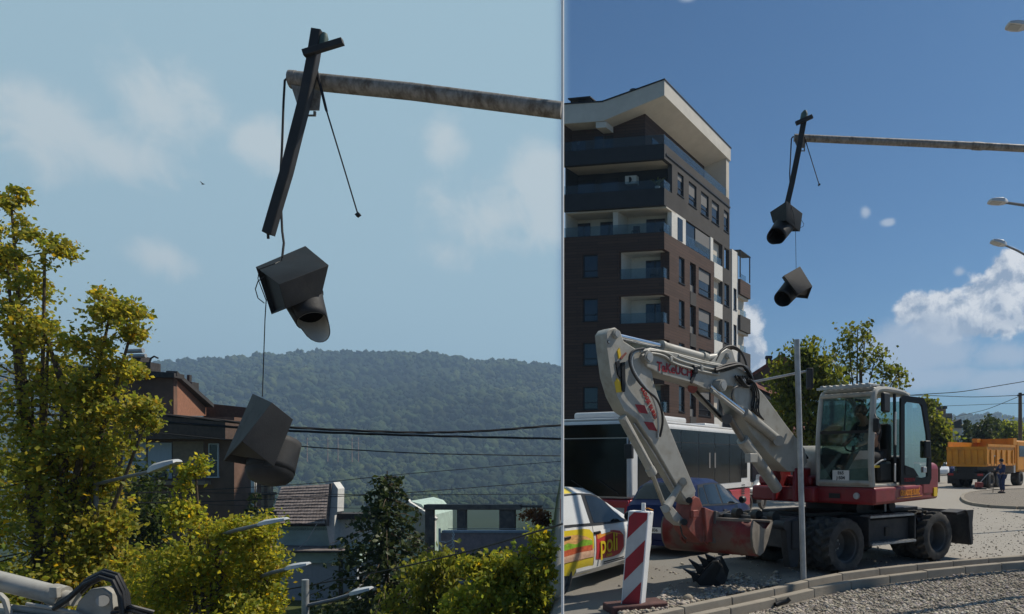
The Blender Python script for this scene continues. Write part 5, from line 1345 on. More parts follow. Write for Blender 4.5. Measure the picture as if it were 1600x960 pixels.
for wc, lab in ((0.0, 'front'), (2.5, 'rear')):
    for n0, flip in ((0.0, 1), (2.45, -1)):
        M = Matrix.Identity(4)
        ax = CN * flip
        for i in range(3): M[i][0], M[i][1], M[i][2] = CC[i] * flip, ax[i], (0, 0, 1)[i]
        c = H(wc, n0, WR); M[0][3], M[1][3], M[2][3] = c.x, c.y, c.z
        rimb = MB().lathe([(WR * .60, .03), (WR * .55, .05), (WR * .52, .12), (WR * .50, .26), (WR * .30, .30), (WR * .26, .27), (WR * .14, .27), (WR * .12, .22), (0, .21)], (0, 0, 0), (0, 1, 0), 40)
        w_o = place(rimb, M, 'wheel', RIMM, exc)
        w_o['label'] = lab + ' wheel with deep grey rim and twin tyres'
        place(tyre_mesh(WR, .385), M, 'tyre', TYRE, w_o)
        M2 = M.copy(); off = ax * .41
        for i in range(3): M2[i][3] += off[i]
        place(tyre_mesh(WR, .385), M2, 'tyre', TYRE, w_o)
        hub = MB()
        for k in range(8):
            a = k * math.pi / 4
            place(MB().lathe([(0, .255), (.02, .255), (.02, .30)], (math.cos(a) * WR * .2, 0, math.sin(a) * WR * .2), (0, 1, 0), 6), M, 'wheel_nut', GALV, w_o)
    hbox(wc - .12, wc + .12, .5, 1.95, WR - .13, WR + .13, 'axle', XDARK, bevel=.03)
# chassis
hbox(-.55, 3.1, .75, 1.70, .52, .92, 'chassis_frame', XDARK, bevel=.03)
hbox(-.2, 2.75, .62, 1.83, .90, .97, 'deck_plate', XBLACK, bevel=.01)
MB().tube([H(1.2, 1.22, .95), H(1.2, 1.22, 1.16)], .62, 28).build('slew_ring', XBLACK, exc, smooth=True)
tb = hbox(.62, 1.78, .12, .72, .44, .84, 'tool_box', XDARK, bevel=.015)
for zz, nn in ((.88, .02), (.42, -.02)):
    st = hbox(.60, 1.80, nn, nn + .22, zz, zz + .035, 'step_tread', ALU, tb)
    for k in range(12): hbox(.63 + k * .098, .68 + k * .098, nn + .01, nn + .21, zz + .035, zz + .045, 'grip_rib', ALU, st)
for cc in (.56, 1.81): MB().prism([H(cc, .02, .40), H(cc, .02, .90), H(cc, .7, .92), H(cc, .7, .5)], CC * .03).build('step_bracket', XDARK, tb)
hbox(1.10, 1.22, .10, .119, .55, .70, 'lid_handle', XBLACK, tb)
for k, cc in enumerate((.85, 1.75)): MB().tube([H(cc, .45, 1.02), H(cc + .0, .9, 1.02)], .09, 14).build('pivot_barrel', XBLACK, exc, smooth=True)
MB().beam(H(1.35, .3, .95), H(1.35, .3, 1.2), .03, .05).build('lock_pin', GALV, exc)
# dozer blade at the rear
def blade():
    prof = [(.84, .20), (.80, .32), (.795, .50), (.82, .68), (.87, .82), (.86, .84), (.79, .70), (.765, .5), (.77, .32), (.82, .20)]
    o = MB().prism([H(2.5 + a, -.12, z + .06) for a, z in prof], CN * 2.65).build('dozer_blade', XDARK, exc, smooth=True)
    MB().prism([H(2.5 + a, -.14, z + .06) for a, z in [(.66, .86), (.90, .86), (.865, .62), (.88, .22), (.82, .20), (.76, .5), (.74, .74)]], CN * .05).build('blade_cheek', XDARK, o)
    for n in (.8, 1.6): MB().beam(H(2.95, n, .62), H(3.3, n, .5), .1, .12).build('blade_arm', XDARK, o)
    MB().beam(H(2.95, .1, .86), H(3.26, .1, .9), .35, .05).build('blade_guard', XDARK, o)
blade()
# stabiliser frame at the front
sf = hbox(-1.0, -.86, .25, 2.2, .45, .92, 'stabiliser_frame', XDARK, bevel=.02)
hbox(-.88, -.5, .85, 1.6, .5, .86, 'stabiliser_mount', XDARK, sf)
for n in (.28, 1.95):
    MB().prism([H(-1.12, n, .88), H(-.84, n, .96), H(-.80, n, .40), H(-.86, n, .16), H(-1.02, n, .16), H(-1.08, n, .45)], CN * .14).build('stabiliser_leg', XDARK, sf, bevel=.01)
    MB().tube([H(-1.15, n - .05, .84), H(-1.15, n + .2, .84)], .075, 12).build('lug', XDARK, sf, smooth=True)
    MB().tube([H(-.99, n + .06, .15), H(-.99, n + .06, .46)], .03, 10).build('ram_rod', CHROME, sf, smooth=True)
for n in (.6, 1.0, 1.5): MB().tube([H(-1.02, n, .95), H(-1.02, n + .13, .95)], .085, 12).build('lug', XBLACK, sf, smooth=True)
# upper body
def rounded(name, m, f0, f1, s0, s1, z0, z1, r=0.1, parent=None): return ubox(f0, f1, s0, s1, z0, z1, name, m, parent, bevel=r, segs=4)
ub = rounded('upper_body', XRED, .06, -2.55, -.05, 2.2, 1.15, 1.43, .05)
ub2 = rounded('counterweight', XRED, -1.75, -2.62, -.06, 2.2, 1.16, 1.82, .12)
ubox(-1.62, -1.76, -.03, 2.1, 1.42, 1.80, 'vent_panel', XBLACK)
rounded('engine_hood', STEELW, -.35, -2.35, 1.08, 2.18, 1.42, 2.12, .28)
ubox(.05, -.36, 1.10, 2.18, 1.42, 1.60, 'front_deck', XRED, bevel=.05)
for s in (1.18, 1.58): ubox(.42, -.1, s, s + .07, 1.17, 1.74, 'boom_bracket', XRED, bevel=.05)
ubox(.22, .0, .95, 2.2, 1.16, 1.42, 'nose', XRED, bevel=.04)
lt = MB().lathe([(.0, .02), (.05, .02), (.055, .0), (.055, -.02)], U(.07, .26, 1.29), FU, 16).build('head_lamp', GALV, exc, smooth=True)
ubox(.08, .07, .55, .75, 1.24, 1.32, 'front_grille', XBLACK)
for s in (1.0, 1.06): MB().tube([U(.09, s, 1.24), U(.13, s, 1.28), U(.09, s, 1.34)], .012, 6).build('tow_hook', GALV, exc, smooth=True)
ubox(-2.30, -2.46, -.075, -.052, 1.20, 1.36, 'warning_sticker', WARNY)
Ml = basis(U(-1.28, -.062, 1.305), -FU, (0, 0, 1))
text_mesh('GR.RADOJE ĐURIĆ', .135, 'company_lettering', ORNG, exc, Ml, bold=.004, sx=.72)
ubox(-.75, -1.8, -.058, -.0525, 1.225, 1.237, 'lettering_rule', ORNG)
text_mesh('051 / 304-117', .055, 'phone_lettering', ORNG, exc, basis(U(-1.28, -.062, 1.19), -FU, (0, 0, 1)), sx=.9) if False else None
# cab
cab = ubox(.02, -1.55, .0, 1.0, 1.43, 1.475, 'cab_floor', STEELW, bevel=.01)
def pil(pts, w, name='cab_pillar', m=STEELW, d=None): return MB().tube(smooth_path([U(*p) for p in pts], 2), w, 8).build(name, m, cab, smooth=True)
pil([(.01, .02, 1.45), (.05, .02, 1.75), (.05, .02, 2.15), (-.02, .02, 2.7), (-.06, .03, 2.92), (-.16, .04, 3.0), (-.5, .05, 3.04), (-1.2, .05, 3.03), (-1.45, .05, 2.96), (-1.5, .04, 2.8), (-1.52, .03, 1.45)], .052)
pil([(.01, .98, 1.45), (.04, .98, 1.8), (.02, .98, 2.3), (-.06, .97, 2.92), (-.16, .96, 3.0), (-1.4, .95, 3.0), (-1.52, .97, 1.45)], .045)
pil([(-.06, .03, 2.93), (-.06, .97, 2.93)], .04, 'roof_header')
pil([(.02, .03, 1.50), (.02, .97, 1.50)], .045, 'sill_rail')
pil([(-.84, .02, 1.45), (-.84, .03, 2.98)], .028, 'door_post', XDARK)
pil([(-1.52, .02, 1.9), (-1.52, .98, 1.9)], .04, 'rear_rail')
ubox(-.10, -1.52, .03, .97, 2.98, 3.045, 'cab_roof', STEELW, cab, bevel=.03)
for k in range(8): ubox(.06, -.42, .06 + k * .115, .12 + k * .115, 3.06, 3.10, 'roof_guard_bar', ALU, cab, bevel=.008)
ubox(-.38, -.44, .02, .98, 3.05, 3.115, 'roof_guard_rail', ALU, cab); ubox(.08, .04, .02, .98, 3.03, 3.07, 'roof_guard_rail', ALU, cab)
ubox(-.55, -1.45, .08, .9, 3.05, 3.075, 'roof_hatch', XDARK, cab, bevel=.01)
# white corner gusset and lower front panel
MB().prism([U(.022, .05, 1.52), U(.04, .05, 2.02), U(.04, .22, 2.02), U(.03, .42, 1.72), U(.022, .62, 1.52)], FU * -.012).build('front_panel', STEELW, cab)
MB().prism([U(.02, .95, 1.52), U(.03, .95, 1.85), U(.022, .72, 1.52)], FU * -.012).build('front_panel', STEELW, cab)
ubox(.03, .0, .04, .96, 2.30, 2.345, 'glazing_bar', XBLACK, cab)
MB().hexa([U(.035, .05, 1.53), U(.035, .95, 1.53), U(.03, .95, 1.53), U(.03, .05, 1.53), U(.035, .05, 2.30), U(.035, .95, 2.30), U(.03, .95, 2.30), U(.03, .05, 2.30)]).build('lower_windscreen', CABG, cab)
MB().hexa([U(.02, .05, 2.35), U(.02, .95, 2.35), U(.015, .95, 2.35), U(.015, .05, 2.35), U(-.055, .06, 2.9), U(-.055, .94, 2.9), U(-.06, .94, 2.9), U(-.06, .06, 2.9)]).build('upper_windscreen', CABG, cab)
ubox(-.06, -1.5, .955, .965, 1.95, 2.92, 'side_window', CABG, cab)
ubox(-1.49, -1.5, .06, .94, 1.95, 2.9, 'rear_window', CABG, cab)
ubox(.0, -1.5, .93, .97, 1.47, 1.95, 'side_panel', XDARK, cab)
ubox(-1.47, -1.5, .04, .93, 1.47, 1.9, 'rear_panel', XBLACK, cab)
ubox(-.86, -1.47, .04, .07, 1.47, 2.95, 'rear_side_panel', XBLACK, cab) if False else None
# wiper, plate, floor things
pil([(.03, .5, 2.34), (-.04, .5, 2.88)], .009, 'wiper', XBLACK)
pl = ubox(.048, .042, .40, .70, 1.53, 1.70, 'registration_plate', PLATEW, cab)
text_mesh('E65', .075, 'plate_lettering', INK, pl, basis(U(.052, .55, 1.655), -FT, (0, 0, 1)), bold=.001)
text_mesh('J·504', .075, 'plate_lettering', INK, pl, basis(U(.052, .55, 1.575), -FT, (0, 0, 1)), bold=.001)
ubox(-.25, -.55, .15, .5, 1.74, 1.78, 'yellow_cloth', WARNY, cab, bevel=.01)
# inside
ubox(-.75, -1.25, .25, .75, 1.48, 1.85, 'seat_base', XBLACK, cab, bevel=.05); ubox(-1.12, -1.27, .25, .75, 1.85, 2.5, 'seat_back', XBLACK, cab, bevel=.06)
ubox(-.45, -1.2, .78, .93, 1.48, 1.98, 'console', XBLACK, cab, bevel=.03)
sc = pil([(-.18, .5, 1.5), (-.30, .5, 2.1)], .03, 'steering_column', XBLACK)
MB().tube([U(-.32, .5, 2.14) + (FT * math.cos(a) + (V((0, 0, 1)) * .8 - FU * .6).normalized() * math.sin(a)) * .16 for a in [2 * math.pi * k / 20 for k in range(21)]], .014, 6).build('steering_wheel', XBLACK, sc, smooth=True)
for s in (.72, .80): MB().tube([U(-.2, s, 1.62), U(-.2, s, 1.75)], .035, 10).build('joystick_boot', GALV, cab)
pil([(-.05, .35, 1.5), (-.45, .12, 1.85), (-.65, .1, 1.88)], .014, 'hand_rail', GALV)
for f, z0, z1 in ((-.72, 2.13, 2.66), (-.70, 1.52, 1.80)): MB().tube(smooth_path([U(f - .06, -.02, z0), U(f + .02, -.05, z0), U(f + .02, -.05, z1), U(f - .06, -.02, z1)], 2), .014, 8).build('grab_handle', PLATEW, cab, smooth=True)
# mirrors
mo = MB().box(U(-.30, -.06, 2.80), (.25, .07, .32), FU, FT).build('mirror', XBLACK, cab, bevel=.03)
MB().tube([U(.0, -.02, 2.6), U(.05, -.08, 2.52), U(.05, -.08, 2.42)], .012, 6).build('mirror_stalk', XBLACK, cab)
MB().box(U(.06, -.07, 2.42), (.05, .10, .22), FU, FT).build('small_mirror', XBLACK, cab, bevel=.02)
# open door: hinged at the door post, swung back along the side
dh, de = U(-.86, -.06, 0), U(-1.56, -.30, 0); dd = (de - dh).normalized(); dn = V((dd.y, -dd.x, 0)); dw = (de - dh).length
def D(a, z, o=0.0): return dh + dd * a + dn * o + V((0, 0, z))
door = thing('door_tmp', None, None); bpy.data.objects.remove(door)
outer = [(0, 1.45), (dw - .05, 1.45), (dw, 1.55), (dw, 1.9), (dw - .02, 2.3), (dw - .13, 2.85), (dw - .2, 2.93), (.06, 2.95), (0, 2.9)]
inner = [(.09, 1.62), (dw - .22, 1.56), (dw - .10, 1.58), (dw - .08, 1.9), (dw - .11, 2.3), (dw - .22, 2.78), (dw - .27, 2.83), (.14, 2.85), (.09, 2.8)]
mb = MB(); n = len(outer)
for o_ in (-.02, .02): mb.add([D(a, z, o_) for a, z in outer] + [D(a, z, o_) for a, z in inner], [(i, (i + 1) % n, n + (i + 1) % n, n + i) for i in range(n)])
k0 = 2 * n
mb.f += [(i, (i + 1) % n, k0 + (i + 1) % n, k0 + i) for i in range(n)] + [(n + i, n + (i + 1) % n, k0 + n + (i + 1) % n, k0 + n + i) for i in range(n)]
dr = mb.build('cab_door', XBLACK, cab, smooth=False)
MB().add([D(a, z) for a, z in inner], [tuple(range(n))]).build('door_glass', glass_mat('door_glass', (0.50, 0.68, 0.64), 0.06), dr)
MB().beam(D(.08, 2.12, -.03), D(dw - .08, 2.12, -.03), .03, .03).build('door_bar', XBLACK, dr)
MB().prism([D(.09, 1.62, .021), D(.09, 1.78, .021), D(.30, 1.72, .021), D(.42, 1.58, .021)], dn * .01).build('door_corner', XBLACK, dr)
MB().box(D(dw - .17, 1.70, .025), (.08, .02, .10), dd, dn).build('door_latch', PLATEW, dr, bevel=.01)
MB().box(D(dw - .13, 2.05, .04), (.14, .05, .30), dd, dn).build('door_lock', XBLACK, dr, bevel=.02)
text_mesh('TB295W', .085, 'model_lettering', DRED, dr, basis(D(.20, 1.53, .024), dd, (0, 0, 1)), sx=.85, bold=.002)
# boom, arm and rams, laid out in the boom's own plane
BV = U(.15, 1.35, 0); BO = -FT
def B(px, py, off=0.0): return on_plane(px, py, BV + BO * off, FT)
def plate(pts, half, name, m=STEELW, parent=None, bevel=.012): return MB().prism([B(x, y, 0) + BO * half for x, y in pts], -BO * 2 * half).build(name, m, parent or exc, bevel=bevel)
def ram(a, b, r, name, m=STEELW, parent=None, off=0.0, n=14): return MB().tube([B(*a, off), B(*b, off)], r, n).build(name, m, parent or exc, smooth=True)
def pin(x, y, half, r, name='pin', m=STEELW, parent=None):
    c = B(x, y, 0); o = MB().tube([c - BO * half, c + BO * half], r, 18).build(name, m, parent or exc, smooth=True)
    MB().tube([c + BO * half, c + BO * (half + .012)], r * .72, 14).build('pin_cap', ALU, o, smooth=True); return o
lb = plate([(1136, 600), (1141, 592), (1150, 589), (1163, 597), (1185, 622), (1215, 663), (1246, 702), (1250, 722), (1240, 738), (1218, 736), (1192, 712), (1162, 678), (1144, 645), (1134, 620)], .15, 'lower_boom')
mb_ = plate([(991, 560), (995, 549), (1005, 545), (1045, 553), (1095, 566), (1140, 575), (1158, 584), (1166, 598), (1152, 612), (1130, 604), (1097, 613), (1070, 600), (1022, 587), (1000, 575)], .135, 'upper_boom')
plate([(1104, 569), (1118, 554), (1131, 545), (1140, 549), (1149, 580), (1140, 577)], .06, 'boom_lug', parent=mb_)
pin(1131, 557, .10, .05, parent=mb_); pin(1146, 598, .19, .065, parent=lb); pin(998, 560, .19, .075, parent=mb_)
MB().prism([B(x, y, 0) + BO * .137 for x, y in [(1022, 586.5), (1070, 599.5), (1097, 612.5), (1098, 610), (1071, 597), (1022, 584)]], BO * .02).build('boom_flange', STEELW, mb_)
arm_o = plate([(938, 523), (943, 516), (952, 513.5), (960, 519), (966, 535), (985, 547), (1001, 549), (1007, 566), (1013, 600), (1029, 648), (1050, 700), (1079, 768), (1064, 782), (1053, 766), (1016, 702), (986, 656), (967, 643), (955, 620), (946, 590), (940, 545)], .105, 'dipper_arm')
pin(952, 524, .14, .055, parent=arm_o); pin(941.5, 536, .109, .02, 'pin_hole', XBLACK, arm_o)
MB().prism([B(x, y, 0) + BO * .105 for x, y in [(938.5, 545), (944, 545), (951, 590), (960, 620), (968, 642), (966, 643), (954, 620), (945, 590)]], BO * .012).build('arm_flange', STEELW, arm_o)
# rams
r1 = ram((1033, 541), (1101, 560), .068, 'arm_ram'); MB().tube([B(1033, 541), B(1037, 542)], .078, 14).build('gland', STEELW, r1, smooth=True); ram((956, 523), (1035, 541.5), .034, 'ram_rod', CHROME, r1); ram((1100, 559.8), (1124, 557), .05, 'ram_eye', STEELW, r1)
MB().tube([B(1096, 557), B(1103, 560.5)], .082, 14).build('end_collar', STEELW, r1, smooth=True)
r2 = ram((972, 652), (1018, 737), .058, 'bucket_ram', off=.06); ram((1016, 733), (1040, 796), .030, 'ram_rod', mat('dull_rod', (0.35, 0.33, 0.28), 0.4, 0.6), r2, off=.06); MB().tube([B(1015, 732, .06), B(1020, 741, .06)], .066, 14).build('gland', STEELW, r2, smooth=True)
MB().tube([B(976, 655, .16), B(1017, 728, .16)], .016, 8).build('ram_pipe', STEELW, r2, smooth=True)
r3 = ram((1163, 645), (1218, 690), .075, 'boom_ram', off=.20); ram((1108, 604), (1165, 647), .040, 'ram_rod', CHROME, r3, off=.20); MB().tube([B(1112, 611, .23), B(1160, 648, .23)], .03, 8).build('rod_guard', STEELW, r3, smooth=True)
MB().tube([B(1217, 689, .12), B(1217, 689, .30)], .085, 16).build('ram_eye', STEELW, r3, smooth=True); pin(1107, 604, .27, .085, 'ram_trunnion', STEELW, r3)
r4 = ram((1162, 690), (1214, 764), .092, 'lift_ram', off=.10); ram((1139, 652), (1164, 693), .05, 'ram_rod', mat('brownish_rod', (0.20, 0.185, 0.16), 0.4, 0.4), r4, off=.10); MB().tube([B(1160, 687, .10), B(1165, 695, .10)], .10, 14).build('gland', STEELW, r4, smooth=True)
MB().tube([B(1136, 655, -.12), B(1136, 655, .22)], .075, 14).build('ram_eye', RIMM, r4, smooth=True)
r5 = ram((1084, 612), (1130, 656), .045, 'rear_ram', STEELW, off=-.12); MB().tube([B(1086, 609, .0), B(1126, 652, .0)], .018, 8).build('ram_pipe', XBLACK, r5, smooth=True)
MB().tube([B(1082, 607, -.2), B(1082, 607, .05)], .07, 14).build('ram_eye', HITCH, r5, smooth=True)
ubd = MB().box(B(1174, 716, .22), (.20, .10, .14), FU, FT).build('valve_block', STEELW, lb, bevel=.01)
# pipes and hoses
def hose(pts, r, name='hose', m=HOSE, parent=None): return MB().tube(smooth_path([B(*p) for p in pts], 2), r, 7).build(name, m, parent or mb_, smooth=True)
hose([(1000, 550, .15), (1011, 547, .15), (1044, 551, .15), (1054, 562, .15), (1098, 574, .15), (1126, 580, .15)], .016, 'oil_pipe', STEELW)
hose([(1003, 556, .16), (1015, 551, .16), (1040, 556, .16), (1050, 568, .16), (1098, 581, .16), (1124, 586, .16)], .016, 'oil_pipe', STEELW)
hose([(1060, 556, .14), (1090, 566, .14), (1130, 573, .14)], .014, 'oil_pipe', STEELW)
for i, px in enumerate((1012, 1048, 1096, 1122)): MB().box(B(px, 552 + (px - 1012) * .27, .16), (.05, .04, .07), FU, FT).build('pipe_clamp', STEELW, mb_, bevel=.006)
for i in range(5):
    d = i * 2.4; o = .16 + .025 * (i % 3)
    hose([(1118, 582 - d * .6, o), (1138, 578 - d, o), (1158, 570 - d * .3, o), (1170, 575 + d, o), (1176 + d * .3, 592 + d, o), (1174 - d, 606, o), (1166 - d, 598, o), (1163 - d * 1.5, 588, o)], .02)
for i in range(3): hose([(1112 + 3 * i, 566 - i, -.03 + .04 * i), (1127, 550 - 2 * i, -.03 + .04 * i), (1142, 543 - 2 * i, -.03 + .04 * i), (1157, 549 - i, -.03 + .04 * i), (1165, 564, -.03 + .04 * i), (1168, 580, -.03 + .04 * i)], .017)
hose([(1163, 603, .18), (1148, 604, .2), (1142, 618, .2), (1147, 634, .2), (1158, 636, .18)], .011, parent=lb)
hose([(1172, 608, .15), (1180, 616, .16), (1178, 634, .16), (1171, 648, .16), (1180, 652, .16), (1190, 660, .15)], .013, parent=lb)
hose([(1176, 614, .17), (1186, 626, .17), (1182, 640, .17)], .011, parent=lb)
for i in range(4): hose([(1160 + 4 * i, 590 + i, .17 + .02 * i), (1172 + 3 * i, 600, .18 + .02 * i), (1178 + 3 * i, 618, .18), (1172 + 4 * i, 636 + 3 * i, .18), (1184 + 3 * i, 650 + 2 * i, .17)], .013, parent=lb)
for o, r in ((.10, .018), (.02, .016)): hose([(1184, 636, o), (1205, 664, o), (1230, 692, o), (1244, 706, o)], r, 'oil_pipe', STEELW, lb)
for i in range(3): hose([(1228 + 3 * i, 694, .05 * i), (1238, 704 - 3 * i, .05 * i), (1252, 708 - 3 * i, .05 * i), (1262, 716, .05 * i)], .02, parent=lb)
hose([(1006, 545, .16), (990, 547, .18), (983, 556, .19), (984, 572, .19), (995, 594, .19), (1012, 612, .19), (1026, 622, .19), (1034, 640, .18), (1036, 660, .15), (1031, 683, .12)], .016, parent=arm_o)
hose([(1000, 548, .14), (988, 552, .15), (986, 570, .15), (996, 590, .16), (1014, 612, .16), (1024, 630, .15), (1029, 660, .13), (1028, 684, .12)], .013, m=GALV, parent=arm_o)
for o in (.02, .05, .08): hose([(990, 662, o), (1020, 706, o), (1054, 764, o)], .012, 'oil_pipe', ALU, arm_o)
MB().box(B(1086, 578, .16), (.09, .05, .11), FU, FT).build('work_lamp', XBLACK, mb_, bevel=.015)
MB().beam(B(1085, 584, .15), B(1079, 598, .15), .03, .05).build('lamp_stalk', XDARK, mb_)
# decals
e_ = B(1070, 580) - B(1044, 575); Mt = basis(B(1056.5, 578.5, .142), e_, (0, 0, 1)); text_mesh('TaKeUCHI', .165, 'maker_lettering', DRED, mb_, Mt, bold=.004, sx=1.0, spacing=1.02)
e_ = B(1026, 656) - B(1003, 604); nrm = -FT; Mt = basis(B(1014, 630, .112), e_, nrm.cross(e_)); text_mesh('RADOJE ĐURIĆ', .088, 'company_lettering', DRED, arm_o, Mt, sx=.78, bold=.003)
for q in ([(992, 632), (1007, 633.5), (1012, 647), (999, 645)], [(1006, 659), (1020, 660.5), (1027, 674), (1014, 671.6)]):
    MB().prism([B(x, y, .106) for x, y in q], BO * .004).build('red_stripe', DRED, arm_o)
MB().prism([B(x, y, .107) for x, y in [(961, 566), (966, 564), (970, 585), (968, 592), (964, 585)]], BO * .02).build('slot', XBLACK, arm_o)
MB().prism([B(x, y, .107) for x, y in [(969, 567), (974, 566), (975, 600), (974, 613), (970, 610)]], BO * .03).build('slot', XBLACK, arm_o)
MB().prism([B(x, y, .107) for x, y in [(959, 598), (963, 591), (968, 597), (970, 613), (962, 614)]], BO * .015).build('yellow_tag', WARNY, arm_o)
MB().prism([B(x, y, .107) for x, y in [(964, 548), (967, 544), (969, 556), (966, 561)]], BO * .015).build('yellow_tag', WARNY, arm_o)
MB().prism([B(x, y, .107) for x, y in [(968, 560), (977, 551), (978, 553), (970, 562)]], BO * .015).build('red_tag', HITCH, arm_o)
# linkage, hitch, bucket
lk = MB().tube([B(1067, 752, .1), B(1060, 762, .1), B(1052, 776, .1), B(1041, 793, .1)], [.07, .045, .045, .068], 12).build('link', STEELW, exc, smooth=True)
MB().tube([B(1067, 752, -.16), B(1067, 752, .17)], .05, 14).build('link_pin', STEELW, lk, smooth=True); MB().tube([B(1040, 795, -.16), B(1040, 795, .17)], .055, 14).build('link_pin', STEELW, lk, smooth=True)
plate([(1036, 792), (1044, 790), (1064, 812), (1058, 822), (1046, 812)], .07, 'push_link', STEELW, lk)
plate([(1054, 764), (1078, 768), (1077, 784), (1070, 790), (1060, 782)], .10, 'arm_nose', STEELW, arm_o)
ht = plate([(1070, 780), (1075, 775), (1081, 778), (1086, 790), (1088, 815), (1092, 845), (1084, 848), (1066, 830), (1062, 822), (1066, 800)], .14, 'quick_hitch', HITCH)
plate([(1084, 792), (1102, 799), (1100, 846), (1088, 846)], .20, 'tilt_plate', HITCH, ht); plate([(1098, 797), (1104, 799), (1101, 848), (1096, 847)], .24, 'hitch_flange', RIMM, ht)
for x, y in ((1077, 782), (1069, 816)): MB().tube([B(x, y, -.17), B(x, y, .17)], .045, 14).build('hitch_pin', XBLACK, ht, smooth=True)
MB().box(B(1085, 803, .18), (.12, .06, .10), FU, FT).build('hitch_block', HITCH, ht, bevel=.01); MB().tube([B(1063, 822, .16), B(1066, 836, .16), B(1072, 842, .16)], .012, 8).build('hitch_line', HOSE, ht, smooth=True)
AXB = V((0.864, -0.504, 0)).normalized(); QB = V((0.504, 0.864, 0)).normalized(); BR = P(1179, 842, 9.82); BR.z = 0; BL = BR - AXB * 1.40
prof = [(-.10, 1.035), (-.145, .93), (-.15, .80), (-.11, .67), (-.02, .57), (.12, .525), (.26, .555), (.42, .70), (.62, .965)]
bk = MB().grid([[BL + AXB * 1.4 * k / 6 + QB * q + V((0, 0, z)) for q, z in prof] for k in range(7)]).build('bucket', BUCKET, exc, smooth=True)
md = bk.modifiers.new('thick', 'SOLIDIFY'); md.thickness = .022; md.offset = 0
for base_, s in ((BR, 1), (BL, -1)):
    MB().prism([base_ + QB * q + V((0, 0, z)) for q, z in prof + [(.42, .87), (.24, .90), (.08, .97)]], AXB * .03 * s).build('bucket_cheek', BUCKETW, bk)
MB().beam(BL + QB * -.09 + V((0, 0, 1.03)), BR + QB * -.09 + V((0, 0, 1.03)), .06, .05).build('bucket_rim', BUCKETW, bk, bevel=.008)
MB().beam(BL + QB * .62 + V((0, 0, .97)), BR + QB * .62 + V((0, 0, .97)), .10, .03).build('cutting_edge', BUCKETW, bk)
hc = BL + AXB * .55
for s in (-.18, .18): MB().prism([hc + AXB * s + QB * q + V((0, 0, z)) for q, z in [(-.16, .66), (-.30, .74), (-.28, 1.0), (-.12, 1.14), (.02, 1.10), (-.08, .98)]], AXB * .03).build('bucket_ear', HITCH, bk)
# the driver
figure('person', 'driver in dark shirt leaning forward inside the excavator cab', U(-.50, .45, 1.475), FU, {'pelvis': (-.42, 0, .47), 'chest': (-.22, 0, .88), 'neck': (-.08, 0, 1.06), 'head': (.03, 0, 1.19),
    'shl': (-.20, .19, .96), 'ell': (.10, .24, .74), 'wrl': (.30, .16, .66), 'shr': (-.20, -.19, .96), 'elr': (-.02, -.26, .72), 'wrr': (.22, -.2, .66),
    'hipl': (-.38, .10, .45), 'knl': (.06, .14, .46), 'anl': (.12, .13, .10), 'hipr': (-.38, -.10, .45), 'knr': (.06, -.14, .46), 'anr': (.12, -.13, .10)},
    mat('dark_shirt', (0.025, 0.025, 0.03), 0.9, var=0.2), mat('dark_shorts', (0.03, 0.03, 0.035), 0.9, var=0.2))
# ---------------------------------------------------------------- cars
def apply_bool(o, cutters):
    """cut the wheel arches for good, then throw the cutters away"""
    tmp = []
    for mb in cutters:
        me = mb.mesh('cutter'); c = bpy.data.objects.new('cutter', me); COL.objects.link(c); c.matrix_world = Matrix.Identity(4)
        md = o.modifiers.new('cut', 'BOOLEAN'); md.object = c; md.operation = 'DIFFERENCE'; md.solver = 'EXACT'; tmp.append(c)
    bpy.context.view_layer.update()
    dg = bpy.context.evaluated_depsgraph_get()
    me = bpy.data.meshes.new_from_object(o.evaluated_get(dg))
    o.modifiers.clear(); o.data = me
    for c in tmp: bpy.data.objects.remove(c)
    me.shade_smooth(); me.set_sharp_from_angle(angle=R(32))
def lerp_tab(tab, x): return float(np.interp(x, [t[0] for t in tab], [t[1] for t in tab]))
TOPZ = [(-.76, .50), (-.74, .78), (-.70, .98), (-.60, 1.06), (-.30, 1.40), (-.1, 1.455), (.3, 1.485), (.7, 1.49), (1.05, 1.46), (1.32, 1.38), (1.7, 1.16), (2.02, .985), (2.3, .93), (2.7, .85), (3.0, .74), (3.15, .60), (3.19, .45)]
BELT = [(-.76, .49), (-.74, .76), (-.70, .93), (-.6, .97), (0, .95), (1.2, .90), (1.95, .885), (2.3, .86), (2.7, .78), (3.0, .67), (3.15, .55), (3.19, .42)]
HW = [(-.76, .60), (-.70, .70), (-.4, .78), (.3, .82), (1.6, .825), (2.5, .80), (2.9, .74), (3.1, .64), (3.19, .52)]
RW = [(-.76, .5), (-.6, .58), (-.25, .55), (.3, .58), (1.0, .575), (1.35, .57), (2.0, .66), (2.4, .66), (3.0, .6), (3.19, .45)]
def ring(x, zb=.20):
    zt, zbelt, w, rw = lerp_tab(TOPZ, x), lerp_tab(BELT, x), lerp_tab(HW, x), lerp_tab(RW, x)
    zb = min(zb, zbelt - .05) if x < 2.9 else .22
    h = zbelt - zb
    return [(0, zb), (w - .10, zb), (w - .02, zb + .12 * h), (w + .004, zb + .45 * h), (w + .0, zb + .72 * h), (w - .035, zbelt), (rw + .03, zbelt + (zt - zbelt) * .82), (rw - .10, zbelt + (zt - zbelt) * .965), (0, zt)]
def side_pt(x, z, off=.004):
    r = ring(x); zs = [p[1] for p in r[1:7]]; ws = [p[0] for p in r[1:7]]
    return V((x, -(float(np.interp(z, zs, ws)) + off), z))
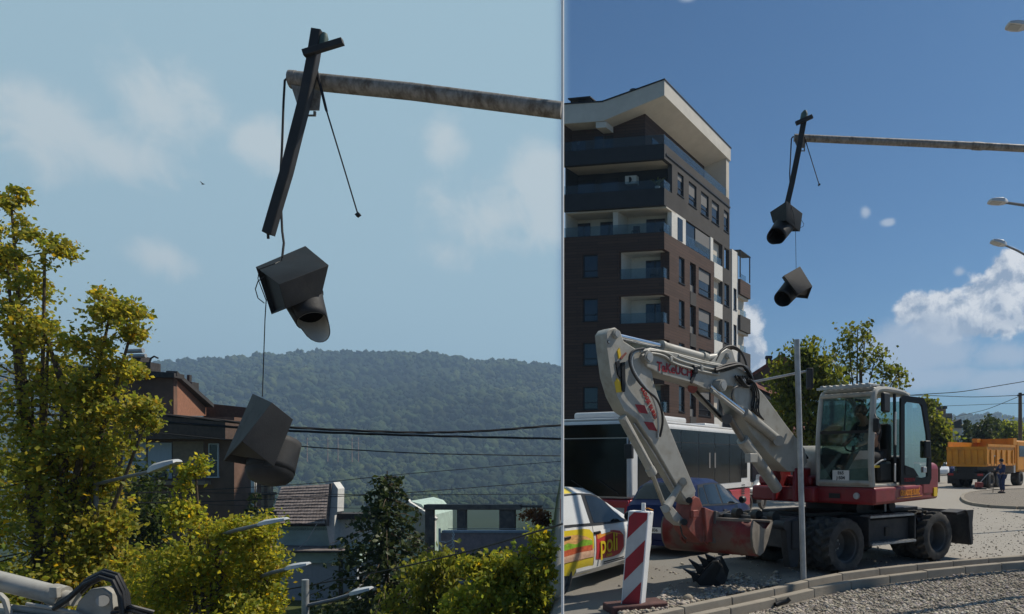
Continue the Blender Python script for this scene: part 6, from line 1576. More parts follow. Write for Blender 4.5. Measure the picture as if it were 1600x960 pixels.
def make_car(name, label, M, paint, group=None, wheel_r=.29, rim=None, roofmat=None):
    loc = M @ V((1.2, 0, 0)); t = thing(name, label, 'car', (loc.x, loc.y, 0), group)
    Tw = lambda mb: (setattr(mb, 'v', [M @ p for p in mb.v]), mb)[1]
    xs = sorted(set([p[0] for p in TOPZ] + [round(v, 2) for v in np.linspace(-.7, 3.1, 33)]))
    rows = []
    for x in xs:
        r = ring(x); rows.append([V((x, -y, z)) for y, z in r] + [V((x, y, z)) for y, z in r[-2:0:-1]])
    n = len(rows[0]); mb = MB().grid([r + [r[0]] for r in rows])
    # weld the seam by hand: build closed rings instead
    mb = MB(); mb.v = [p for r in rows for p in r]
    mb.f = [(i * n + j, i * n + (j + 1) % n, (i + 1) * n + (j + 1) % n, (i + 1) * n + j) for i in range(len(rows) - 1) for j in range(n)]
    mb.f += [tuple(range(n)), tuple((len(rows) - 1) * n + j for j in range(n - 1, -1, -1))]
    body = Tw(mb).build('body', paint, t, smooth=True)
    cut = []
    for x in (0, 2.46):
        for s in (-1, 1): cut.append(Tw(MB().tube([V((x, s * .62, wheel_r)), V((x, s * 1.0, wheel_r))], wheel_r + .055, 24)))
    apply_bool(body, cut)
    mp = lambda mb, nm, m, par=t, **k: Tw(mb).build(nm, m, par, **k)
    for x in (0, 2.46):
        for s in (-1, 1):
            a = V((x, s * .60, wheel_r)); ax = V((0, s, 0))
            w = mp(MB().lathe([(0, .135), (.05, .14), (.06, .12), (wheel_r * .60, .145), (wheel_r * .68, .165), (wheel_r * .70, .15), (wheel_r * .70, 0)], a, ax, 30), 'wheel', rim or RIMM, smooth=True)
            mp(MB().lathe([(wheel_r * .68, .02), (wheel_r * .7, .175), (wheel_r * .80, .195), (wheel_r * .93, .185), (wheel_r, .15), (wheel_r, .03), (wheel_r * .9, .0)], a, ax, 36), 'tyre', TYRE, w, smooth=True)
            for k in range(6):
                an = k * math.pi / 3 + .2; d = V((math.cos(an), 0, math.sin(an))); q = V((-math.sin(an), 0, math.cos(an)))
                mp(MB().prism([a + ax * .142 + d * .07 - q * .022, a + ax * .142 + d * .07 + q * .022, a + ax * .162 + d * wheel_r * .62 + q * .05, a + ax * .162 + d * wheel_r * .62 - q * .05], ax * .012), 'spoke', rim or RIMM, w)
        mp(MB().tube([V((x, -.62, wheel_r)), V((x, .62, wheel_r))], .05, 8), 'axle', XBLACK)
    # glass
    def glass_side(x0, x1, k0, k1, s, nm, m, lean0=0.0, lean1=0.0, o=.008):
        rows = []
        for i in range(9):
            row = []
            for j in range(4):
                k = k0 + (k1 - k0) * j / 3; x = (x0 + lean0 * k) + ((x1 + lean1 * k) - (x0 + lean0 * k)) * i / 8; r = ring(x)
                a, b = V((x, s * r[5][0], r[5][1])), V((x, s * r[6][0], r[6][1])); p = a.lerp(b, k); row.append(p + V((0, s * o, .002)))
            rows.append(row)
        return mp(MB().grid(rows), nm, m, smooth=True)
    for s in (-1, 1):
        glass_side(-.42, 1.97, -.02, .99, s, 'window_surround', XBLACK, .32, -.52, .004); glass_side(.86, 1.90, .06, .93, s, 'front_window', CARG, 0.0, -.52); glass_side(.08, .75, .06, .93, s, 'rear_window', CARG2 if s < 0 else CARG, 0.06, 0.0)
        glass_side(-.34, .04, .08, .85, s, 'quarter_window', CARG2 if s < 0 else CARG, .28, 0.06)
    def glass_top(x0, x1, nm):
        rows = []
        for i in range(9):
            x = x0 + (x1 - x0) * i / 8; r = ring(x); row = []
            for (y, z) in [(-r[6][0] * .94, r[6][1] + .01), (-r[7][0], r[7][1] + .006), (0, r[8][1] + .006), (r[7][0], r[7][1] + .006), (r[6][0] * .94, r[6][1] + .01)]: row.append(V((x, y, z)))
            rows.append(row)
        return mp(MB().grid(rows), nm, CARG, smooth=True)
    glass_top(1.36, 1.98, 'windscreen'); glass_top(-.58, -.28, 'back_window')
    for s in (-1, 1):
        c = V((1.78, s * .90, .98)); mp(MB().lathe([(0, -.09), (.06, -.085), (.085, -.03), (.085, .02), (.06, .06), (0, .07)], c, (1, 0, 0), 12), 'door_mirror', XBLACK, smooth=True)
        for x in (.10, .90):
            p = side_pt(x, .80, .012); p.y *= -s
            ho = mp(MB().box(p, (.17, .025, .035)), 'door_handle', XBLACK, bevel=.008)
        for x0, x1 in ((.05, .06), (.80, .81), (1.885, 1.895)):
            rows = []
            for z in np.linspace(.28, .90, 8):
                a, b = side_pt(x0, z, .002), side_pt(x1, z, .002); a.y *= -s; b.y *= -s; rows.append([a, b])
            mp(MB().grid(rows), 'door_gap', XBLACK)
        mp(MB().prism([V((-.725, s * .45, .72)), V((-.725, s * .66, .72)), V((-.68, s * .70, .96)), V((-.66, s * .58, .98))], V((.03, 0, 0))), 'tail_lamp', mat('tail_lamp_red', (0.35, 0.01, 0.012), 0.2, var=0.1, coat=.5))
        mp(MB().prism([V((3.0, s * .45, .60)), V((2.95, s * .66, .62)), V((2.85, s * .70, .74)), V((2.95, s * .50, .73))], V((.04, 0, 0))), 'head_lamp', mat('head_lamp_clear', (0.6, 0.62, 0.64), 0.1, var=0.05, coat=.5))
    mp(MB().box(V((-.755, 0, .40)), (.05, 1.2, .22)), 'rear_bumper', paint, bevel=.03)
    return t, mp
CARG = mat('car_glass', (0.010, 0.012, 0.014), 0.06, var=0.2, spec=0.4)
CARG2 = CARG
CARW = mat('car_white', (0.78, 0.78, 0.76), 0.25, var=0.02, coat=0.6, dirt=(0.45, 0.43, 0.4), dirt_amt=0.25, dirt_scale=2)
CARB = mat('car_navy', (0.007, 0.014, 0.062), 0.35, var=0.1, coat=0.04, spec=0.15)
CARG2 = mat('white_window_film', (0.60, 0.62, 0.63), 0.35, var=0.03)
def carM(wheel, d, track=.74):
    d = V((d[0], d[1], 0)).normalized(); r = V((d.y, -d.x, 0)); o = V((wheel[0], wheel[1], 0)) - r * track
    M = Matrix.Identity(4)
    for i in range(3): M[i][0], M[i][1], M[i][2], M[i][3] = d[i], -r[i], (0, 0, 1)[i], o[i]
    M[2][3] = .006
    return M
TM = carM((-1.40 - .415 * .12, 9.68 - .91 * .12), (.415, .91))
taxi, tp = make_car('advert_car', 'white hatchback with yellow and red food advert on its doors, beside thin mast', TM, CARW)
# advert foil on the doors
AY = mat('foil_yellow', (0.72, 0.55, 0.03), 0.35, var=0.04, coat=.3); AO = mat('foil_orange', (0.72, 0.30, 0.05), 0.35, var=0.25, scale=9, coat=.3); AR = mat('foil_red', (0.50, 0.045, 0.05), 0.35, var=0.12, scale=3, coat=.3)
AB = mat('foil_bread', (0.66, 0.36, 0.13), 0.4, var=0.3, scale=7, stretch=(1, 1, 4)); AG = mat('foil_lettuce', (0.25, 0.45, 0.04), 0.4, var=0.3, scale=15); AM = mat('foil_meat', (0.55, 0.12, 0.05), 0.4, var=0.3, scale=12)
AP = mat('foil_ham', (0.72, 0.45, 0.30), 0.4, var=0.2, scale=10)
def foil(poly_top, poly_bot, nm, m, off, cols=14, par=None):
    """strip on the car side between a lower and an upper outline, both lists of (x, z)"""
    x0, x1 = poly_top[0][0], poly_top[-1][0]; rows = []
    for i in range(cols + 1):
        x = x0 + (x1 - x0) * i / cols; zt, zb = lerp_tab(poly_top, x), lerp_tab(poly_bot, x)
        rows.append([side_pt(x, zb + (zt - zb) * j / 6, off) for j in range(7)])
    return tp(MB().grid(rows), nm, m, smooth=True)
foil([(-.34, .93), (.0, .90), (.55, .885), (.72, .86), (.79, .80)], [(-.34, .36), (-.05, .30), (.35, .24), (.72, .24), (.79, .24)], 'yellow_foil', AY, .003)
foil([(-.30, .80), (0, .83), (.35, .82), (.6, .77), (.74, .70)], [(-.30, .48), (0, .46), (.4, .45), (.74, .47)], 'bread_foil', AB, .006)
foil([(-.30, .72), (-.1, .68), (.1, .73), (.3, .69), (.5, .74), (.74, .70)], [(-.30, .64), (0, .61), (.3, .63), (.74, .63)], 'lettuce_foil', AG, .009, 24)
foil([(-.32, .66), (0, .63), (.3, .65), (.74, .64)], [(-.32, .57), (0, .55), (.4, .57), (.74, .56)], 'meat_foil', AM, .010)
foil([(-.2, .56), (.2, .57), (.78, .58)], [(-.2, .45), (.3, .47), (.78, .46)], 'ham_foil', AP, .009)
foil([(0.86, .77), (0.94, .80), (1.39, .79), (1.61, .76), (1.71, .68)], [(0.86, .41), (0.94, .40), (1.39, .385), (1.61, .41), (1.71, .50)], 'red_foil', AR, .005)
foil([(0.89, .775), (1.09, .78), (1.34, .77), (1.69, .70)], [(0.89, .70), (1.09, .73), (1.34, .75), (1.69, .69)], 'orange_foil', AO, .0075)
foil([(1.01, .825), (1.29, .83)], [(1.01, .765), (1.29, .775)], 'slogan_foil', WHITEP, .010, 4)
WM_car = TM
def side_text(s, x, z, size, m, sx=1.0, bold=0.0, off=.012):
    p = TM @ side_pt(x, z, off); ex = (TM.to_3x3() @ V((1, 0, 0))); q = TM @ side_pt(x, z + .1, off); return text_mesh(s, size, 'advert_lettering', m, taxi, basis(p, ex, q - p), bold=bold, sx=sx)
side_text('poli', 1.22, .60, .40, AY, sx=.92, bold=.005, off=.016)
side_text('classic', 1.24, .435, .075, AY)
side_text('PEDRO', 1.22, .815, .03, INK, off=.014) if False else None
side_text('051 / 555 100', 1.40, .335, .05, INK, off=.008) if False else None
foil([(1.1, .345), (1.75, .345)], [(1.1, .328), (1.75, .328)], 'small_print', INK, .005, 4); foil([(1.1, .315), (1.95, .315)], [(1.1, .303), (1.95, .303)], 'small_print', INK, .005, 4)
rows = []
for x in np.linspace(-.3, .55, 8):
    r = ring(x); rows.append([V((x, -y, z + .004)) for y, z in r[6:9]] + [V((x, r[7][0], r[7][1] + .004))])
tp(MB().grid(rows), 'roof_foil', AY, smooth=True)
rows = []
for x in np.linspace(-.05, .12, 4): rows.append([TM.inverted() @ (TM @ V((x, -ring(x)[5][0] + (ring(x)[5][0] - ring(x)[6][0]) * k - .007, ring(x)[5][1] + (ring(x)[6][1] - ring(x)[5][1]) * k))) for k in (.0, .5, 1.0)])
# the car's tail stops in line with the mast: its rear end lies out of view
def trim_left(t, co, no):
    objs = [o for o in bpy.data.objects if o.type == 'MESH' and (o.parent == t or (o.parent and o.parent.parent == t))]
    for o in objs:
        Mi = WM[t.name]
        bm = bmesh.new(); bm.from_mesh(o.data)
        lc = Mi.inverted() @ co; ln = (Mi.to_3x3().inverted() @ no).normalized()
        r = bmesh.ops.bisect_plane(bm, geom=bm.verts[:] + bm.edges[:] + bm.faces[:], plane_co=lc, plane_no=ln, clear_outer=True, clear_inner=False)
        ed = [e for e in r['geom_cut'] if isinstance(e, bmesh.types.BMEdge)]
        if ed and o.name.startswith(('body', 'tyre', 'wheel')): bmesh.ops.holes_fill(bm, edges=ed, sides=0)
        gone = len(bm.faces) == 0
        bm.to_mesh(o.data); bm.free()
        if gone: bpy.data.objects.remove(o)
sl = (879.5 - CX) / F
trim_left(taxi, V((sl * 10, 10, 0)), V((-1, sl, 0)).normalized())
BM = carM((.50 + .41 * .75, 13.32 + .907 * .75), (.42, .907))
CARG2 = CARG
bcar, bp_ = make_car('navy_car', 'dark navy hatchback seen from behind beyond the excavator bucket', BM, CARB)
pl = bp_(MB().box(V((-.79, .12, .50)), (.012, .50, .11)), 'number_plate', PLATEW)
text_mesh('A42-J-836', .09, 'plate_lettering', INK, bcar, basis(BM @ V((-.80, .12, .50)), BM.to_3x3() @ V((0, -1, 0)), (0, 0, 1)), bold=.001, sx=.95)
# ---------------------------------------------------------------- bus
def make_bus():
    A = V((.457, .89, 0)).normalized(); Wd = V((-A.y, A.x, 0)); O = V((-.825, 16.5, .006)); L, Wb, Ht = 8.1, 2.03, 2.82
    Q = lambda a, w, z: O + A * a + Wd * w + V((0, 0, z))
    t = thing('city_bus', 'white and red city bus with dark glass behind the taxi and boom', 'bus', Q(L / 2, Wb / 2, 0) - V((0, 0, .006)))
    t['label'] = 'white city bus with red skirt and dark glass passing behind excavator boom'
    def qb(a0, a1, w0, w1, z0, z1, nm, m, par=None, bevel=0.0, segs=3): return MB().hexa([Q(a0, w0, z0), Q(a1, w0, z0), Q(a1, w1, z0), Q(a0, w1, z0), Q(a0, w0, z1), Q(a1, w0, z1), Q(a1, w1, z1), Q(a0, w1, z1)]).build(nm, m, par or t, bevel=bevel, segs=segs)
    BW = mat('bus_white', (0.66, 0.655, 0.64), 0.3, var=0.03, coat=.4, dirt=(0.45, 0.43, 0.4), dirt_amt=.3, dirt_scale=1.2); BR_ = mat('bus_red', (0.42, 0.025, 0.04), 0.3, var=0.06, coat=.4); BG = mat('bus_glass', (0.008, 0.010, 0.011), 0.07, var=0.3, scale=1.2, spec=.2)
    qb(.0, L, 0, Wb, .92, Ht - .02, 'body', BW, bevel=.10); qb(.02, L - .02, .01, Wb - .01, .30, .915, 'lower_body', BR_, bevel=.06)
    qb(.05, L - .1, .06, Wb - .06, Ht - .02, Ht + .03, 'roof', BW, bevel=.02)
    # side glazing, one pane after another
    xs = [.35, 1.55, 2.7, 3.85, 5.0, 6.15, 7.2, 7.75]
    for i in range(len(xs) - 1):
        z0 = 1.12 if xs[i + 1] < 7.3 else 1.25
        p = qb(xs[i], xs[i + 1] - .03, -.012, .0 - .002, z0, 2.62, 'side_window', BG, bevel=.004)
        qb(xs[i] + .02, xs[i + 1] - .05, -.018, -.0135, 2.30, 2.325, 'window_rail', FRAMED, p)
    qb(.34, 7.73, -.006, -.001, 2.55, 2.66, 'window_band', BG)
    qb(.3, L - .02, -.008, -.001, .95, 1.10, 'side_panel', BW)
    for a in (4.55, 4.95): qb(a, a + .10, -.019, -.014, 1.6, 2.05, 'window_sticker', BLIND)
    for k in range(5): qb(7.2, 7.5, -.012, -.0085, .72 + .07 * k, .75 + .07 * k, 'vent_slot', FRAMED)
    # front
    ws = qb(-.012, -.002, .10, Wb - .12, .98, 2.36, 'windscreen', BG, bevel=.004)
    qb(-.014, -.003, .08, Wb - .1, 2.38, 2.70, 'destination_panel', BG)
    for w0 in (.3, 1.1): MB().beam(Q(-.03, w0, 1.05), Q(-.03, w0 + .55, 1.35), .02, .02).build('wiper', FRAMED, ws)
    qb(-.03, .02, .04, Wb - .04, .35, .90, 'bumper', BR_, bevel=.03)
    for w0 in (.15, Wb - .45): qb(-.036, -.03, w0, w0 + .3, .55, .72, 'head_lamp', GALV)
    MB().tube([Q(-.03, .02, 2.5), Q(-.22, -.1, 2.45), Q(-.24, -.1, 2.2)], .018, 6).build('mirror_arm', FRAMED, t); MB().box(Q(-.24, -.1, 2.05), (.12, .2, .34), A, Wd).build('mirror', FRAMED, t, bevel=.02)
    for a0, a1 in ((.25, 1.6), (2.2, 3.6), (4.9, 6.0)): qb(a0, a1, .25, Wb - .25, Ht + .03, Ht + (.20 if a0 < 3 else .12), 'roof_unit', BW, bevel=.06)
    for a in (1.55, 6.0):
        for w0, s in ((0.0, -1), (Wb, 1)):
            c = Q(a, w0 + (.22 if s < 0 else -.22), .42); d = Wd * s
            w = MB().lathe([(0, .14), (.1, .15), (.2, .19), (.26, .2), (.27, .1)], c, d, 24).build('wheel', RIMM, t, smooth=True)
            MB().lathe([(.25, .0), (.26, .225), (.34, .23), (.40, .21), (.42, .17), (.42, 0)], c, d, 30).build('tyre', TYRE, w, smooth=True)
        for w0 in (-.012,): MB().lathe([(0, 0), (.5, 0), (.5, .006)], Q(a, -.003, .42), -Wd, 24, 0, 2 * math.pi).build('wheel_arch', XBLACK, t)
make_bus()
# ---------------------------------------------------------------- tipper lorry
def make_tipper():
    d = V((.70, .714, 0)).normalized(); r = V((d.y, -d.x, 0)); O = V((20.1, 44.0, 0)) 
    Q = lambda a, w, z: O + d * a - r * w + V((0, 0, z))           # a forward, w to the left of the near side
    t = thing('tipper_lorry', 'orange tipper lorry with ribbed body parked at the right edge', 'truck', Q(3.5, 1.25, 0))
    OR = mat('lorry_orange', (0.64, 0.255, 0.012), 0.45, var=0.1, scale=2, dirt=(0.32, 0.16, 0.05), dirt_amt=.5, dirt_scale=1.5)
    def qb(a0, a1, w0, w1, z0, z1, nm, m, par=None, bevel=0.0): return MB().hexa([Q(a0, w0, z0), Q(a1, w0, z0), Q(a1, w1, z0), Q(a0, w1, z0), Q(a0, w0, z1), Q(a1, w0, z1), Q(a1, w1, z1), Q(a0, w1, z1)]).build(nm, m, par or t, bevel=bevel)
    side = qb(0.02, 4.9, 0, .06, 1.42, 2.78, 'near_side', OR)
    for a in np.linspace(.5, 4.4, 5): MB().prism([Q(a, -.001, 1.5), Q(a + .18, -.001, 1.5), Q(a + .18, -.001, 2.35), Q(a - .02, -.001, 2.42)], r * .07).build('side_rib', OR, side)
    qb(0.02, 4.9, -.05, .0 - .002, 2.62, 2.78, 'side_rail', OR, side); qb(0.02, 4.9, -.05, -.002, 1.42, 1.54, 'side_rail', OR, side)
    qb(0.02, 4.9, 2.44, 2.5, 1.42, 2.95, 'far_side', OR); qb(0.1, 4.9, .07, 2.43, 1.38, 1.46, 'bed_floor', OR)
    tg = qb(-.06, .0, -.02, 2.52, 1.40, 2.62, 'tailgate', OR)
    for k in range(6): MB().prism([Q(-.062, .14 + .4 * k, 1.52), Q(-.062, .44 + .4 * k, 1.52), Q(-.062, .40 + .4 * k, 2.42), Q(-.062, .18 + .4 * k, 2.42)], -d * .05).build('tailgate_panel', OR, tg, bevel=.01)
    qb(-.13, -.07, -.02, 2.52, 2.44, 2.62, 'tailgate_rail', OR, tg); qb(-.13, -.07, -.02, 2.52, 1.36, 1.5, 'tailgate_rail', OR, tg)
    hb_ = qb(4.92, 5.0, -.04, 2.54, 1.40, 3.22, 'headboard', OR); qb(4.6, 5.25, -.04, .3, 2.8, 3.24, 'headboard_wing', OR, hb_); qb(4.2, 4.9, 2.2, 2.54, 2.96, 3.24, 'headboard_wing', OR, hb_)
    qb(-.1, 7.6, .75, 1.75, .8, 1.15, 'chassis', XBLACK); qb(0, 4.8, .6, 1.9, 1.15, 1.37, 'subframe', XBLACK)
    cb = qb(5.5, 7.5, .02, 2.48, .95, 3.1, 'cab', OR, bevel=.12); qb(5.9, 7.0, .004, .018, 2.0, 2.75, 'cab_window', PANED, cb); qb(7.502, 7.51, .15, 2.35, 1.95, 2.85, 'windscreen', PANED, cb)
    qb(5.1, 5.45, .1, 2.4, .9, 1.6, 'fuel_tank', GALV)
    for a in (.9, 2.25, 6.4):
        for w0, s in ((.05, 1), (2.45, -1)):
            c = Q(a, w0, .52); ax = -r * s
            w = MB().lathe([(0, .1), (.12, .08), (.15, .14), (.28, .10), (.30, .03), (.31, .0)], c, ax, 20).build('wheel', RIMM, t, smooth=True)
            MB().lathe([(.29, .02), (.32, -.01), (.46, -.01), (.52, .03), (.52, .5), (.45, .55)], c, ax, 28).build('tyre', TYRE, w, smooth=True)
        qb(a - .7, a + .7, .02, .55, 1.06, 1.10, 'mudguard', XBLACK)
    qb(-.25, -.18, .1, 2.4, .55, .95, 'rear_bar', XBLACK)
    for w0 in (.15, 2.0): qb(-.262, -.252, w0, w0 + .35, .78, .92, 'tail_lamp', MATS['tail_lamp_red'])
    for w0 in (.02, 1.9): qb(-.05, -.02, w0, w0 + .58, .25, .9, 'mud_flap', XBLACK)
make_tipper()
# ---------------------------------------------------------------- road works
def barrier():
    Y = 8.75; c = [P(981.5, 798, Y), P(1014, 800, Y), P(1000, 955, Y - .05), P(969, 955, Y - .05)]
    t = thing('striped_barrier', 'leaning red and white striped barrier board in front of the taxi', 'barrier', (c[3].lerp(c[2], .5).x, Y, 0))
    back = V((.06, .10, 0))
    MB().prism(c, back).build('board', WHITEP, t, bevel=.012)
    q = lambda u, v: c[0].lerp(c[1], u).lerp(c[3].lerp(c[2], u), v) + V((0, -.004, 0))
    def clip(a, b): return max(.015, min(.985, a)), b
    WS = mat('sheeting_white', (0.55, 0.55, 0.54), 0.4, var=0.06, dirt=(0.38, 0.36, 0.34), dirt_amt=.4, dirt_scale=4); RS = mat('sheeting_red', (0.36, 0.018, 0.03), 0.4, var=0.08, dirt=(0.24, 0.04, 0.04), dirt_amt=.4, dirt_scale=4)
    MB().prism([q(.06, .012), q(.94, .012), q(.94, .988), q(.06, .988)], (0, -.002, 0)).build('white_sheeting', WS, t)
    for v0 in (-.02, .40, .82):
        # band rising to the right: lower on the left edge
        lo0, lo1 = v0 + .30, v0 + .10; hi0, hi1 = v0 + .085, v0 - .115
        pts = []
        for u, v in ((.06, hi0), (.94, hi1), (.94, lo1), (.06, lo0)): pts.append((u, v))
        # clip to the board
        poly = pts
        for lim, sgn in ((.012, 1), (.988, -1)):
            out = []
            for i in range(len(poly)):
                a, b = poly[i], poly[(i + 1) % len(poly)]; ia, ib = sgn * (a[1] - lim) >= 0, sgn * (b[1] - lim) >= 0
                if ia: out.append(a)
                if ia != ib:
                    k = (lim - a[1]) / (b[1] - a[1]); out.append((a[0] + (b[0] - a[0]) * k, lim))
            poly = out
            if not poly: break
        if len(poly) >= 3: MB().prism([q(u, v) + V((0, -.003, 0)) for u, v in poly], (0, -.002, 0)).build('red_band', RS, t)
    p = q(.62, 0) + V((.03, .05, 0)); MB().tube([p, p + V((0, 0, .10))], .026, 10).build('lamp_socket', WHITEP, t, smooth=True)
    MB().tube([p + V((0, 0, .03)), p + V((.06, -.02, .035)), p + V((.12, 0, .01))], .008, 6).build('orange_strap', ORNG, t)
    MB().box((c[3].lerp(c[2], .5).x + .06, Y + .06, .05), (.75, .36, .10), (.9, .43, 0), (-.43, .9, 0)).build('foot', mat('recycled_rubber', (0.10, 0.05, 0.045), .9, var=.3), t, bevel=.02)
barrier()
bb = G(1256, 919)
top(MB().tube([V((bb.x, bb.y, -.05)), V((bb.x - .05, bb.y, 1.8)), P(1245, 531, bb.y)], [.043, .042, .042], 14), 'bare_pole', GALV, 'slightly leaning bare grey steel pole planted at the kerb before the excavator', 'pole', smooth=True)
def toothed_bucket():
    b0 = G(1108, 916); t = thing('toothed_bucket', 'black digging bucket with upturned teeth lying behind the kerb', 'bucket', b0)
    Y = b0.y; q = lambda x, y, o=0: P(x, y, Y + o)
    pr = [(1086, 908), (1098, 892), (1112, 878), (1122, 876), (1134, 900), (1130, 917), (1096, 918)]
    MB().prism([q(x, y) for x, y in pr], (.10, .55, 0)).build('shell', XBLACK, t, bevel=.015)
    MB().prism([q(1090, 905, -.01), q(1114, 879, -.01), q(1117, 882, -.01), q(1095, 909, -.01)], (0, -.03, 0)).build('side_cutter', XDARK, t)
    for (x0, y0), (x1, y1) in (((1088, 906), (1066, 889)), ((1095, 896), (1075, 874)), ((1104, 886), (1089, 869)), ((1112, 880), (1101, 866))):
        o = .0 + (x0 - 1088) * .008
        MB().prism([q(x0 - 5, y0 + 4, o), q(x0 - 8, y0 - 6, o), q(x1, y1, o), q(x0 + 6, y0 - 7, o), q(x0 + 7, y0, o)], (.02, .08, 0)).build('tooth', XBLACK, t, bevel=.004)
    MB().prism([q(1118, 905, -.02), q(1128, 884, -.02), q(1136, 905, -.02), q(1130, 916, -.02)], (0, .04, 0)).build('ear', XDARK, t)
toothed_bucket()
g0 = G(1222, 951)
top(MB().tube([V((g0.x - .09, g0.y - .03, .05)), V((g0.x - .03, g0.y, .07)), V((g0.x + .06, g0.y + .02, .085)), V((g0.x + .10, g0.y + .02, .12))], [.034, .034, .032, .03], 10), 'black_pipe_elbow', HOSE, 'short bent black plastic pipe stub lying on the gravel', 'pipe', smooth=True)
for px, py, s, lab in ((1075, 941, .07, 'fist-sized pale stone on the gravel heap behind the kerb'), (1139, 926, .05, 'small pale stone on the gravel near the toothed bucket')):
    c = G(px, py); me = blobs_mesh('loose_stone', np.array([[0, 0, s * .6]]), np.array([s]), np.array([[1., .95, .85]]), 2, .75, .12); me.materials.append(GRAV); me.shade_smooth()
    o = link_mesh('loose_stone', me); o.location = (c.x, c.y, .012); tag(o, lab, 'stone')
# traffic island with worker
ip = [G(x, y, .12) for x, y in [(1640, 762), (1560, 764), (1515, 768), (1504, 775), (1512, 783), (1535, 788), (1570, 790.5), (1640, 792)]]
kerb('island_kerb', ip[::1], .12, .15, 1 if False else -1, step=1.0)
IS = MB(); pts = [V((p.x, p.y, .075)) for p in smooth_path(ip)]; ctr = V((20.5, 33.5, .09))
IS.add(pts + [ctr], [(i, i + 1, len(pts)) for i in range(len(pts) - 1)])
tag(IS.build('island_gravel', GRAVB), 'gravel fill of the kerbed traffic island', 'gravel', kind='structure')
wf = G(1566, 771.0, .08); wf.z = .085
NAVY = mat('navy_overalls', (0.028, 0.045, 0.11), .9, var=.2)
figure('person', 'road worker in navy overalls and cap standing on the island holding a long tool', wf, (-1, -.15), {'pelvis': (0, 0, .93), 'chest': (.02, 0, 1.30), 'neck': (.03, 0, 1.50), 'head': (.06, 0, 1.65),
    'shl': (.02, .20, 1.42), 'ell': (.10, .27, 1.15), 'wrl': (.32, .18, 1.08), 'shr': (.02, -.20, 1.42), 'elr': (.12, -.26, 1.18), 'wrr': (.34, -.10, 1.22),
    'hipl': (0, .10, .88), 'knl': (.03, .11, .48), 'anl': (0, .12, .10), 'hipr': (0, -.10, .88), 'knr': (.02, -.11, .48), 'anr': (-.04, -.12, .10)}, NAVY, NAVY, sleeves='long', hat=mat('dark_cap', (.03, .03, .035), .9))
tx = wf + V((-.44, -.02, 0)); t = thing('rake', 'long-handled rake held upright by the road worker', 'rake', tx)
MB().tube([tx + V((-.05, 0, .02)), tx + V((.03, 0, 1.9))], .018, 8).build('handle', WOODP, t); MB().box(tx + V((.03, 0, 1.92)), (.04, .4, .05), (1, 0, 0), (.5, .85, 0)).build('head', GALV, t)
pc = G(1531, 766, .08); t = thing('plate_compactor', 'small plate compactor with slanted handle on the island edge', 'compactor', (pc.x, pc.y, .085))
MB().box((pc.x, pc.y, .17), (.6, .45, .1)).build('base_plate', XDARK, t, bevel=.03); MB().box((pc.x - .05, pc.y, .38), (.36, .34, .3)).build('engine', mat('engine_red', (.25, .05, .04), .5), t, bevel=.03)
MB().tube(smooth_path([V((pc.x - .2, pc.y, .25)), V((pc.x + .35, pc.y, .9)), V((pc.x + .55, pc.y, 1.05)), V((pc.x + .6, pc.y, 1.05))], 1), .025, 8).build('handle', GALV, t, smooth=True)
MB().tube([V((pc.x + .3, pc.y, .2)), V((pc.x + .8, pc.y - .1, .13)), V((pc.x + 1.3, pc.y - .2, .12))], .02, 6).build('hose', HOSE, t, smooth=True)
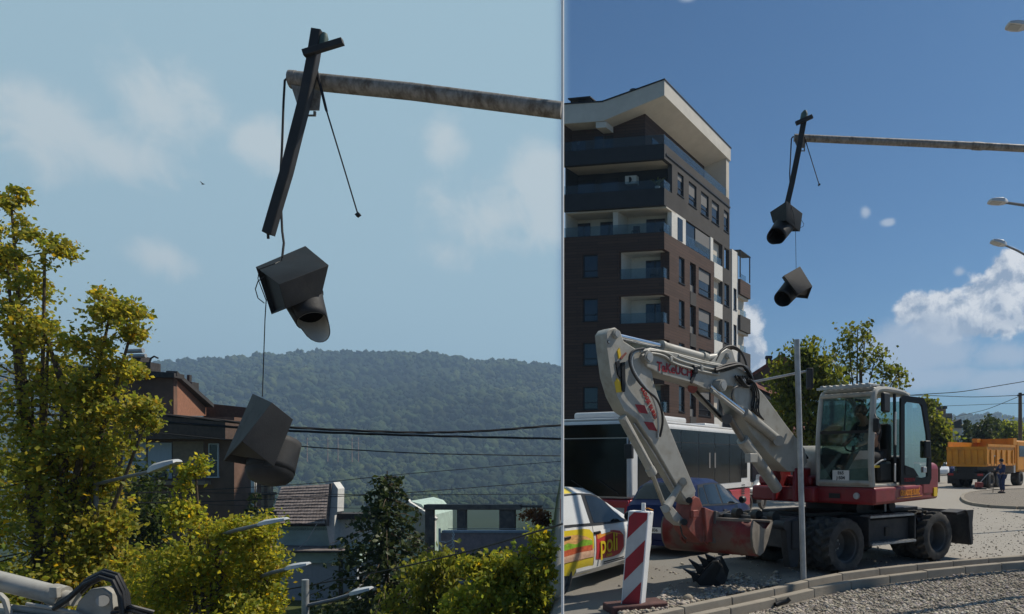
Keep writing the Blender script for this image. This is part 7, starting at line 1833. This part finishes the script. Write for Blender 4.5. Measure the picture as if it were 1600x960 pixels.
# motorcycle beyond the bus
def motorbike():
    o = V(((1180 - CX) / F * 25.5, 25.5, .006)); t = thing('motorcycle', 'silver and black motorcycle standing behind the tail of the bus', 'motorcycle', o)
    d = V((.5, .86, 0)).normalized()
    for k in (-.65, .65):
        c = o + d * k + V((0, 0, .31)); ax = V((d.y, -d.x, 0))
        w = MB().lathe([(.0, -.03), (.2, -.02), (.2, .02), (0, .03)], c, ax, 16).build('wheel', RIMM, t); MB().lathe([(.2, -.05), (.28, -.06), (.31, 0), (.28, .06), (.2, .05)], c, ax, 20).build('tyre', TYRE, w, smooth=True)
    MB().tube([o + d * -.6 + V((0, 0, .75)), o + d * -.1 + V((0, 0, .72)), o + d * .25 + V((0, 0, .92)), o + d * .5 + V((0, 0, .80))], [.09, .13, .19, .08], 10).build('tank_and_seat', GALV, t, smooth=True)
    MB().box(o + V((0, 0, .42)), (.5, .3, .32), d, V((d.y, -d.x, 0))).build('engine', XBLACK, t, bevel=.04)
    MB().tube([o + d * .65 + V((0, 0, .31)), o + d * .42 + V((0, 0, 1.05))], .035, 8).build('fork', CHROME, t); MB().tube([o + d * .38 + V((.3, -.2, 1.08)), o + d * .42 + V((0, 0, 1.05)), o + d * .38 + V((-.3, .2, 1.08))], .018, 8).build('handlebar', XBLACK, t)
    MB().prism([o + d * .45 + V((.12, -.1, .8)), o + d * .5 + V((.12, -.1, 1.15)), o + d * .42 + V((.1, -.1, 1.3)), o + d * .36 + V((.1, -.1, .9))], V((-.24, .16, 0))).build('fairing', GALV, t, bevel=.03)
motorbike()
# parked vehicles far down the road
for i, (px, Yd, col, lab) in enumerate([(1459, 78, CARW, 'tiny white parked car far down the road behind the excavator'), (1469, 84, CARB, 'tiny dark parked car far down the road beside the white one')]):
    fm = carM(((px - CX) / F * Yd, Yd), (-.35, -.94)); make_car('parked_car', lab, fm, col, 'cars parked far down the road')
# unseen box added outside the right edge to cast a shadow on the road
sc_ = thing('shadow_caster', 'grey cabin-shaped box added out of view at the right to shade the road', 'shadow caster', (16.3, 25.5, 0))
MB().box((16.3, 25.5, 1.42), (4.0, 2.4, 2.6), (.95, .31, 0), (-.31, .95, 0)).build('walls', mat('caster_grey', (.35, .36, .36), .7, var=.08), sc_, bevel=.03); MB().box((16.3, 25.5, 2.78), (4.2, 2.6, .1), (.95, .31, 0), (-.31, .95, 0)).build('roof', GALV, sc_); MB().box((16.3, 25.5, .07), (3.8, 2.2, .12), (.95, .31, 0), (-.31, .95, 0)).build('skid', XDARK, sc_)
# ---------------------------------------------------------------- haze: the air between here and the hill
def build_haze():
    b = MB(); b.box((100, 1500, 153), (21000, 3300, 400))
    hz = b.build('haze', bpy.data.materials.new('haze_air'))
    m = hz.data.materials[0]; m.use_nodes = True; t = m.node_tree
    for n in list(t.nodes): t.nodes.remove(n)
    pv = t.nodes.new('ShaderNodeVolumePrincipled'); pv.inputs['Color'].default_value = (0.50, 0.72, 1.0, 1)
    pv.inputs['Density'].default_value = HAZE_D; pv.inputs['Anisotropy'].default_value = 0.2
    out = t.nodes.new('ShaderNodeOutputMaterial'); t.links.new(pv.outputs[0], out.inputs['Volume'])
    tag(hz, 'pale air fading the far hill to blue', 'haze', kind='stuff')
HAZE_D = 0.00026
build_haze()
